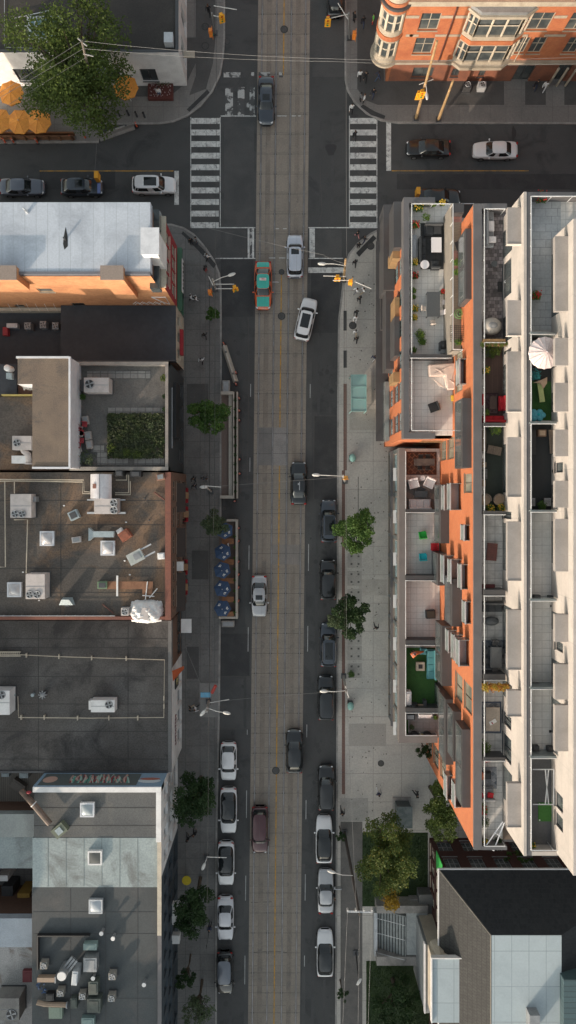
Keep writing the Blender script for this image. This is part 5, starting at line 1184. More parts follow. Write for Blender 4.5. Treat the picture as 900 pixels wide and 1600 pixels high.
t=furn('stairwell_kiosk','small dark glass topped kiosk standing on the plaza by the lawn','kiosk',632,1277,2); m=MB(); m.box(-.75,.75,-1.0,1.0,-1.87,0); m.build('kiosk_body',mat('kiosk_dark',(.06,.075,.075),.4),t); MB().box(-.85,.85,-1.15,1.15,0,.08).build('kiosk_roof',mat('kiosk_roof',(.10,.12,.12),.3,c2=(.16,.18,.18),sc=2),t); MB().box(-1.0,1.0,-1.35,1.35,-1.87,-1.75).build('plinth',kerbm,t)
for px_,py_ in ((548,1050),(548,1059)): pass
def bush(parent,x,y,z,r,lm,n,seed=1,size=.12): 
    return leaves(n,[(x,y,z,r),(x+r*.4,y-r*.3,z,r*.6)],size,random.Random(seed)).build('foliage',lm,parent)
rndp=random.Random(4)
flr=mat('red_flowers',(.45,.02,.02),.7,grain=.2); fly=mat('yellow_flowers',(.55,.35,.03),.7,grain=.2); terr=mat('terracotta',(.35,.13,.06),.8)
lfP=leafmat('leaf_pot',(.08,.16,.03),(.14,.22,.04),(.25,.30,.05),2)
def pot(label,px,py,z,r=.3,lm=None,potm=None,flower=None,group='potted plants on the terraces',h=.45):
    t=furn('potted_plant',label,'potted plant',px,py,z,0,group); MB().cyl(0,0,0,h*.75,r*.5,r*.65,12).build('pot',potm or dmetal,t)
    bush(t,0,0,h,r,lm or lfP,int(160+500*r),int(px*py),.11)
    if flower:
        m=MB(); rr=random.Random(int(px))
        for k in range(26): m.ball((rr.uniform(-r,r)*.8,rr.uniform(-r,r)*.8,h+r*rr.uniform(.3,.8)),.055,5,3)
        m.build('flowers',flower,t)
    return t
pot('dark planter box with low green plants by the lower kerb tree',548,1052,.13,.4,lfA,group='planters on the pavement')
def parasol(label,px,py,z,r,h,cm,n=8,emblem=False,group=None,rz=0,rib=.25,ribm=None):
    t=thing('parasol',label,'parasol',at(px,py,h),radians(rz),group); t.location.z=z; h-=z
    vs=[(0,0,h+rib)]+[(r*cos(2*pi*k/n),r*sin(2*pi*k/n),h-.05) for k in range(n)]+[(r*.975*cos(2*pi*(k+.5)/n)*cos(pi/n),r*.975*sin(2*pi*(k+.5)/n)*cos(pi/n),h-.047) for k in range(n)]
    fs=[]
    for k in range(n): fs.append((0,1+k,1+n+k)); fs.append((0,1+n+k,1+(k+1)%n))
    c_=MB().add(vs,fs); 
    for k in range(n): 
        a_=vs[1+k]; b_=vs[1+n+k]; d_=vs[1+(k+1)%n]; c_.quad(a_,b_,(b_[0],b_[1],b_[2]-.14),(a_[0],a_[1],a_[2]-.14)); c_.quad(b_,d_,(d_[0],d_[1],d_[2]-.14),(b_[0],b_[1],b_[2]-.14))
    co=c_.build('canopy',cm,t)
    MB().cyl(0,0,0,h+rib+.1,.03,n=8).build('mast',whitem,t); MB().ball((0,0,h+rib+.1),.05,8,4).build('finial',lmetal,t)
    m=MB()
    for k in range(n): m.tube([(0,0,h+rib+.012),(r*cos(2*pi*k/n),r*sin(2*pi*k/n),h-.035)],.014,4)
    m.build('rib_seams',ribm or cm,co)
    if emblem:
        for a_ in (250,310,70):
            g=MB(); A=radians(a_); M=Matrix.Translation((r*.55*cos(A),r*.55*sin(A),h+rib*.52))@Matrix.Rotation(A+pi/2,4,'Z')
            g.tube([(-.16,-.04,0),(0,.10,.0),(.16,-.04,0)],.035,4,M); g.tube([(-.1,-.12,-.0),(.12,.02,0)],.03,4,M); g.build('emblem',white,co)
    return t
bluec=mat('blue_canvas',(.03,.06,.125),.8,c2=(.025,.05,.105),sc=2,geo=False); orgc=mat('orange_canvas',(.80,.33,.06),.8,c2=(.68,.26,.05),sc=1.5,geo=False)
BL=('topmost blue parasol, half under the small pale olive tree','second blue parasol from the top of the street patio','middle one of the five blue parasols','fourth blue parasol from the top of the street patio','lowest blue parasol of the street patio')
for i,(x_,y_) in enumerate(((351,829),(348,863),(347,891),(347.5,920),(347.5,951))): parasol(BL[i],x_,y_,.13,.94,2.7,bluec,6,True,'blue parasols of the street patio',rz=30+7*i)
OL=('orange parasol at the left edge, upper one next to the white wall','orange parasol cut by the left edge below the upper one','orange parasol just above the wooden fence, half under foliage','orange parasol nearest the trunk of the huge tree','single orange parasol on the right side of the huge tree')
for i,(x_,y_) in enumerate(((17,145),(-2,188),(30,190),(60,189),(196,136))): parasol(OL[i],x_,y_,.13,1.35,2.8,orgc,8,False,'orange parasols of the garden patio',rz=11*i)
creamc=mat('cream_concrete',(.42,.38,.33),.8,c2=(.36,.33,.29),sc=1.5)
decking=tiles('patio_boards',(.17,.12,.10),(.15,.105,.09),(.08,.06,.05),.15,40,.012,r=.7)
t=thing('street_patio','wooden street patio with cream planter wall and a row of small bushes','patio',at(358,695,0))
part(t,'deck_floor',MB().pbox(346,616,357,774,.01,.16),decking); m=MB(); m.pbox(357.2,616.2,363,774,.012,.45); part(t,'planter_bench',m,creamc)
m=MB(); m.pbox(364,612,366,779,.012,.85); m.pbox(369.5,612,371.5,779,.012,.85); part(t,'planter_wall',m,creamc); m=MB(); m.pbox(345,611.5,363.8,616,.012,.85); part(t,'end_wall',m,creamc); m=MB(); m.pbox(344,774.2,363.8,779,.012,.85); part(t,'end_wall',m,creamc)
m=MB(); m.pbox(366.1,612.5,369.4,778,.02,.6); part(t,'planter_soil',m,mat('soil',(.05,.035,.025),.9))
for k in range(11):
    q=at(367.7,625+k*14.3,.8)-wloc(t); leaves(160,[(q.x,q.y,q.z,.22)],.1,random.Random(k)).build('bush',lfD,t)
m=MB()
for k in range(11): m.pbox(357.4,617+k*14.3,362.8,618,.451,.47)
t=thing('street_patio','street patio under blue parasols with timber tables inside a cream rail','patio',at(358,890,0))
part(t,'deck_floor',MB().pbox(342,814,367,966,.01,.15),decking); m=MB(); m.pbox(368,812,371.5,967,.012,.95); part(t,'cream_rail',m,creamc); m=MB(); m.pbox(354,811.5,367.8,815,.012,.95); part(t,'cream_rail',m,creamc); m=MB(); m.pbox(342,963.5,367.8,967,.012,.95); part(t,'cream_rail',m,creamc)
for k in range(8):
    q=at(366.5,838+k*17,.9)-wloc(t); leaves(90,[(q.x,q.y,q.z,.17)],.09,random.Random(k+50)).build('bush',lfA,t)
orw=mat('orange_wood',(.26,.12,.055),.7,c2=(.20,.09,.045),sc=3)
def bench(label,px,py,z,w_,d_,h,mm,group,rz=0,name='bench',cat='bench'):
    t=furn(name,label,cat,px,py,z,rz,group); MB().box(-w_/2,w_/2,-d_/2,d_/2,h-.06,h).build('table_top' if 'table' in name else 'seat',mm,t,bevel=.01)
    for x_ in (-w_/2+.06,w_/2-.06):
        for y_ in (-d_/2+.06,d_/2-.06): MB().box(x_-.03,x_+.03,y_-.03,y_+.03,0,h-.061).build('leg',dmetal,t)
    return t
for i,y_ in enumerate((845,877,906,935,958)): bench('timber table between the blue parasols, number %s from the top'%('one','two','three','four','five')[i],357,y_,.15,1.3,.6,.75,orw,'timber tables of the street patio',name='table',cat='table')
def block(label,a_,b_,c_,d_,h,mm,name='concrete_block',cat='block',rz=0,z=0,group=None):
    t=thing(name,label,cat,at((a_+c_)/2,(b_+d_)/2,h),radians(rz),group); t.location.z=z
    w_=(c_-a_)*K*.98; l_=(d_-b_)*K*.98; m=MB(); m.box(-w_/2,w_/2,-l_/2,l_/2,0,h-z); m.build('block_body',mm,t,bevel=.05); m=MB(); m.box(-w_/2+.15,w_/2-.15,-l_/2+.15,l_/2-.15,h-z+.001,h-z+.03); m.build('block_top',gmetal,t); return t
block('grey concrete block at the upper end of the bushy street patio',347,594,359,614,.8,kerbm)
block('grey concrete block at the lower end of the blue parasol patio',346,970,366,980,.8,kerbm)
def jersey(label,px,py,L,rz,mm):
    t=furn('concrete_barrier',label,'barrier',px,py,0,rz,'concrete barriers'); n=MB(); pr=[(-.3,0),(-.28,.12),(-.12,.35),(-.09,.85),(.09,.85),(.12,.35),(.28,.12),(.3,0)]
    n.add([(-L/2,y_,z_) for y_,z_ in pr]+[(L/2,y_,z_) for y_,z_ in pr],[(i,(i+1)%8,8+(i+1)%8,8+i) for i in range(8)]+[tuple(range(8)),tuple(range(15,7,-1))]); n.build('barrier_body',mm,t)
    for s_ in (-1,1): MB().box(s_*L*.3-.1,s_*L*.3+.1,-.1,.1,.851,.87).build('lifting_hook',dmetal,t)
jersey('slanting concrete barrier above the bushy street patio',359.5,569,4.1,-72,creamc)
jersey('concrete barrier angled off the kerb below the transformer pole',183,208,4.0,19,kerbm)
conem=mat('delineator_orange',(.60,.09,.03),.5)
def cone(label,px,py,group='orange red traffic posts'):
    t=furn('traffic_post',label,'traffic post',px,py,0,0,group); MB().cyl(0,0,0,.06,.26,.26,10).build('rubber_base',trimm,t); MB().cyl(0,0,.06,.95,.10,.06,8).build('post',conem,t); MB().cyl(0,0,.7,.8,.085,.08,8).build('reflective_band',white,t)
for i,(x_,y_) in enumerate(((350,538),(369,583),(369,601),(374,623),(374,642),(374,657),(374.5,718),(374.5,740),(367,783),(373,825),(373,845),(373,877),(373,897),(373,917),(373,938),(371,955),(9,223),(22,223),(59,223),(112,218),(134,216),(214,198))): 
    cone('orange red traffic post beside the street patios' if 3<=i<16 else 'orange red traffic post %s'%('at the top of the slanting concrete barrier','at the foot of the slanting barrier, upper','by the grey block above the bushy patio','','','','','','','','','','','','','','at the left edge of the garden fence','second from the left along the garden fence','below the middle orange parasol','below the trunk of the huge tree','right of the huge tree trunk on the cross street','at the right tip of the angled barrier')[i],x_,y_)
t=thing('garden_fence','timber fence with orange brown rails below the orange parasols','fence',at(70,215,0)); 
m=MB(); m.box(X(-40),X(118),Y(218)-.1,Y(218),.0,.9); part(t,'panel',m,wood); m=MB(); m.box(X(-40),X(118),Y(212)-.1,Y(212),.13,.9); part(t,'inner_rail',m,orw)
for k in range(9): part(t,'post',MB().box(X(-30+k*18)-.06,X(-30+k*18)+.06,Y(218)-.22,Y(218)-.11,0,1.1),wood)
t=thing('flower_bench','dark red planter full of flowers on the corner restaurant pavement','planter',at(250,141,0)); part(t,'planter_body',MB().pbox(231,128,270,154,.14,.6),mat('dark_red_wood',(.10,.025,.02),.7)); m=MB(); rr=random.Random(8)
for k in range(60): q=at(rr.uniform(234,267),rr.uniform(131,151),.6); m.ball((q.x,q.y,.6+rr.random()*.25),.06,5,3)
part(t,'flowers',m,mat('pale_flowers',(.35,.28,.28),.7,grain=.3)); q=at(250,130,.6)-wloc(t); leaves(300,[(q.x,q.y,q.z,.5),(q.x+.8,q.y,q.z,.4)],.12,rr).build('foliage',lfA,t)
pot('round orange planter under the huge tree, left one',174,150,.13,.3,lfA,flower=fly,group='planters of the corner restaurant'); pot('green square hedge planter against the white restaurant wall',232,111,.13,.7,lfA,group='planters of the corner restaurant')
for i,(x_,y_) in enumerate(((187,182),(201,181),(214,183),(225,183),(233,200))): cone  # (dark bollards)
    
for i,(x_,y_) in enumerate(((187,181),(201,180),(214,182),(226,183))):
    t=furn('bollard',('first','second','third','last')[i]+' dark bollard counted from the transformer pole','bollard',x_,y_,.13,0,'dark bollards near the transformer pole'); MB().cyl(0,0,0,.9,.12,.1,10).build('shaft',dmetal,t); MB().ball((0,0,.9),.13,8,5).build('cap',black,t)
# cafe sets along the left facade
redch=mat('red_chair_paint',(.40,.02,.03),.5); brt=mat('table_wood',(.42,.24,.13),.6,c2=(.36,.2,.11),sc=3,geo=False)
def chair(label,px,py,z,rz,mm,group=None,w_=.45,name='chair',back=True,leg=None,s=1.0,ped=None):
    t=furn(name,label,'chair',px,py,z,rz,group); MB().box(-w_/2*s,w_/2*s,-w_/2*s,w_/2*s,.41,.47).build('seat',mm,t,bevel=.015)
    if back: MB().box(-w_/2*s,-w_/2*s+.06,-w_/2*s,w_/2*s,.471,.9).build('backrest',mm,t,bevel=.015)
    for x_ in (-1,1):
        for y_ in (-1,1): MB().cyl(x_*w_*.42*s,y_*w_*.42*s,0,.409,.02,n=6).build('leg',leg or dmetal,t)
    return t
for i,(x_,y_) in enumerate(((291.5,774),(291.5,803),(290.5,885),(290.5,916))):
    w4=('first','second','third','fourth')[i]
    bench('%s square cafe table from the top along the brown brick front'%w4,x_,y_,.13,.65,.7,.74,brt,'square cafe tables on the left pavement',name='cafe_table',cat='table')
    chair('red chair above the %s square cafe table from the top'%w4,x_+.3,y_-8.5,.13,-90,redch,'red cafe chairs'); chair('red chair below the %s square cafe table from the top'%w4,x_+.3,y_+8.5,.13,90,redch,'red cafe chairs')
t=furn('round_table','yellow round table on the shaded pavement by the dark blue building','table',293,1370,.13); MB().cyl(0,0,.7,.75,.5,n=20).build('table_top',mat('yellow_top',(.55,.42,.02),.5),t); MB().cyl(0,0,0,.7,.05,n=8).build('stem',dmetal,t)
# bicycle
t=furn('bicycle','dark bicycle leaning beside the lower left kerb','bicycle',325,1466,.13,80)
for x_ in (-.52,.52): 
    w_=MB().tube([(x_+.33*cos(a_),0,.34+.33*sin(a_)) for a_ in [k*pi/10 for k in range(21)]],.022,5).build('wheel',tyre,t)
m=MB(); m.tube([(-.52,0,.34),(-.12,0,.32),(.38,0,.78),(-.2,0,.78),(-.12,0,.32)],.02,5); m.tube([(-.52,0,.34),(-.2,0,.78)],.016,5); m.tube([(.52,0,.34),(.38,0,.8),(.36,0,.95)],.018,5); m.build('frame',trimm,t)
MB().tube([(.3,-.28,.97),(.36,0,.98),(.3,.28,.97)],.018,5).build('handlebar',dmetal,t); MB().ball((-.24,0,.92),(.13,.07,.04),8,4).build('saddle',trimm,t)
# entrance stairs bottom right
t=thing('entrance_stairs','grey concrete entrance stairs with thin pipe handrails leading to the hall','stairs',at(628,1455,0))
n=11
for k in range(n): part(t,'step',MB().box(X(587+k*4.2,1),X(587+(k+1)*4.2,1)-.005 if k<n-1 else X(632,1),Y(1489,1)+.0,Y(1425,1),.14,.28+.155*k),mat('stair_concrete',(.34,.365,.36),.8,c2=(.26,.28,.28),sc=1.5))
for k in range(n): part(t,'step_nosing',MB().box(X(587+k*4.2,1)+.0,X(587+k*4.2,1)+.09,Y(1488,1),Y(1426,1),.281+.155*k,.296+.155*k),mat('nosing_dark',(.045,.05,.05),.7))
part(t,'landing',MB().box(X(632,1.8)+.2,X(668,1.8),Y(1492,1.8),Y(1424,1.8),.14,1.83),mat('landing_concrete',(.36,.38,.38),.8,c2=(.29,.31,.31),sc=.8))
part(t,'side_wall',MB().box(X(588,1.5),X(668,1.5),Y(1424,1.5)+.02,Y(1412,1.5),.14,1.9),kerbm); part(t,'side_wall',MB().box(X(588,1.5),X(668,1.5),Y(1505,1.5),Y(1490,1.5)-.08,.14,1.9),kerbm)
for y_ in (1434,1457,1488): part(t,'handrail',MB().tube([at(586,y_,1.1),at(632,y_+12,2.8),at(634,y_+12,1.9)],.03,6),lmetal)
part(t,'entry_post',MB().box(X(583),X(588),Y(1485),Y(1418),.14,1.0),lmetal)
part(t,'planter_border',MB().pbox(655,1398,684,1480,.14,1.6),mat('planter_dark',(.14,.14,.135),.8)); q=at(673,1455,1.7)-wloc(t); leaves(700,[(q.x-.4,q.y+1.6,q.z,.28),(q.x,q.y+.6,q.z,.32),(q.x+.3,q.y-.5,q.z,.32)],.12,random.Random(2)).build('red_shrubs',leafmat('leaf_red',(.12,.02,.015),(.10,.03,.02),(.16,.03,.02)),t)
struct('garden_wall',MB().pbox(640,1405,668,1417,.14,.9),kerbm)

# ================================================================ PEOPLE
skin=mat('skin',(.42,.24,.16),.6,grain=0); skin2=mat('skin_dark',(.12,.06,.04),.6,grain=0); CLO={k:mat('cloth_'+k,c_,.85,grain=.05,geo=False) for k,c_ in dict(black=(.015,.015,.018),white=(.65,.65,.66),grey=(.16,.16,.17),navy=(.03,.04,.08),red=(.4,.03,.03),denim=(.08,.12,.2),beige=(.40,.32,.23),green=(.12,.45,.08),pink=(.5,.22,.22)).items()}
shoe=mat('shoe',(.03,.03,.03),.6,grain=0); hairb=mat('hair_black',(.012,.010,.009),.6,grain=0); hairn=mat('hair_brown',(.07,.035,.02),.6,grain=0)
def person_mesh(pose):
    """one continuous skinned figure facing +X, ~1.72 m"""
    st=dict(stand=(0,0,0),walk=(.24,.28,.22),sit=(0,0,0))[pose]
    hip=.93 if pose!='sit' else .50; J={}; E=[]; R=[]
    V=[]
    def v(p,r): V.append(p); R.append(r); return len(V)-1
    pel=v((0,0,hip),(.16,.14)); ch=v((.01,0,hip+.22),(.13,.12)); sh=v((0,0,hip+.44),(.15,.13)); nk=v((.01,0,hip+.55),(.06,.06)); hd0=v((.02,0,hip+.62),(.085,.08)); hd=v((.025,0,hip+.72),(.105,.088)); hd2=v((.015,0,hip+.79),(.075,.07))
    E+=[(pel,ch),(ch,sh),(sh,nk),(nk,hd0),(hd0,hd),(hd,hd2)]
    for s in (-1,1):
        f=st[0]*s
        if pose=='sit': pts=[((.02,s*.10,hip),.10),((.40,s*.13,hip+.02),.075),((.43,s*.13,.10),.05),((.56,s*.13,.04),.045)]
        else: pts=[((0,s*.10,hip-.06),.10),((f*.55+.03,s*.10,.50),.075),((f*1.0-(.1 if f<0 else 0),s*.10,.09),.05),((f*1.0+.14-(.08 if f<0 else 0),s*.11,.04),.045)]
        pr=pel
        for p,r in pts: i=v(p,(r,r)); E.append((pr,i)); pr=i
        g=-st[1]*s
        if pose=='sit': pts=[((0,s*.21,hip+.42),.065),((.10,s*.26,hip+.16),.05),((.32,s*.20,hip+.10),.036),((.40,s*.18,hip+.10),.034)]
        else: pts=[((0,s*.20,hip+.42),.068),((g*.4,s*.25,hip+.16),.05),((g+.06,s*.25,hip-.06),.034),((g+.09,s*.25,hip-.14),.034)]
        pr=sh
        for p,r in pts: i=v(p,(r,r)); E.append((pr,i)); pr=i
        wr=Vector(pts[-1][0]); d=(wr-Vector(pts[-2][0])).normalized(); J[s]=(wr,d)
    me=bpy.data.meshes.new('tmp'); me.from_pydata([tuple(p) for p in V],E,[]); o=bpy.data.objects.new('tmp',me); COL.objects.link(o)
    sk=o.modifiers.new('s','SKIN'); 
    if not me.skin_vertices: 
        pass
    dat=me.skin_vertices[0].data if me.skin_vertices else me.attributes
    for i,r in enumerate(R): me.skin_vertices[0].data[i].radius=r
    me.skin_vertices[0].data[0].use_root=True
    sb=o.modifiers.new('u','SUBSURF'); sb.levels=1; sb.render_levels=1
    dg=bpy.context.evaluated_depsgraph_get(); ev=o.evaluated_get(dg); m2=bpy.data.meshes.new_from_object(ev)
    vs=[Vector(x.co) for x in m2.vertices]; fs=[list(p.vertices) for p in m2.polygons]
    bpy.data.objects.remove(o)
    mb=MB(); mb.add(vs,fs)
    mi=[]
    for f in fs:
        c_=sum((vs[i] for i in f),Vector())/len(f)
        arm=abs(c_.y)>.17
        if c_.z>hip+.53: k=0
        elif pose!='sit' and arm and c_.z<hip-.04: k=0
        elif pose=='sit' and c_.x>.30 and c_.z>hip+.05 and abs(c_.y)>.13: k=0
        elif c_.z<.085: k=3
        elif pose=='sit': k=2 if (c_.z<hip+.07 and not(abs(c_.y)>.17 and c_.x<.1)) else 1
        else: k=2 if c_.z<hip+.02 and not arm else 1
        mi.append(k)
    mb.m=mi; mb.mi=0
    for s in (-1,1):
        wr,d=J[s]; side=d.orthogonal().normalized(); side=Vector((1,0,0)) if abs(d.x)<.7 else Vector((0,1,0)); side=(side-d*side.dot(d)).normalized()
        for k,(o_,l) in enumerate(((-.027,.068),(-.009,.080),(.009,.076),(.027,.060))):
            a_=wr+side*o_+d*.02; inn=Vector((0,-s,0))
            mb.tube([a_,a_+d*l*.55,a_+d*l*.9+inn*l*.25],[.009,.008,.006],5)
        mb.tube([wr+side*.03-d*.01,wr+side*.055+d*.03,wr+side*.055+d*.055],[.011,.009,.007],5)
    # face: nose, ears, eyes
    h=Vector((.025,0,hip+.71)); mb.ball((h.x+.105,0,h.z-.01),(.018,.013,.02),6,4); mb.ball((h.x,.09,h.z-.01),(.018,.010,.028),6,4); mb.ball((h.x,-.09,h.z-.01),(.018,.010,.028),6,4)
    mb.ball((h.x+.092,0,h.z-.055),(.010,.022,.006),6,4)
    return mb,hip
PM={k:person_mesh(k) for k in ('stand','walk','sit')}
def person(label,px,py,pose='walk',rz=0,top='black',leg='black',hair=hairb,sk=skin,z=.13,extra=None,group='people on the pavements'):
    mb,hip=PM[pose]; c_=at(px,py,z+1.2); t=None
    o=mb.build('person',[sk,CLO[top],CLO[leg],shoe],None,smooth=True); o.location=(c_.x,c_.y,z); o.rotation_euler=(0,0,radians(rz)); tag(o,label,'person',group)
    m=MB(); m.ball((.012,0,hip+.755),(.108,.098,.085),12,6); m.ball((-.035,0,hip+.70),(.075,.09,.09),10,6); m.build('hair',hair,o,smooth=True)
    return o
PE=[(554,23,'stand',40,'black','black','person in black standing left of the green and red figure'),(568,30,'walk',90,'black','navy','person in dark clothes walking near the turret'),
(584,26,'stand',180,'green','red','person in bright green top and red near the turret'),(563,114,'walk',90,'white','black','person in white top among walkers below the turret'),(572,116,'walk',270,'black','black','person in black among walkers below the turret'),
(564,149,'stand',20,'grey','black','person in grey at the top right corner kerb, left of a pair'),(570,151,'stand',160,'white','black','person in white at the top right corner kerb'),(584,142,'walk',250,'black','navy','person in dark clothes by the tactile curve of the top right corner'),
(550,166,'walk',270,'white','black','person in white with dark trousers stepping onto the right crosswalk'),(555,208,'walk',280,'black','black','person in black walking on the striped right crosswalk'),
(559,364,'walk',120,'black','pink','person in black with bare arms at the lower right corner kerb'),(561,382,'stand',90,'black','black','person in black waiting on the lower right tactile strip'),(570,372,'walk',45,'black','navy','person in dark clothes on the lower right tactile strip, rightmost'),
(555,409,'walk',90,'black','black','lone person in black above the curved lamp pole'),(558,453,'walk',200,'white','grey','person in white, left of two behind the signal pole'),(568,453,'walk',20,'white','beige','person in white, right of two behind the signal pole'),
(562,466,'walk',100,'black','black','person in black right below the two people in white'),(557,487,'walk',270,'black','black','person in black walking down the right pavement'),(556,496,'walk',270,'white','white','person all in white just above the pavement manhole'),
(556,518,'walk',90,'white','beige','person in white just below the pavement manhole'),(557,529,'walk',90,'black','black','person in black following the one in white below the manhole'),(585,558,'walk',60,'navy','white','person alone near the building above the bus shelter'),
(297,375,'stand',300,'black','black','person in black on the left corner tactile strip, left one'),(306,373,'stand',200,'grey','navy','person in grey on the left corner tactile strip'),(323,399,'walk',40,'white','black','person carrying something white at the left corner kerb'),(320,418,'stand',330,'black','red','person in black at the left corner kerb, below the white one'),
(298,463,'walk',0,'white','black','person in white and black by the green shop, left one'),(306,465,'walk',180,'white','grey','person in white by the green shop, right one'),(319,523,'walk',90,'black','black','person in black above the small planter tree, alone on the left pavement'),(314,562,'walk',80,'white','black','person in white alone on the left pavement above the round tree'),
(302,748,'walk',270,'black','black','person in black on the left pavement near the black front'),(303,759,'walk',270,'black','navy','person walking close behind the one in black near the black front'),(315,747,'sit',0,'grey','black','seated person in grey beside the bushy patio'),(323,748,'sit',180,'grey','navy','seated person facing another beside the bushy patio'),
(588,981,'walk',90,'black','black','person in black alone on the plaza right of the lower kerb tree'),(297,1108,'walk',0,'black','beige','person in black near the twin lamp pole'),(305,1108,'walk',0,'white','black','person in white near the twin lamp pole'),
(592,1241,'walk',90,'navy','white','person in navy crossing the lower plaza'),(652,1243,'walk',150,'black','black','person in black beside the green tree on the lower plaza'),(523,1402,'stand',180,'black','black','person standing at the open door of the silver saloon'),
(535,1271,'walk',90,'black','black','person in black at the right kerb by the long glass roofed car'),(293,1312,'walk',120,'black','black','person in black below the broad dark tree, left one'),(303,1304,'walk',100,'black','black','person in black below the broad dark tree, right one'),(327,1452,'stand',90,'navy','black','person by the dark bicycle'),
(840,129,'walk',270,'black','navy','person in dark clothes by the brick porch'),(854,131,'walk',250,'white','white','person in white by the brick porch'),(247,141,'stand',270,'white','denim','person in white behind the flower planter'),(356,853,'stand',0,'white','denim','person in white at the street patio under the blue parasols'),
(325,12,'walk',90,'black','black','person in black at the top of the left pavement'),(592,116,'walk',180,'navy','denim','person in navy close to the turret base'),(647,1021,'stand',300,'pink','pink','person in pink on the green turf terrace')]
for i,(x_,y_,po,r_,tp,lg,lb) in enumerate(PE):
    person(lb,x_,y_,po,r_,tp,lg,(hairb,hairn)[i%3==0],(skin,skin2)[i%4==1],z=(FB+.03 if x_==647 else .13 if not(y_==208 or x_==523) else 0.02))
for x_,y_ in ((315,747),(323,748)): 
    t=furn('stool','small stool under the seated person %s'%('on the left' if x_<320 else 'on the right'),'stool',x_,y_,.7,0,'stools beside the bushy patio'); t.location.z=.13; MB().cyl(0,0,.36,.39,.17,n=12).build('seat',dmetal,t); MB().cyl(0,0,0,.36,.04,n=8).build('stem',dmetal,t)
# ================================================================ ROOFTOP PLANT
acw=mat('ac_casing',(.50,.45,.43),.6,c2=(.43,.39,.37),sc=1.5,grain=.06); fanb=mat('fan_black',(.02,.02,.022),.5)
def roofp(name,label,cat,px,py,z,rz=0,group=None): return furn(name,label,cat,px,py,z,rz,group)
def ac(label,a_,b_,c_,d_,zr,h,fans,extra=None,mm=None,group='cooling units on the roofs'):
    zt_=zr+h; t=thing('cooling_unit',label,'cooling unit',at((a_+c_)/2,(b_+d_)/2,zt_),0,group); t.location.z=zr; o_=t.location
    w_=(c_-a_)*K*(HC-zt_)/HC; l_=(d_-b_)*K*(HC-zt_)/HC; mm=mm or acw
    MB().box(-w_/2,w_/2,-l_/2,l_/2,.12,h).build('casing',mm,t,bevel=.02); MB().box(-w_/2-.06,w_/2+.06,-l_/2-.06,l_/2+.06,.0,.12).build('skid',dmetal,t)
    m=MB(); m.box(-w_/2+.02,w_/2-.02,-.02,.02,h+.001,h+.02); m.build('panel_seam',gmetal,t)
    for fx,fy,r in fans:
        p=at(fx,fy,zt_)-Vector((o_.x,o_.y,0)); x_,y_=p.x,p.y
        f=MB().cyl(x_,y_,h,h+.06,r+.03,n=20).build('fan',fanb,t)
        m=MB()
        for k in range(4):
            M=Matrix.Translation((x_,y_,h+.07))@Matrix.Rotation(k*pi/2+.4,4,'Z'); m.add([(0,-.03,0),(r*.9,-.14,0),(r*.95,.06,0),(0,.05,0)],[(0,1,2,3)],M)
        m.build('blades',gmetal,f); MB().tube([(x_+r*cos(q),y_+r*sin(q),h+.07) for q in [k*pi/10 for k in range(21)]],.022,4).build('guard_ring',lmetal,f)
    for s in extra or (): 
        q0=at(s[0],s[1],zr+s[4])-o_; q1=at(s[2],s[3],zr+s[4])-o_; MB().box(q0.x,q1.x,q1.y,q0.y,.05,s[4]).build('side_box',s[5] if len(s)>5 else mm,t)
    return t
zr=9.6
ac('two fan cooling unit at the upper left of the brown roof',16,772,49,809,zr,1.3,((23.5,803,.32),(35,803,.32)),((42,776,56,784,.9,gmetal),))
ac('two fan cooling unit right of the left skylight on the brown roof',40,897,70,936,zr,1.5,((46.5,929,.32),(58,929,.32)))
ac('wide cooling unit with two stacked fans under the shiny white duct',147,779,183,803,zr,1.4,((178,786,.34),(178,797,.34)),((136,800,149,803,.4,lmetal),(184,800,196,803,.4,lmetal),(136,780,149,782,.4,lmetal),(184,780,195,782,.4,lmetal)))
ac('small single fan unit next to the white tarpaulin',189,950,201,962,zr,.7,((195,956,.30),))
t=roofp('air_duct','shiny white curved air duct at the top of the brown roof','duct',162,760,zr); zt_=1.5
m=MB(); 
for k in range(9): 
    a0=k*pi/9; 
pts=[(-1.0+2.0*k/8, .0, .5+1.0*sin(pi*(.15+.7*k/8))) for k in range(9)]
m.add([(x_,-1.15,z_) for x_,_,z_ in pts]+[(x_,1.15,z_) for x_,_,z_ in pts]+[(-1.0,-1.15,.1),(1.0,-1.15,.1),(-1.0,1.15,.1),(1.0,1.15,.1)],[(i,i+1,10+i,9+i) for i in range(8)]+[tuple(range(9))+(19,18),tuple(range(9,18))+(21,20)]); m.build('duct_body',mat('shiny_white',(.66,.64,.65),.3,.3,c2=(.55,.52,.53),sc=1,grain=.05),t)
MB().box(-.05,.0,-1.16,1.16,1.42,1.56).build('duct_seam',gmetal,t); MB().box(-.65,-.35,-.2,.25,1.35,1.47).build('rust_patch',mat('rust',(.25,.12,.09),.8),t)
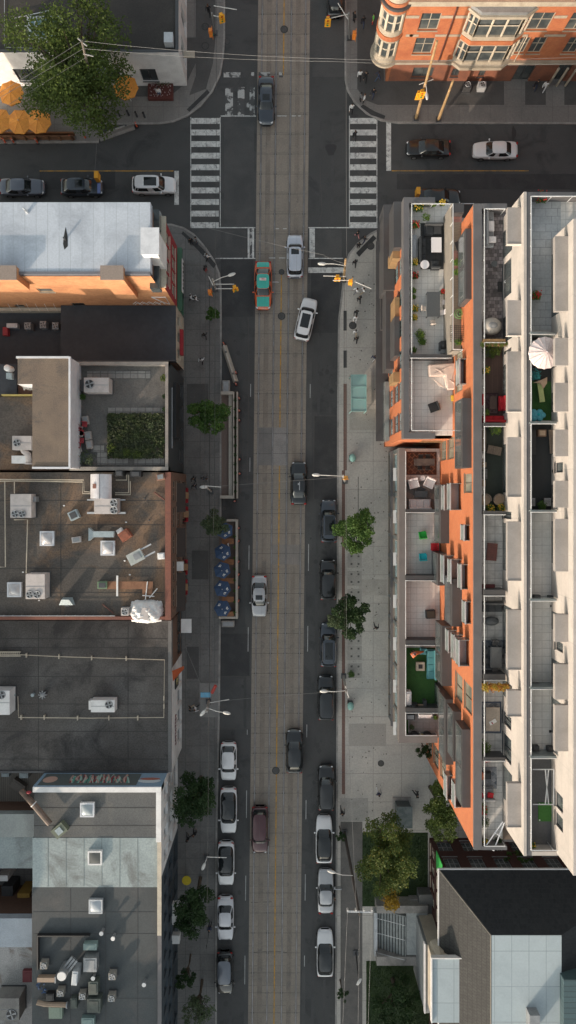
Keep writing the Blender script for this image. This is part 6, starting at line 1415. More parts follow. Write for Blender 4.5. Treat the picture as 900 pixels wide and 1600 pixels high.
def skylight(label,a_,b_,c_,d_,zr,dome=.35,frame=None,gm=None,group='roof skylights'):
    z_=zr+.35; t=thing('skylight',label,'skylight',at((a_+c_)/2,(b_+d_)/2,z_),0,group); t.location.z=zr; w_=(c_-a_)*K*(HC-z_)/HC/2; l_=(d_-b_)*K*(HC-z_)/HC/2
    m=MB(); m.box(-w_,w_,-l_,-l_+.14,0,.35); m.box(-w_,w_,l_-.14,l_,0,.35); m.box(-w_,-w_+.14,-l_+.141,l_-.141,0,.35); m.box(w_-.14,w_,-l_+.141,l_-.141,0,.35); m.build('frame',frame or whitem,t)
    a0,b0=w_-.15,l_-.15; m=MB(); n=8
    vs=[(a0*(2*i/n-1),b0*(2*j/n-1),.33+dome*(1-abs(2*i/n-1)**2.2)*(1-abs(2*j/n-1)**2.2)) for i in range(n+1) for j in range(n+1)]
    m.add(vs,[(i*(n+1)+j,(i+1)*(n+1)+j,(i+1)*(n+1)+j+1,i*(n+1)+j+1) for i in range(n) for j in range(n)]); m.build('dome',gm or mat('skylight_acrylic',(.50,.49,.50),.2,c2=(.42,.41,.42),sc=1,grain=0),t,smooth=True); return t
skylight('domed skylight in the upper left of the brown roof',62,830,84,853,zr); skylight('domed skylight below the white duct tee on the brown roof',157,845,179,868,zr); skylight('domed skylight at the left of the brown roof next to the two fan unit',11,910,33,933,zr)
dglass=mat('skylight_smoked',(.12,.12,.11),.15,grain=0); 
skylight('white framed skylight on the small grey roof below the mural',125,1255,147,1277,zr,.2,whitem,mat('skylight_pale',(.36,.40,.42),.2,grain=0)); skylight('white framed smoked skylight on the pale green roof',137,1330,159,1352,zr,.08,white,dglass); skylight('plain silver skylight on the black part of the roof',138.5,1406,160,1428,zr,.15,lmetal,mat('skylight_silver',(.42,.45,.48),.25,grain=0))
def rbox(label,a_,b_,c_,d_,zr,h,mm,rz=0,lid=None,name='roof_box',cat='roof box',group='metal boxes on the roofs'):
    zt_=zr+h; t=thing(name,label,cat,at((a_+c_)/2,(b_+d_)/2,zt_),radians(rz),group); t.location.z=zr
    w_=(c_-a_)*K*(HC-zt_)/HC/2; l_=(d_-b_)*K*(HC-zt_)/HC/2; MB().box(-w_,w_,-l_,l_,0,h).build('box_body',mm,t,bevel=.02); MB().box(-w_*.7,w_*.7,-l_*.7,l_*.7,h+.001,h+.04).build('lid',lid or mm,t,bevel=.01); return t
bl=mat('pale_blue_metal',(.32,.38,.40),.5,c2=(.26,.31,.33),sc=2)
rbox('tilted pale blue box between the skylight and the cooling units',107,798,122,812,zr,.6,bl,25,dmetal); rbox('small pinkish grey box left of the duct tee',112,839,126,848,zr,.4,acw,8,gmetal)
rbox('tilted brick red box on the brown roof',186,829,203,844,zr,.8,mat('brick_red_box',(.28,.09,.05),.7,c2=(.2,.07,.04),sc=3),35); rbox('small white box against the red coping',246,864,257,874,zr,.6,white,4)
rbox('white tilted slab lying against the brick red box',182,826,192,834,zr,.4,white,35)
t=roofp('metal_frame','tilted pale metal table frame with two long rails','metal frame',217,868,zr,28); MB().box(-.9,.6,-.55,.55,.5,.9).build('frame_body',mat('pale_green_metal',(.33,.36,.34),.5,c2=(.42,.43,.42),sc=2),t); MB().box(-.3,.35,-.3,.3,.901,.95).build('opening',gmetal,t)
for s_ in (-.4,.4): MB().box(.6,1.7,s_-.07,s_+.07,.7,.82).build('rail',lmetal,t)
t=roofp('air_duct','white duct tee with flared end above a skylight','duct',163,834,zr); MB().box(-.85,1.1,-.28,.28,.3,.85).build('duct_body',bl,t); MB().add([(-.85,-.28,.3),(-.85,.28,.3),(-.85,.28,.85),(-.85,-.28,.85),(-1.25,-.62,.2),(-1.25,.62,.2),(-1.25,.62,.95),(-1.25,-.62,.95)],[(0,1,5,4),(1,2,6,5),(2,3,7,6),(3,0,4,7)]).build('flared_end',bl,t)
t=roofp('vent_hood','pale blue trapezoid vent hood near the bottom of the brown roof','vent',106,939,zr); MB().add([(-.75,-.35,0),(.7,-.35,0),(.45,.35,0),(-.45,.35,0),(-.7,-.32,.5),(.65,-.32,.5),(.35,.25,.85),(-.35,.25,.85)],[(4,5,6,7),(0,1,5,4),(1,2,6,5),(2,3,7,6),(3,0,4,7)]).build('hood',bl,t); MB().box(-.2,.2,-.5,-.36,.05,.35).build('outlet',dmetal,t)
t=roofp('work_bench','long rusty brown board on trestles with a white crossbar','bench',204,914,zr); MB().box(-2.2,2.2,-.35,.38,.3,.38).build('board',mat('rust_board',(.23,.115,.065),.8,c2=(.19,.09,.05),sc=1.5),t); MB().box(-1.25,-1.08,-1.0,.95,.39,.5).build('crossbar',white,t); MB().box(1.2,2.15,-1.1,-.36,.28,.34).build('side_board',MAT['rust_board'],t)
rbox('green machine at the end of the rusty board',152,909,167,920,zr,.6,mat('machine_green',(.13,.20,.12),.6),0,dmetal,name='machine',cat='machine')
t=roofp('tarpaulin','crumpled white tarpaulin heaped over boxes in the corner of the brown roof','tarpaulin',229,955,zr); rr=random.Random(9); n=26; vs=[]
for i in range(n+1):
    for j in range(n+1):
        u,v_=i/n*2-1,j/n*2-1; q=max(0,1-(u*u)**1.6)*max(0,1-(v_*v_)**1.6); vs.append((u*1.62*(1-.12*v_*v_)+rr.uniform(-.05,.05),v_*1.12*(1-.15*u*u)+rr.uniform(-.05,.05),.05+q*.75+rr.uniform(-.05,.05)*(q+.15)+.28*abs(sin(5*u+3*v_))*q+.12*abs(sin(9*v_-4*u))*q))
MB().add(vs,[(i*(n+1)+j,(i+1)*(n+1)+j,(i+1)*(n+1)+j+1,i*(n+1)+j+1) for i in range(n) for j in range(n)]).build('sheet',mat('tarp_white',(.66,.65,.64),.6,grain=.04),t,smooth=True)
MB().box(-.3,.45,-.6,.5,1.0,1.12,Matrix.Rotation(-.2,4,'Z')).build('panel',acw,t)
t=roofp('folding_ladder','thin white ladder frame above the tarpaulin','ladder',236,925,zr,-20); MB().tube([(-.6,.9,.4),(-.2,-.8,.4)],.05,5).build('rail',white,t); MB().tube([(.5,.6,.4),(.1,-.5,.4)],.05,5).build('rail',white,t); MB().tube([(-.6,-.5,.42),(.5,-.2,.42)],.05,5).build('rung',white,t)
def pipe(label,pts,r=.05,m_=cream,group='thin cream pipes on the brown roof'): return tag(MB().tube([at(*p) for p in pts],r,6).build('gas_pipe',m_,world=True),label,'pipe',group)
z=9.85
pipe('upper cream pipe along the top of the brown roof',[(-5,749,z),(131,750,z),(131.5,768,z),(147,769,z)]); pipe('lower cream pipe along the top of the brown roof',[(-5,752,z),(22,751.5,z),(129,753,z),(129,771,z),(147,771.5,z)])
pipe('cream pipe running down the left side of the brown roof',[(7.5,752,z),(8.5,886,z),(-4,886,z)]); pipe('cream pipe linking the two left cooling units',[(22,812,z),(43,812,z),(41,896,z)]); pipe('short cream pipe from the upper run to a cooling unit',[(22.5,753,z),(22.5,771,z)])
pipe('cream pipe loop right of the shiny white duct',[(180,770,z),(201,770,z),(201,742,z),(198,742,z),(198,750,z),(181,750,z)]); pipe('second cream pipe loop right of the shiny white duct',[(180,773,z),(203.5,773,z),(203.5,752,z)])
rbox('soot black chimney pot on the parapet above the brown roof',180,735,192,744,9.6,1.2,black,0,dmetal,name='chimney_pot',cat='chimney'); rbox('wide black flue opening on the parapet above the brown roof',203,736,220,745,9.6,.9,fanb,0,dmetal,name='chimney_pot',cat='chimney'); rbox('rusty fan box by the upper right corner of the brown roof',244,740,257,750,9.6,.7,mat('rusty',(.28,.15,.10),.8,c2=(.15,.08,.06),sc=3),10,gmetal)
pipe('rusty bar leaning by the red coping',[(241,769,9.7),(257,781,9.8)],.07,mat('rust_bar',(.12,.05,.04),.8),group='loose bars on the brown roof'); pipe('rusty bar lying near the bottom parapet of the brown roof',[(160,944,9.7),(177,958,9.8)],.06,MAT['rust_bar'],group='loose bars on the brown roof')
rr=random.Random(12)
for k,(x_,y_) in enumerate(((14,851),(36,894),(195,876),(233,813),(197,816),(203,898),(84,962),(61,938),(100,790),(226,779))): 
    tag(MB().ball(at(x_,y_,9.68),(.11,.08,.07),7,4).build('litter',white if k%3 else dmetal,world=True),'small scrap of litter lying on the brown roof','litter','scraps of litter on the brown roof')
# dark roof
zr=6.7
ac('cooling unit with one fan in the middle of the dark roof',142,1094,179,1113,zr,1.2,((170,1101,.36),),((138.5,1095,143,1109,.8),),white); ac('large cooling unit cut by the left edge on the dark roof',-14,1079,15,1117,zr,1.6,((2,1086,.38),),None,white)
t=roofp('whirly_vent','dark whirly vent on the dark roof between the cooling units','vent',66,1086,7.5); t.location.z=6.7; MB().cyl(0,0,0,.5,.25,n=12).build('neck',dmetal,t); m=MB()
for k in range(8): M=Matrix.Rotation(k*pi/4,4,'Z'); m.box(.08,.42,-.04,.04,.5,.8,M)
m.ball((0,0,.65),.28,10,6); m.build('turbine',gmetal,t)
tag(MB().cyl(*at(51,1086,7)[:2],6.7,7.1,.17,n=12).build('vent_pipe',bl,world=True),'pale blue capped vent pipe beside the whirly vent','vent pipe','vent pipes on the roofs'); tag(MB().cyl(*at(21.5,1086,7)[:2],6.7,7.1,.15,n=12).build('vent_pipe',bl,world=True),'pale blue vent pipe next to the edge cooling unit','vent pipe','vent pipes on the roofs')
# garden roof terrace
zr=9.4
ac('long cooling unit with one fan on the garden roof terrace',131,590,170,613,zr,1.5,((140,600,.42),),((157,611,164,615,.6),(124,593,132,611,.5,dmetal)))
ac('square cooling unit with one fan beside the brown gravel penthouse',19,681,49,703,9.2,1.2,((26.5,692,.34),),((18,712,40,724,.8,white),))
t=roofp('curved_duct','white curved duct below the square cooling unit','duct',43,712,9.2); MB().tube([(-.3,.8,.5),(-.1,.4,.6),(.25,.1,.6),(.3,-.7,.5)],.32,10).build('duct_body',acw,t,smooth=True); MB().tube([(.3,-.7,.5),(.3,-.85,.5)],.38,10).build('flange',acw,t)
t=roofp('gas_tank','round white tank with small box at the left roof corner','tank',9,574,10.5); t.location.z=9.2; MB().cyl(0,0,0,1.0,.32,n=16).ball((0,0,1.0),(.32,.32,.15),12,6).build('tank_body',white,t); MB().box(-.25,.3,-.95,-.4,0,.6).build('valve_box',bl,t)
t=roofp('dust_sheet','creased white cloth on the edge of the gravel penthouse','cloth',40,604,10.5); t.location.z=9.2; MB().add([(-.8,.25,1.3),(-.4,0,1.0),(-.3,-.35,.9),(.1,-.1,1.2),(.75,-.25,1.3),(.8,.35,1.3),(.0,.3,1.4)],[(0,1,6),(1,2,3,6),(3,4,5,6)]).build('cloth_sheet',creamc,t); MB().box(-.1,.7,-.2,.3,0,1.1).build('covered_box',creamc,t)
gm_=leafmat('roof_plants',(.035,.045,.025),(.05,.07,.025),(.10,.11,.05),1.3)
t=thing('roof_garden','square bed of mixed green groundcover on the garden roof terrace','garden',at(212,680,9.4)); part(t,'soil_bed',MB().pbox(168,647,256,716,9.41,9.6),mat('soil2',(.07,.06,.04),.95,c2=(.10,.09,.06),sc=1)); rr=random.Random(5); m=MB(); o_=wloc(t)
for k in range(7000):
    x_,y_=rr.uniform(168,256),rr.uniform(646,716)
    if (x_>236 and y_>690 and rr.random()<.7) or (sin(x_*.35)*sin(y_*.42)>.6 and rr.random()<.7): continue
    p=at(x_,y_,9.62+rr.uniform(0,.22)); nr=Vector((rr.gauss(0,.5),rr.gauss(0,.5),1)).normalized(); u=nr.orthogonal().normalized(); u.rotate(Matrix.Rotation(rr.uniform(0,6.28),3,nr)); v_=nr.cross(u); s=rr.uniform(.08,.17); m.quad(p-u*s,p+v_*s*.6,p+u*s,p-v_*s*.6)
go=part(t,'groundcover',m,gm_); tag(go,kind='stuff')
for k in range(4): 
    m=MB(); p=at((175,198,214,236)[k],(700,708,711,665)[k],9.75); 
    leaves(260,[(p.x-o_.x,p.y-o_.y,p.z-o_.z,.45)],.14,rr).build('shrub',lfB if k!=3 else lfO,t)
red_c=mat('red_crate',(.30,.03,.04),.6); crat=mat('grey_crate',(.30,.27,.25),.7)
rr=random.Random(21)
for k in range(22):
    x_=114+rr.uniform(0,22); y_=655+rr.uniform(0,50); 
    if x_>127 and not(662<y_<690): x_-=10
    chair('folding chair in the heap of red and grey chairs on the garden roof',x_,y_,9.41,rr.choice((0,90,180,270))+rr.uniform(-20,20),red_c if k%3 else crat,'heap of red and grey chairs on the garden roof',.5,'folding_chair')
for k,(x_,y_) in enumerate(((133,656),(137,680),(139,694))): rbox('clear plastic crate right of the chair heap, %s'%('upper','middle','lower')[k],x_-5,y_-6,x_+5,y_+7,9.41,.4,crat,8,gmetal,name='crate',cat='crate',group='crates by the chair heap')
pot('bare grey shrub at the lower left of the garden roof terrace',137,716,9.41,.75,lfO,group='plants on the garden roof'); pot('small green plant under the left end of the long cooling unit',131,621,9.41,.3,lfA,group='plants on the garden roof'); pot('leafy plant in the upper right corner of the garden roof',257,592,9.41,.35,lfB,group='plants on the garden roof')
rbox('black bin at the bottom left of the garden roof terrace',112,711,119,726,9.41,.8,black,name='bin',cat='bin')
for k,y_ in enumerate((620,640,662,690)): pot('trailing green plant along the right parapet of the garden roof, %s from the top'%('first','second','third','last')[k],258,y_,9.41,.24,lfD,group='plants along the garden roof parapet',h=.3)
# low black roof, left part
zr=4.0
for k,(x_,y_) in enumerate(((43,509),(67,507),(86.5,509))): ac('small round fan unit %s of three under the white cables'%('left','middle','right')[k],x_-5,y_-5.5,x_+5,y_+5.5,zr,.9,((x_,y_,.28),),None,gmetal)
rbox('pale box beside the small round fan units',10,505,27,512,zr,.7,lmetal); rbox('dull red box at the left edge of the low black roof',4,511,12,524,zr,.6,red_c)
# bottom left roof clutter
zr=9.6
t=thing('kitchen_flue','long brown flue pipe crossing from the deck to the small grey roof','flue',at(60,1262,10)); part(t,'pipe',MB().tube([at(34,1236,9.2),at(52,1256,10.3),at(78,1287,10.3)],.28,10),mat('flue_brown',(.16,.11,.085),.6,c2=(.11,.08,.06),sc=2)); part(t,'band',MB().tube([at(52,1256,10.3),at(53,1257,10.3)],.33,10),white)
m=MB(); M=Matrix.Translation(at(94,1296,10))@Matrix.Rotation(.7,4,'Z'); m.box(-.65,.65,-.5,.5,-.4,.3,M); part(t,'fan_housing',m,mat('flue_green',(.12,.14,.10),.6)); m=MB(); m.box(-.3,.3,-.3,.3,.301,.36,M); part(t,'housing_lid',m,bl); part(t,'rusty_mouth',MB().add([at(84,1300,10.2),at(92,1296,10.2),at(97,1305,10.1),at(90,1309,10.1)],[(0,1,2,3)]),mat('rust_orange',(.40,.19,.06),.8)); part(t,'red_valve',MB().ball(at(45,1238,10),(.25,.15,.2),8,5),red_c)
fg=mat('roof_dark_green',(.07,.085,.075),.7,c2=(.05,.06,.055),sc=2); lt=mat('pale_teal_box',(.19,.26,.25),.6)
for a_,b_,c_,d_,h,mm,lab in ((130,1475,151,1485,.6,lt,'pale teal box below the silver skylight'),(130,1497,151,1519,.9,gmetal,'grey box under the pale teal box on the black roof'),(138,1534,153,1555,.8,fg,'dark green grey box right of the cluttered kitchen plant'),(136,1561,157,1583,.9,fg,'large dark green grey box at the bottom of the kitchen plant'),(76,1571,97,1592,.5,mat('sage_box',(.20,.25,.20),.7),'sage green box at the bottom left of the kitchen plant'),(127,1591,147,1606,.5,lt,'pale teal box cut by the bottom edge'),(110,1560,120,1576,.6,fg,'narrow dark box inside the kitchen plant'),(72,1553,84,1564,.5,black,'black box left in the kitchen plant')): rbox(lab,a_,b_,c_,d_,zr,h,mm,0,None if h>.6 else mm)
rbox('tilted white cabinet in the kitchen plant',112,1518,121,1540,zr,1.3,lmetal,-6)
t=roofp('vent_cylinder','bright white topped cylinder with slanting ducts in the kitchen plant','vent',96,1526,11.2); t.location.z=zr; MB().cyl(0,0,0,1.5,.45,n=18).build('cylinder',gmetal,t); MB().cyl(0,0,1.5,1.6,.42,n=18).build('cap',white,t)
for k in range(3): MB().box(.2,1.6,-.12+k*.28-.3,.08+k*.28-.3,.8,1.0,Matrix.Rotation(.9,4,'Z')).build('slanting_duct',gmetal,t)
for x_,y_,lab in ((68,1509,'small fan box at the upper left of the kitchen plant'),(94,1552,'round fan box in the middle of the kitchen plant'),(128.5,1557,'fan box between the narrow and dark green boxes'),(175,1526,'upper of two lone fan boxes on the black roof'),(174,1560,'lower of two lone fan boxes on the black roof')): ac(lab,x_-5.5,y_-5.5,x_+5.5,y_+5.5,zr,.7,((x_,y_,.26),),None,mat('fan_taupe',(.24,.225,.20),.6),group='small roof fan boxes')
t=thing('brown_duct','brown duct at the left of the kitchen plant','duct',at(70,1532,10)); part(t,'duct_body',MB().pbox(58,1528,85,1535,9.7,10.2),mat('duct_brown',(.30,.22,.16),.7)); part(t,'end_flange',MB().pbox(85.2,1526.5,87,1536.5,9.65,10.3),gmetal)
t=thing('brown_duct','brown duct bent under the round fan box','duct',at(80,1568,10)); part(t,'duct_body',MB().tube([at(58,1566,10),at(70,1569,10),at(104,1570,10)],.22,8),MAT['duct_brown']); part(t,'end_flange',MB().tube([at(104,1570,10),at(106,1570,10)],.3,8),gmetal)
rr=random.Random(31)
m=MB()
for k in range(14): x_,y_=rr.uniform(58,72),rr.uniform(1536,1550); m.tube([at(x_,y_,9.75),at(x_+rr.uniform(-5,5),y_+rr.uniform(-4,4),9.8)],.06,5)
tag(m.build('hose_heap',mat('hose_blue',(.03,.07,.16),.5),world=True),'heap of blue hose beside the brown duct','hose')
for x_,y_,lab in ((177,1465,'white capped vent pipe on the black roof'),(159,1457,'small pale vent pipe left of the white capped one'),(225.5,1537,'small vent pipe near the right parapet of the black roof'),(146,1527,'thin pipe above the dark green boxes')):
    t=roofp('vent_pipe',lab,'vent pipe',x_,y_,10.2,0,'vent pipes on the roofs'); t.location.z=zr; MB().cyl(0,0,0,.7,.12,n=10).build('pipe',gmetal,t); MB().cyl(0,0,.7,.8,.2,n=12).build('cap',white if x_==177 else lmetal,t)
ac('big weathered cooling unit at the bottom left corner',-8,1560,30,1595,6.0,1.8,((18,1585,.5),),None,mat('weathered_ac',(.26,.25,.23),.7,c2=(.2,.19,.18),sc=1)); rbox('flat maroon box on the patched rear roof',35,1517,50,1535,6.0,.4,mat('maroon_box',(.16,.04,.045),.7))
rbox('white crate at the left edge between the rear roofs',-4,1368,12,1377,.0,3.2,white); rbox('ochre yellow board in the rear yard',27,1396,46,1410,0,2.5,mat('ochre',(.35,.22,.05),.7)); rbox('grey rubbish container in the rear yard',2,1385,20,1425,0,2.2,dmetal)
for k,(a_,b_,c_,d_,r_) in enumerate(((16,1222,38,1236,-35),(2,1208,14,1214,0),(30,1208,44,1216,0))): rbox('weathered %s on the timber deck annex'%('tilted table','left bench','right bench')[k],a_,b_,c_,d_,3.5,.7,mat('weathered_wood',(.14,.125,.11),.8) if k==0 else bl,r_,name='deck_furniture',cat='table',group='furniture on the deck annex')
# condensers in front of the ornate brick building
for k,(x_,y_) in enumerate(((731,132),(754,132))): ac(('dark round condenser','pale condenser')[k]+' at the foot of the ornate brick wall',x_-6,y_-5,x_+6,y_+5,.13,1.0,((x_,y_,.28),),None,(dmetal,lmetal)[k])

# ================================================================ TERRACE FURNITURE
cush={k:mat('cushion_'+k,c_,.85,grain=.08,geo=False) for k,c_ in dict(charcoal=(.04,.043,.047),grey=(.24,.24,.245),beige=(.62,.53,.46),white=(.66,.61,.60),red=(.40,.012,.02),maroon=(.10,.025,.03),teal=(.07,.22,.24),cyan=(.02,.42,.48),green=(.03,.42,.06),brown=(.15,.09,.06),tan=(.33,.24,.17),aqua=(.12,.45,.55),lime=(.45,.50,.22),orange=(.55,.14,.05)).items()}
def px2m(n,z): return n*K*(HC-z)/HC
def sofa(label,a_,b_,c_,d_,z,cu,backs='T',fr=None,arms=True,group=None,name='sofa'):
    t=thing(name,label,'sofa',at((a_+c_)/2,(b_+d_)/2,z+.6),0,group); t.location.z=z; w_=px2m(c_-a_,z)/2; l_=px2m(d_-b_,z)/2; cm=cush[cu]; fm=fr or cm
    MB().box(-w_,w_,-l_,l_,.08,.30).build('base',fm,t,bevel=.02)
    n=max(1,round(max(w_,l_)*2/.75))
    for k in range(n):
        if w_>=l_: MB().box(-w_+.1+(2*w_-.2)*k/n+.01,-w_+.1+(2*w_-.2)*(k+1)/n-.01,-l_+.08,l_-.08,.301,.45).build('cushion',cm,t,bevel=.04)
        else: MB().box(-w_+.08,w_-.08,-l_+.1+(2*l_-.2)*k/n+.01,-l_+.1+(2*l_-.2)*(k+1)/n-.01,.301,.45).build('cushion',cm,t,bevel=.04)
    for s in backs:
        bx=dict(T=(-w_,w_,l_-.2,l_),B=(-w_,w_,-l_,-l_+.2),L=(-w_,-w_+.2,-l_,l_),R=(w_-.2,w_,-l_,l_))[s]; MB().box(*bx,.451,.85).build('backrest',cm,t,bevel=.05)
    return t
def table(label,a_,b_,c_,d_,z,mm,h=.74,rz=0,group=None,name='table',cat='table'): return bench(label,(a_+c_)/2,(b_+d_)/2,z,px2m(c_-a_,z),px2m(d_-b_,z),h,mm,group,rz,name,cat)
def rtable(label,px,py,z,r,mm,h=.7,group=None):
    t=furn('round_table',label,'table',px,py,z,0,group); MB().cyl(0,0,h-.05,h,r,n=24).build('table_top',mm,t); MB().cyl(0,0,0,h-.05,.05,n=8).build('stem',dmetal,t); return t
def rug(label,a_,b_,c_,d_,z,mm,border=None,group='terrace rugs'):
    t=thing('rug',label,'rug',at((a_+c_)/2,(b_+d_)/2,z),0,group); t.location.z=z+.035; w_=px2m(c_-a_,z)/2; l_=px2m(d_-b_,z)/2
    MB().box(-w_,w_,-l_,l_,0,.012).build('pile',mm,t)
    if border:
        m=MB(); m.box(-w_,w_,l_-.12,l_,.0125,.018); m.box(-w_,w_,-l_,-l_+.12,.0125,.018); m.box(-w_,-w_+.12,-l_+.121,l_-.121,.0125,.018); m.box(w_-.12,w_,-l_+.121,l_-.121,.0125,.018); m.build('border',border,t)
    return t
A_=FA; B_=FB; C_=F2; D_=F3
rg1=tiles('rug_charcoal',(.05,.05,.05),(.035,.036,.037),(.03,.03,.03),.5,.5,.02); rg2=tiles('rug_rust',(.16,.06,.035),(.06,.03,.022),(.25,.12,.07),.42,.42,.05,.5,rot=.785); rg3=tiles('rug_bluegrey',(.30,.31,.33),(.09,.11,.14),(.2,.2,.21),.3,.3,.01,.5,rot=.785); rg4=tiles('rug_patch',(.30,.22,.18),(.05,.07,.08),(.1,.08,.07),.8,.55,.01,.5,rot=.5)
darkw=mat('charcoal_slats',(.06,.063,.066),.6); tabw=mat('white_table',(.70,.68,.70),.4,grain=0); dkt=mat('charcoal_table',(.075,.082,.088),.45)
rug('dark rug under the lounge set on the upper left terrace',657,349,698,421,A_,rg1)
sofa('charcoal slatted bench above the white table on the upper left terrace',664,349,692,366,A_,'charcoal','T'); sofa('charcoal sofa left of the white table on the upper left terrace',655,370,667,410,A_,'charcoal','L'); table('white table on the dark rug of the upper left terrace',672,374,688,397,A_,tabw,.55); sofa('charcoal armchair below the white table on the upper left terrace',674,405,688,420,A_,'charcoal','B')
rtable('white round side table near the dark rug',661.5,417,A_,.40,tabw); table('large charcoal dining table on the upper left terrace',664.5,459.5,685,498,A_,dkt)
for k,(x_,y_,r_) in enumerate(((660,484,0),(689,490,180),(675,506,90),(693,474,180))): chair(('beige chair left of the large charcoal dining table','white chair right of the large charcoal dining table','pale chair below the large charcoal dining table','beige chair above right of the large charcoal dining table')[k],x_,y_,A_,r_,cush['white'] if k%2 else cush['beige'],'chairs around the charcoal dining table')
pot('red flowering plant by the corner of the charcoal dining table',690,458,A_,.25,flower=flr)
def grill(label,px,py,z,rz=0):
    t=furn('grill',label,'grill',px,py,z,rz); MB().box(-.35,.35,-.28,.28,0,.75).build('cabinet',dmetal,t); MB().tube([(-.35,0,.85),(.35,0,.85)],.26,12).build('lid',black,t,smooth=True); MB().box(-.7,-.36,-.25,.25,.72,.76).build('side_shelf',gmetal,t); MB().tube([(-.2,-.3,.9),(.2,-.3,.9)],.02,6).build('handle',lmetal,t)
grill('black grill near the divider of the upper left terrace',690,542,A_,90)
for k,(x_,y_,r,f,lab) in enumerate(((652,326,.55,fly,'big yellow flowering plant in the upper left terrace corner'),(662,318,.45,None,'feathery green plant in the upper left terrace corner'),(664,342,.38,None,'green plant in a white pot by the slatted bench'),(648,354,.4,flr,'tall plant with yellow leaves left of the charcoal sofa'),(675,322,.3,None,'dark planter at the top of the upper left terrace, left one'),(689,320,.3,fly,'dark planter with white flowers at the top of the upper left terrace'),(646,412,.35,fly,'yellow plant beside the white round table'),(647,433,.35,flr,'red and yellow plant below the yellow one on the left rail'),(645,456,.25,None,'dark green plant on the left rail of the upper left terrace'),(645,466,.22,None,'small dark plant under the dark green one on the left rail'),(647,484,.33,fly,'yellow plant left of the beige chair'),(646,498,.3,fly,'lower yellow plant left of the beige chair'),(655,524,.5,None,'large bushy green plant at the bottom of the upper left terrace'),(658,535,.38,None,'second bushy green plant near the divider'),(645,548,.28,None,'small plant in the lower left corner by the divider'))): pot(lab,x_,y_,A_,r,None if k not in(1,7) else lfB,tabw if k==2 else None,f)
rbox('grey storage box left of the charcoal sofa',644,367,651,409,A_,.6,gmetal,name='storage_box',cat='box',group='terrace storage boxes')
for x_,y_,r,lab in ((711,412,.35,'green plant at the pink brick corner of the narrow deck'),(712,428,.28,'green plant below the pink brick corner of the narrow deck'),(728,417,.25,'green plant beside the orange wall on the narrow deck'),(714,536,.3,'plant in front of the lattice at the end of the narrow deck')): pot(lab,min(x_,721),y_,ND,r,None)
chair('black wicker armchair on the narrow deck',717,386,ND+.01,200,black,None,.8,'armchair'); t=furn('spiral_stand','green spiral wire plant stand on the narrow deck','plant stand',715,492,ND+.01); MB().tube([(.5*(1-k/40)*cos(k*.5)+.1,.5*(1-k/40)*sin(k*.5),.1+k*.015) for k in range(40)],.025,5).build('spiral_wire',mat('wire_green',(.1,.3,.08),.5),t); MB().cyl(0.1,0,0,.1,.15,n=10).build('base',dmetal,t)
t=furn('lattice','dark lattice panel at the bottom of the narrow deck','lattice',716,521,ND+.9); m=MB()
for k in range(9): m.box(-.7+k*.17,-.67+k*.17,-.7,.7,0,.03); 
for k in range(9): m.box(-.7,.7,-.7+k*.17,-.67+k*.17,.031,.055)
m.build('lattice_panel',black,t)
# A2
def cover(label,poly,z,h,mm,name='covered_sofa'):
    t=thing(name,label,'sofa',at(sum(p[0] for p in poly)/len(poly),sum(p[1] for p in poly)/len(poly),z)); o_=wloc(t); pl=[tuple((at(p[0],p[1],z+h)-o_)[:2]) for p in poly]; m=MB().prism(pl,0,h); ob=m.build('dust_cover',mm,t,bevel=.12)
    m=MB(); rr=random.Random(3)
    for k in range(9):
        i=rr.randrange(len(pl)); p,q=Vector(pl[i]+(h+.0,)),Vector(pl[(i+2)%len(pl)]+(h+.0,)); a0=p.lerp(q,.15); b0=p.lerp(q,.6+rr.random()*.2); m.tube([a0,a0.lerp(b0,.5)+Vector((rr.uniform(-.1,.1),rr.uniform(-.1,.1),.02)),b0],.035,5)
    m.build('cover_folds',mm,t); return t
bc=mat('beige_cover',(.62,.50,.43),.7,c2=(.52,.42,.37),sc=2,grain=.05)
cover('beige dust cover over an L shaped sofa below the first divider',[(670,569),(716,566),(716,608),(699,609),(696,587),(671,588)],A_,.7,bc)
chair('dark wicker chair alone on the lower half of the upper terrace',676,637,A_,200,black,None,.85,'armchair'); rbox('small tan cushion box right of the dark wicker chair',683,630,688,641,A_,.3,cush['tan'],8,name='footstool',cat='footstool'); rbox('yellow cube stool near the orange wall',706,617,712,626,A_,.45,mat('yellow_stool',(.60,.38,.04),.6),5,name='footstool',cat='footstool')
# B
rug('rust patterned rug under the long dining table',635,706,682,742,B_,rg2,mat('rug_edge',(.10,.045,.03),.9)); table('long dark dining table on the rust patterned rug',645,717,677,728,B_,mat('dark_walnut',(.07,.055,.05),.5,c2=(.09,.07,.06),sc=2))
for k,(x_,y_,r_) in enumerate(((656,714,-90),(667,714,-90),(655,731,90),(667,731,90))): chair(('upper left','upper right','lower left','lower right')[k]+' black chair at the long dark dining table',x_,y_,B_,r_,black,'black chairs at the long dark table')
rug('patchwork rug between the white armchairs and the white sofa',635,752,682,795,B_,rg4)
for k,(x0,y0,r_) in enumerate(((645,755,15),(670,754,-25))):
    t=furn('armchair','white cushioned armchair, %s of the pair on the patchwork rug'%('left','right')[k],'armchair',x0,y0,B_+.05,r_,'pair of white armchairs'); MB().box(-.48,.48,-.5,.5,.1,.42).build('seat',cush['white'],t,bevel=.06); MB().box(-.48,.48,.3,.5,.421,.8).build('backrest',cush['white'],t,bevel=.05)
    for s_ in (-.5,.4): MB().box(s_,s_+.1,-.5,.3,.42,.6).build('armrest',cush['white'],t,bevel=.03)
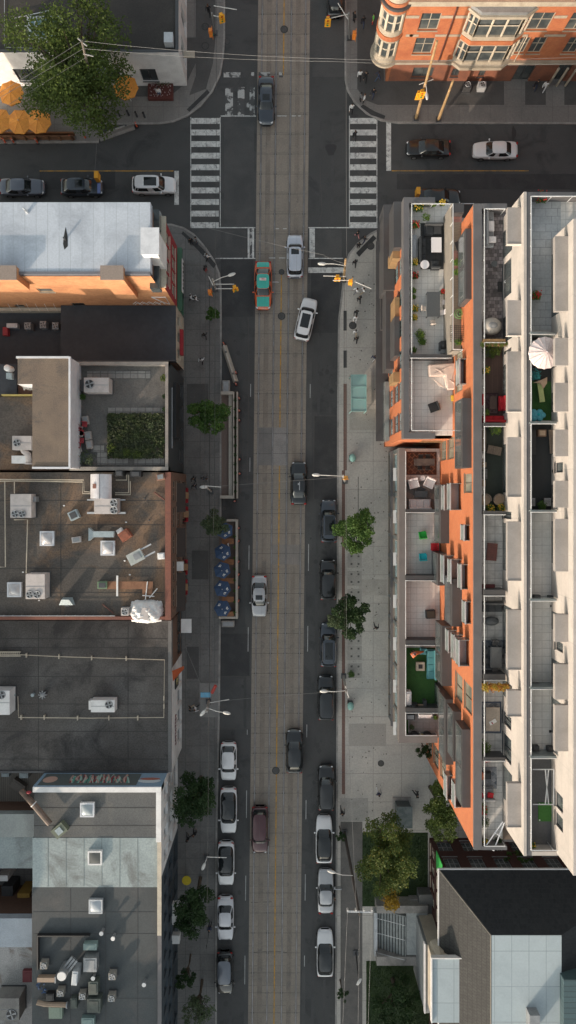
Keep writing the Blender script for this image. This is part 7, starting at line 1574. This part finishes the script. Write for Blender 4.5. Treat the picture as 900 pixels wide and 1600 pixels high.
rtable('small side table with a white top between the white armchairs',659,747,B_,.24,cush['white'],.5); table('charcoal coffee table above the white sofa',647,767,667,777,B_,dkt,.4); sofa('white sofa with one long seat by the divider',640,780,674,796,B_,'white','B')
for c_,x_,y_,r_,lab in (('green',659,835,100,'bright green chair on the tiled middle terrace'),('red',677,854,180,'red chair beside the orange wall'),('cyan',659.5,869,95,'turquoise chair below the bright green one')):
    t=furn('tub_chair',lab,'chair',x_,y_,B_,r_,'plastic tub chairs'); MB().box(-.32,.32,-.36,.36,.32,.40).build('seat',cush[c_],t,bevel=.05); MB().box(-.40,-.33,-.38,.38,.36,.85).build('backrest',cush[c_],t,bevel=.03)
    for s_ in (-.38,.30): MB().box(-.33,.22,s_,s_+.08,.401,.6).build('armrest',cush[c_],t,bevel=.03)
    for a_ in (-.28,.28):
        for b_ in (-.3,.3): MB().cyl(a_,b_,0,.32,.02,n=6).build('leg',dmetal,t)
t=furn('crate','black wire crate by the orange wall on the empty terrace','crate',673,960,B_+.5,3); t.location.z=B_; MB().box(-.45,.45,-.4,.4,0,.6).build('crate_body',black,t); MB().box(-.38,.38,-.33,.33,.601,.63).build('lining',mat('brown_lining',(.07,.055,.04),.9),t)
rbox('small black drain box on the empty terrace',676,906,680,910,B_,.1,black,name='drain',cat='drain')
sofa('teal sofa along the right side of the turf terrace',668,1016,682,1062,B_+.03,'teal','R'); sofa('teal end seat at the top of the turf terrace',657,1013,667,1024,B_+.03,'teal','T')
t=furn('fire_table','square beige fire table on the turf terrace','table',657,1041.5,B_+.4); t.location.z=B_+.03; MB().box(-.42,.42,-.42,.42,0,.4).build('surround',mat('beige_stone',(.42,.35,.27),.8),t); MB().box(-.2,.2,-.2,.2,.401,.42).build('burner',black,t)
t=furn('parasol','closed orange and white parasol at the corner of the turf terrace','parasol',650,1020,B_+1,30); t.location.z=B_; MB().tube([(-.5,0,1.2),(0,0,1.1),(.7,-.3,.9)],[.28,.2,.08],8).build('canopy',cush['orange'],t,smooth=True); MB().cyl(-.5,0,0,1.3,.04,n=8).build('mast',whitem,t)
rbox('white cabinet at the left wall of the turf terrace',633,1081,643,1102,B_,.9,cush['white'],name='cabinet',cat='cabinet'); table('brown slatted table beside the grill on the turf terrace',649,1097,661,1105,B_,cush['tan'],.7); grill('small grey grill beside the white cabinet',645,1101,B_,0); rbox('tall dark heater box on the turf terrace',662,1095,667,1107,B_,.8,dmetal,name='heater',cat='heater')
sofa('pinkish white bench on the lowest terrace',654,1115,675,1124,B_+.03,'white','T'); rbox('black and grey cooler box on the lowest terrace',634,1116,649,1125,B_+.03,.6,black,0,gmetal,name='cooler_box',cat='box'); pot('green plant in a ball pot by the bench on the lowest terrace',679,1119,B_,.22); pot('small potted herb on the lowest terrace',642,1134,B_,.25,lfO)
for k,x_ in enumerate((647,667)):
    t=furn('round_armchair','round black armchair, %s of two on the lowest terrace'%('left','right')[k],'armchair',x_,1148,B_+.03,0,'round black armchairs'); MB().cyl(0,0,0,.4,.42,.46,20).build('seat',black,t); MB().tube([(.42*cos(q),.42*sin(q),.6) for q in [pi+.3+j*(pi-.6)/10 for j in range(11)]],.08,6).build('backrest',dmetal,t); MB().box(-.2,.2,-.2,.2,.401,.5).build('cushion',cush['grey'],t,bevel=.05)
rtable('gold topped small table between the round black armchairs',657,1148,B_,.3,mat('gold_top',(.38,.33,.18),.4),.5)
# level 2
sofa('long grey outdoor sofa on the mosaic terrace',759,327,773,384,C_,'grey','L',lmetal); t=roofp('cushion_stack','pale grey cushion stack on the long grey sofa','cushions',767,354,C_+.47); MB().box(-.25,.25,-.42,.42,0,.15).build('cushion',cush['white'],t,bevel=.05); MB().box(-.4,.4,-1.35,-.85,0,.2).build('cushion',cush['white'],t,bevel=.05)
t=furn('egg_chair','cream oval pod chair near the bottom of the mosaic terrace','chair',769,509,C_+.8,0); t.location.z=C_; MB().ball((0,0,.6),(.82,.72,.5),20,10).build('shell',mat('pod_cream',(.42,.38,.34),.6,c2=(.36,.33,.30),sc=1,geo=False),t,smooth=True); MB().ball((0,0,1.0),(.42,.3,.13),14,6).build('cushion',cush['grey'],t,smooth=True)
rtable('small dark round table on the mosaic terrace',770,415,C_,.25,dkt,.45); rbox('dark mat on the mosaic terrace right side',778,440,790,456,C_+.03,.06,black,0,name='mat',cat='mat'); t=furn('watering_can','white watering can on the dark mat','watering can',789,441,C_+.1,40); MB().cyl(0,0,0,.25,.12,n=12).build('can',white,t); MB().tube([(.1,0,.1),(.4,0,.25)],.025,6).build('spout',white,t)
for x_,y_,r,lm,f,lab in ((793,365,.3,None,flr,'small red flowers by the bay of the mosaic terrace'),(762,552,.55,lfB,None,'leafy shrub, left one at the top of the dark wood terrace'),(771,549,.5,lfB,None,'leafy shrub, right one at the top of the dark wood terrace'),(792,546,.35,None,fly,'orange flowers at the right of the dark wood terrace'),(757,580,.35,None,fly,'flower pot on the left rail of the dark wood terrace'),(758,645,.25,None,None,'small green plant beside the red sofas'),(771,672,.5,lfP,None,'palm like yellow green plant above the brown lounger'),(764,794,.35,lfP,fly,'yellow green plants at the bottom of the olive terrace, left'),(780,793,.35,lfP,fly,'yellow green plants at the bottom of the olive terrace, right'),(752,1165,.65,lfP,None,'big yellow green plant on the left rail above the red cushions'),(753,1069,.35,lfB,fly,'yellow plant on the left rail below the dark dining set'),(752,1260,.45,lfP,flr,'orange flowered plant under the red cushion sofa'),(753,1280,.5,lfO,None,'round green planter below the orange flowers'),(777,1310,.3,lfD,None,'dark fern near the folded white frame'),(756,1312,.35,lfP,fly,'yellow flower pot in the lowest corner')): pot(lab,x_,y_,C_,r,lm,None,f)
t=thing('flower_planter','long wooden planter with orange autumn plants across a divider','planter',at(778,1073,C_)); part(t,'trough',MB().pbox(763,1070,800,1077,C_+1.2,C_+1.5),wood); o_=wloc(t); q=at(775,1074,C_+1.6)-o_; leaves(900,[(q.x+k*.55-.8,q.y,q.z,.38) for k in range(4)],.13,random.Random(6)).build('foliage',leafmat('leaf_autumn',(.35,.14,.03),(.35,.28,.04),(.5,.2,.03),2),t)
t=thing('flower_planter','long planter with mixed flowers along the first divider of the mosaic terrace','planter',at(772,536,C_)); part(t,'trough',MB().pbox(756,536,792,540,C_+.9,C_+1.2),wood); q=at(772,538,C_+1.3)-wloc(t); leaves(600,[(q.x+k*.5-.9,q.y,q.z,.25) for k in range(5)],.1,random.Random(7)).build('foliage',lfB,t)
sofa('red sofa at the bottom of the dark wood terrace',755,649,790,660,C_+.03,'red','B'); sofa('red armchair on the right of the dark wood terrace',781,618,791,641,C_+.03,'red','R'); sofa('small red stool seat on the left rail of the dark wood terrace',752,616,757,632,C_+.03,'red','L'); rug('purple grey rug with dark rings between the red seats',756,614,779,648,C_,mat('rug_plum',(.07,.035,.04),.9,c2=(.12,.09,.09),sc=6),mat('rug_plum_edge',(.04,.02,.025),.9)); table('low dark table on the purple grey rug',763,620,774,640,C_+.05,mat('dark_wood',(.06,.035,.03),.5),.4)
def lounger(label,a_,b_,c_,d_,z,mm,rz=0,stripe=None,group=None):
    t=thing('lounger',label,'lounger',at((a_+c_)/2,(b_+d_)/2,z+.4),radians(rz),group); t.location.z=z; w_=px2m(c_-a_,z)/2; l_=px2m(d_-b_,z)/2
    MB().box(-w_,w_,-l_,l_,.28,.34).build('frame',mm,t); m=MB()
    ax=w_>l_; n=7
    for k in range(n):
        if ax: m.box(-w_+2*w_*k/n+.03,-w_+2*w_*(k+1)/n-.03,-l_+.03,l_-.03,.341,.39)
        else: m.box(-w_+.03,w_-.03,-l_+2*l_*k/n+.03,-l_+2*l_*(k+1)/n-.03,.341,.39)
    m.build('slats',stripe or mm,t)
    for a0 in (-w_+.05,w_-.05):
        for b0 in (-l_+.05,l_-.05): MB().cyl(a0,b0,0,.28,.03,n=6).build('leg',dmetal,t)
    return t
tw=mat('taupe_weave',(.17,.13,.10),.8,c2=(.13,.10,.08),sc=5,geo=False)
lounger('tilted taupe lounger under the palm like plant',762,697,784,710,C_+.03,tw,-12); lounger('brown slatted bench on the left rail of the olive terrace',752,672,760,705,C_+.03,tw,0); rbox('pinkish box on the left rail of the olive terrace, upper',753,722,760,730,C_,.6,cush['tan'],name='storage_box',cat='box',group='terrace storage boxes'); rbox('white box on the left rail of the olive terrace',752,710,758,716,C_,.6,white,name='storage_box',cat='box',group='terrace storage boxes'); lounger('dark ribbed seat between the boxes on the olive terrace',752,733,762,748,C_,mat('dark_rib',(.04,.038,.036),.6),0,cush['grey']); rbox('pinkish box on the left rail of the olive terrace, lower',753,750,759,760,C_,.6,cush['tan'],name='storage_box',cat='box',group='terrace storage boxes')
for k,x_ in enumerate((758,780)):
    t=furn('wicker_chair','round wicker chair, %s one at the end of the olive terrace'%('left','right')[k],'chair',x_,781,C_+.5,0,'round wicker chairs'); t.location.z=C_+.03; MB().cyl(0,0,.25,.4,.42,.46,20).build('seat',cush['tan'],t); MB().tube([(.46*cos(q),.46*sin(q),.6) for q in [j*pi/9-.2 for j in range(11)]],.07,6).build('backrest',tw,t); MB().cyl(0,0,0,.25,.2,n=10).build('base',tw,t)
lounger('red brown wooden bench set tilted on the pale tiles',761,849,777,876,C_,mat('red_wood',(.17,.06,.05),.6,c2=(.12,.05,.045),sc=4,geo=False),-5); sofa('maroon sofa by the lower divider of the pale tiles',750,914,775,924,C_,'maroon','B')
sofa('dark brown sofa under a divider, above the bean bag',751,941,787,957,C_,'charcoal','T'); t=furn('bean_bag','dark flattened bean bag on grey tiles','bean bag',767,970,C_+.2); MB().ball((0,0,.1),(.65,.38,.3),16,8).build('bag',dkt,t,smooth=True); MB().ball((.1,0,.38),(.12,.1,.05),8,4).build('knot',dkt,t)
rug('patterned rug under the dark dining set',752,1000,790,1044,C_,rg3); table('dark dining table on the patterned rug',762,1008,780,1040,C_+.05,dkt)
for k,(x_,y_,r_) in enumerate(((771,1002,-90),(771,1046,90),(757,1016,0),(757,1031,0),(785,1016,180),(785,1031,180))): chair('dark chair at the %s of the dark dining table'%('top end','bottom end','upper left side','lower left side','upper right side','lower right side')[k],x_,y_,C_+.05,r_,dmetal,'chairs around the dark dining table',.5)
rug('triangle patterned rug with a beige table on it',750,1096,783,1145,C_,rg3,mat('rug_navy',(.07,.09,.13),.9)); table('large beige coffee table on the triangle patterned rug',757,1103,779,1140,C_+.05,mat('beige_table',(.33,.28,.23),.6,c2=(.28,.24,.2),sc=2,geo=False),.4); t=furn('bottle_tray','tray with small red and white items on the beige coffee table','tray',770,1128,C_+.45,30); MB().box(-.3,.3,-.15,.15,0,.03).build('tray_base',white,t); MB().cyl(-.1,0,.03,.25,.05,n=8).build('bottle',red_c,t)
rug('zigzag patterned rug near the bottom of the middle terraces',747,1198,776,1232,C_,rg3); sofa('dark seat with an orange red throw on the zigzag rug',748,1208,769,1220,C_+.05,'charcoal','L'); rbox('orange red throw lying on the dark seat',748,1208,757,1219,C_+.4,.15,cush['orange'],15,name='throw',cat='blanket'); sofa('grey sofa with two red cushions',747,1232,773,1251,C_,'grey','B')
for k,x_ in enumerate((751,766)): t=furn('cushion','red cushion on the grey sofa, %s one'%('left','right')[k],'cushion',x_,1242,C_+.55,10-20*k,'red cushions on the grey sofa'); MB().box(-.25,.25,-.22,.22,0,.13).build('cushion_cover',cush['red'],t,bevel=.05); MB().box(-.03,.03,-.03,.03,.131,.14).build('button',cush['maroon'],t)
rbox('red cushion chair by the divider over the zigzag rug',758,1181,767,1191,C_+.2,.5,cush['red'],10,name='seat_pad',cat='cushion'); sofa('slim grey bench along the divider above the zigzag rug',748,1184,775,1190,C_,'grey','T')
t=furn('folded_drying_rack','folded white metal frame in the lowest corner of the middle terraces','drying rack',776,1305,C_+1.0,62); t.location.z=C_
for s_ in (-.2,.2): MB().tube([(-1.2,s_*1.8,1.0),(1.2,s_*.4,1.0)],.05,6).build('rail',whitem,t)
MB().tube([(-1.2,-.4,1.0),(-1.2,.4,1.0)],.05,6).build('rung',whitem,t); MB().tube([(.1,-.25,1.0),(.1,.25,1.0)],.04,6).build('rung',whitem,t); MB().tube([(-1.0,0,1.0),(-1.0,0,0)],.04,6).build('leg',whitem,t)
# level 3
wc=mat('white_canvas',(.72,.62,.60),.8,c2=(.64,.55,.53),sc=2,geo=False); parasol('white scalloped parasol on the dark upper terrace',852,551,D_,1.2,D_+2.2,wc,16,False,None,ribm=mat('seam_pink',(.5,.4,.39),.8),rib=.35)
pot('red flowering plant at the top of the slate terrace',842,312,D_,.5,flower=flr); pot('red flowering plant on the left rail of the slate terrace',834,464,D_,.4,flower=flr); pot('turquoise spiky plant on the left rail of the dark upper terrace',833,587,D_,.45,leafmat('leaf_turq',(.05,.30,.30),(.08,.35,.36),(.12,.42,.42)))
for k,(x_,y_) in enumerate(((872,402),(868,418),(875,432))): chair('thin wire chair on the stained slate terrace, %s one'%('top','middle','bottom')[k],x_,y_,D_,180,tw,'wire chairs on the slate terrace',.5)
rtable('smoked oval table among the wire chairs',878,418,D_,.35,dkt); lounger('pale green lounger on the upper turf terrace',842,598,850,628,D_+.03,cush['lime'],8,cush['lime']); t=furn('pool_float','blue cloud shaped float on the upper turf terrace','float',838,649,D_+.1); m=MB(); [m.ball((.35*cos(k*1.05)*1.3,.35*sin(k*1.05)*.8,.1),(.26,.24,.14),10,6) for k in range(6)]; m.ball((0,0,.1),(.4,.3,.13),10,6); m.build('float_body',cush['aqua'],t,smooth=True); MB().ball((.1,.05,.24),(.12,.1,.05),8,4).build('valve_cap',cush['cyan'],t)
rbox('grey blue cushion box at the top of the dark upper terrace',832,531,845,538,D_,.5,bl,8,name='storage_box',cat='box',group='terrace storage boxes')
t=furn('throw','draped tan cloth on the head of the pale green lounger','blanket',846,600,D_+.5,20); MB().add([(-.6,.3,0),(-.1,.1,.12),(.0,-.4,.0),(.4,-.1,.05),(.6,.35,0),(.1,.3,.15)],[(0,1,5),(1,2,3,5),(3,4,5)]).build('cloth_sheet',cush['tan'],t); MB().box(-.1,.1,.0,.1,-.1,0).build('fold',cush['tan'],t)
lounger('long brown slatted lounger on the charcoal terrace, right one',859,671,873,708,D_+.03,tw,4); lounger('long dark lounger on the charcoal terrace, left one',829,672,838,710,D_+.03,mat('dark_weave',(.045,.045,.045),.8),0); rbox('brown cushioned box at the top middle of the charcoal terrace',841,671,854,682,D_,.5,cush['brown'],0,cush['tan'],name='storage_box',cat='box',group='terrace storage boxes')
stw=mat('stripe_white',(.62,.60,.60),.7)
for k,x_ in enumerate((831,856)): lounger('black and white striped stool seat, %s one'%('left','right')[k],x_-6,778,x_+6,791,D_+.03,black,0,stw,group='striped stool seats')
pot('green plant between the striped stool seats',843,789,D_,.35,lfA); t=furn('ball_planter','black ball planter by the white wall of the charcoal terrace','planter',867,736,D_+.3); MB().ball((0,0,.0),.22,12,8).build('ball',black,t,smooth=True); MB().cyl(0,0,.18,.24,.12,n=12).build('rim',dmetal,t)
for k,(x_,y_) in enumerate(((840,934),(863,935),(839,1072),(861,1073),(838,1170),(861,1171))): rbox('dark square box against the glass divider, %s pair %s'%(('upper','middle','lower')[k//2],('left','right')[k%2]),x_-5,y_-4,x_+5,y_+4,D_,.45,dmetal,name='storage_box',cat='box',group='dark boxes at the glass dividers')
for k,(x_,y_) in enumerate(((862,947),(860,1143))): rbox('tiny black floor drain, %s one on the pale upper tiles'%('upper','lower')[k],x_-2,y_-2,x_+2,y_+2,D_,.05,black,name='drain',cat='drain')
t=furn('clothes_frame','white metal frame with crossed rails on the grey painted terrace','drying rack',850,1229,D_+.8); t.location.z=D_
for p,q in (((-.85,1.3),(.75,1.3)),((-.85,-1.35),(.75,-1.35)),((.1,1.3),(.35,-1.35)),((.35,1.3),(.1,-1.35)),((.75,1.3),(.75,-1.35))): MB().tube([(*p,.8),(*q,.8)],.045,6).build('rail',lmetal,t)
t=furn('putting_mat','square green turf mat with white corner discs','mat',854,1268.5,D_+.05); MB().box(-.65,.65,-.72,.72,0,.03).build('turf_mat',mat('bright_turf',(.05,.16,.03),.9,grain=.2,gsc=20),t)
for a_ in (-.55,.55):
    for b_ in (-.62,.62): MB().cyl(a_,b_,.031,.05,.06,n=10).build('corner_disc',white,t)
pot('yellow flower pot in the bottom corner of the grey painted terrace',826,1317,D_,.4,lfP,None,fly)
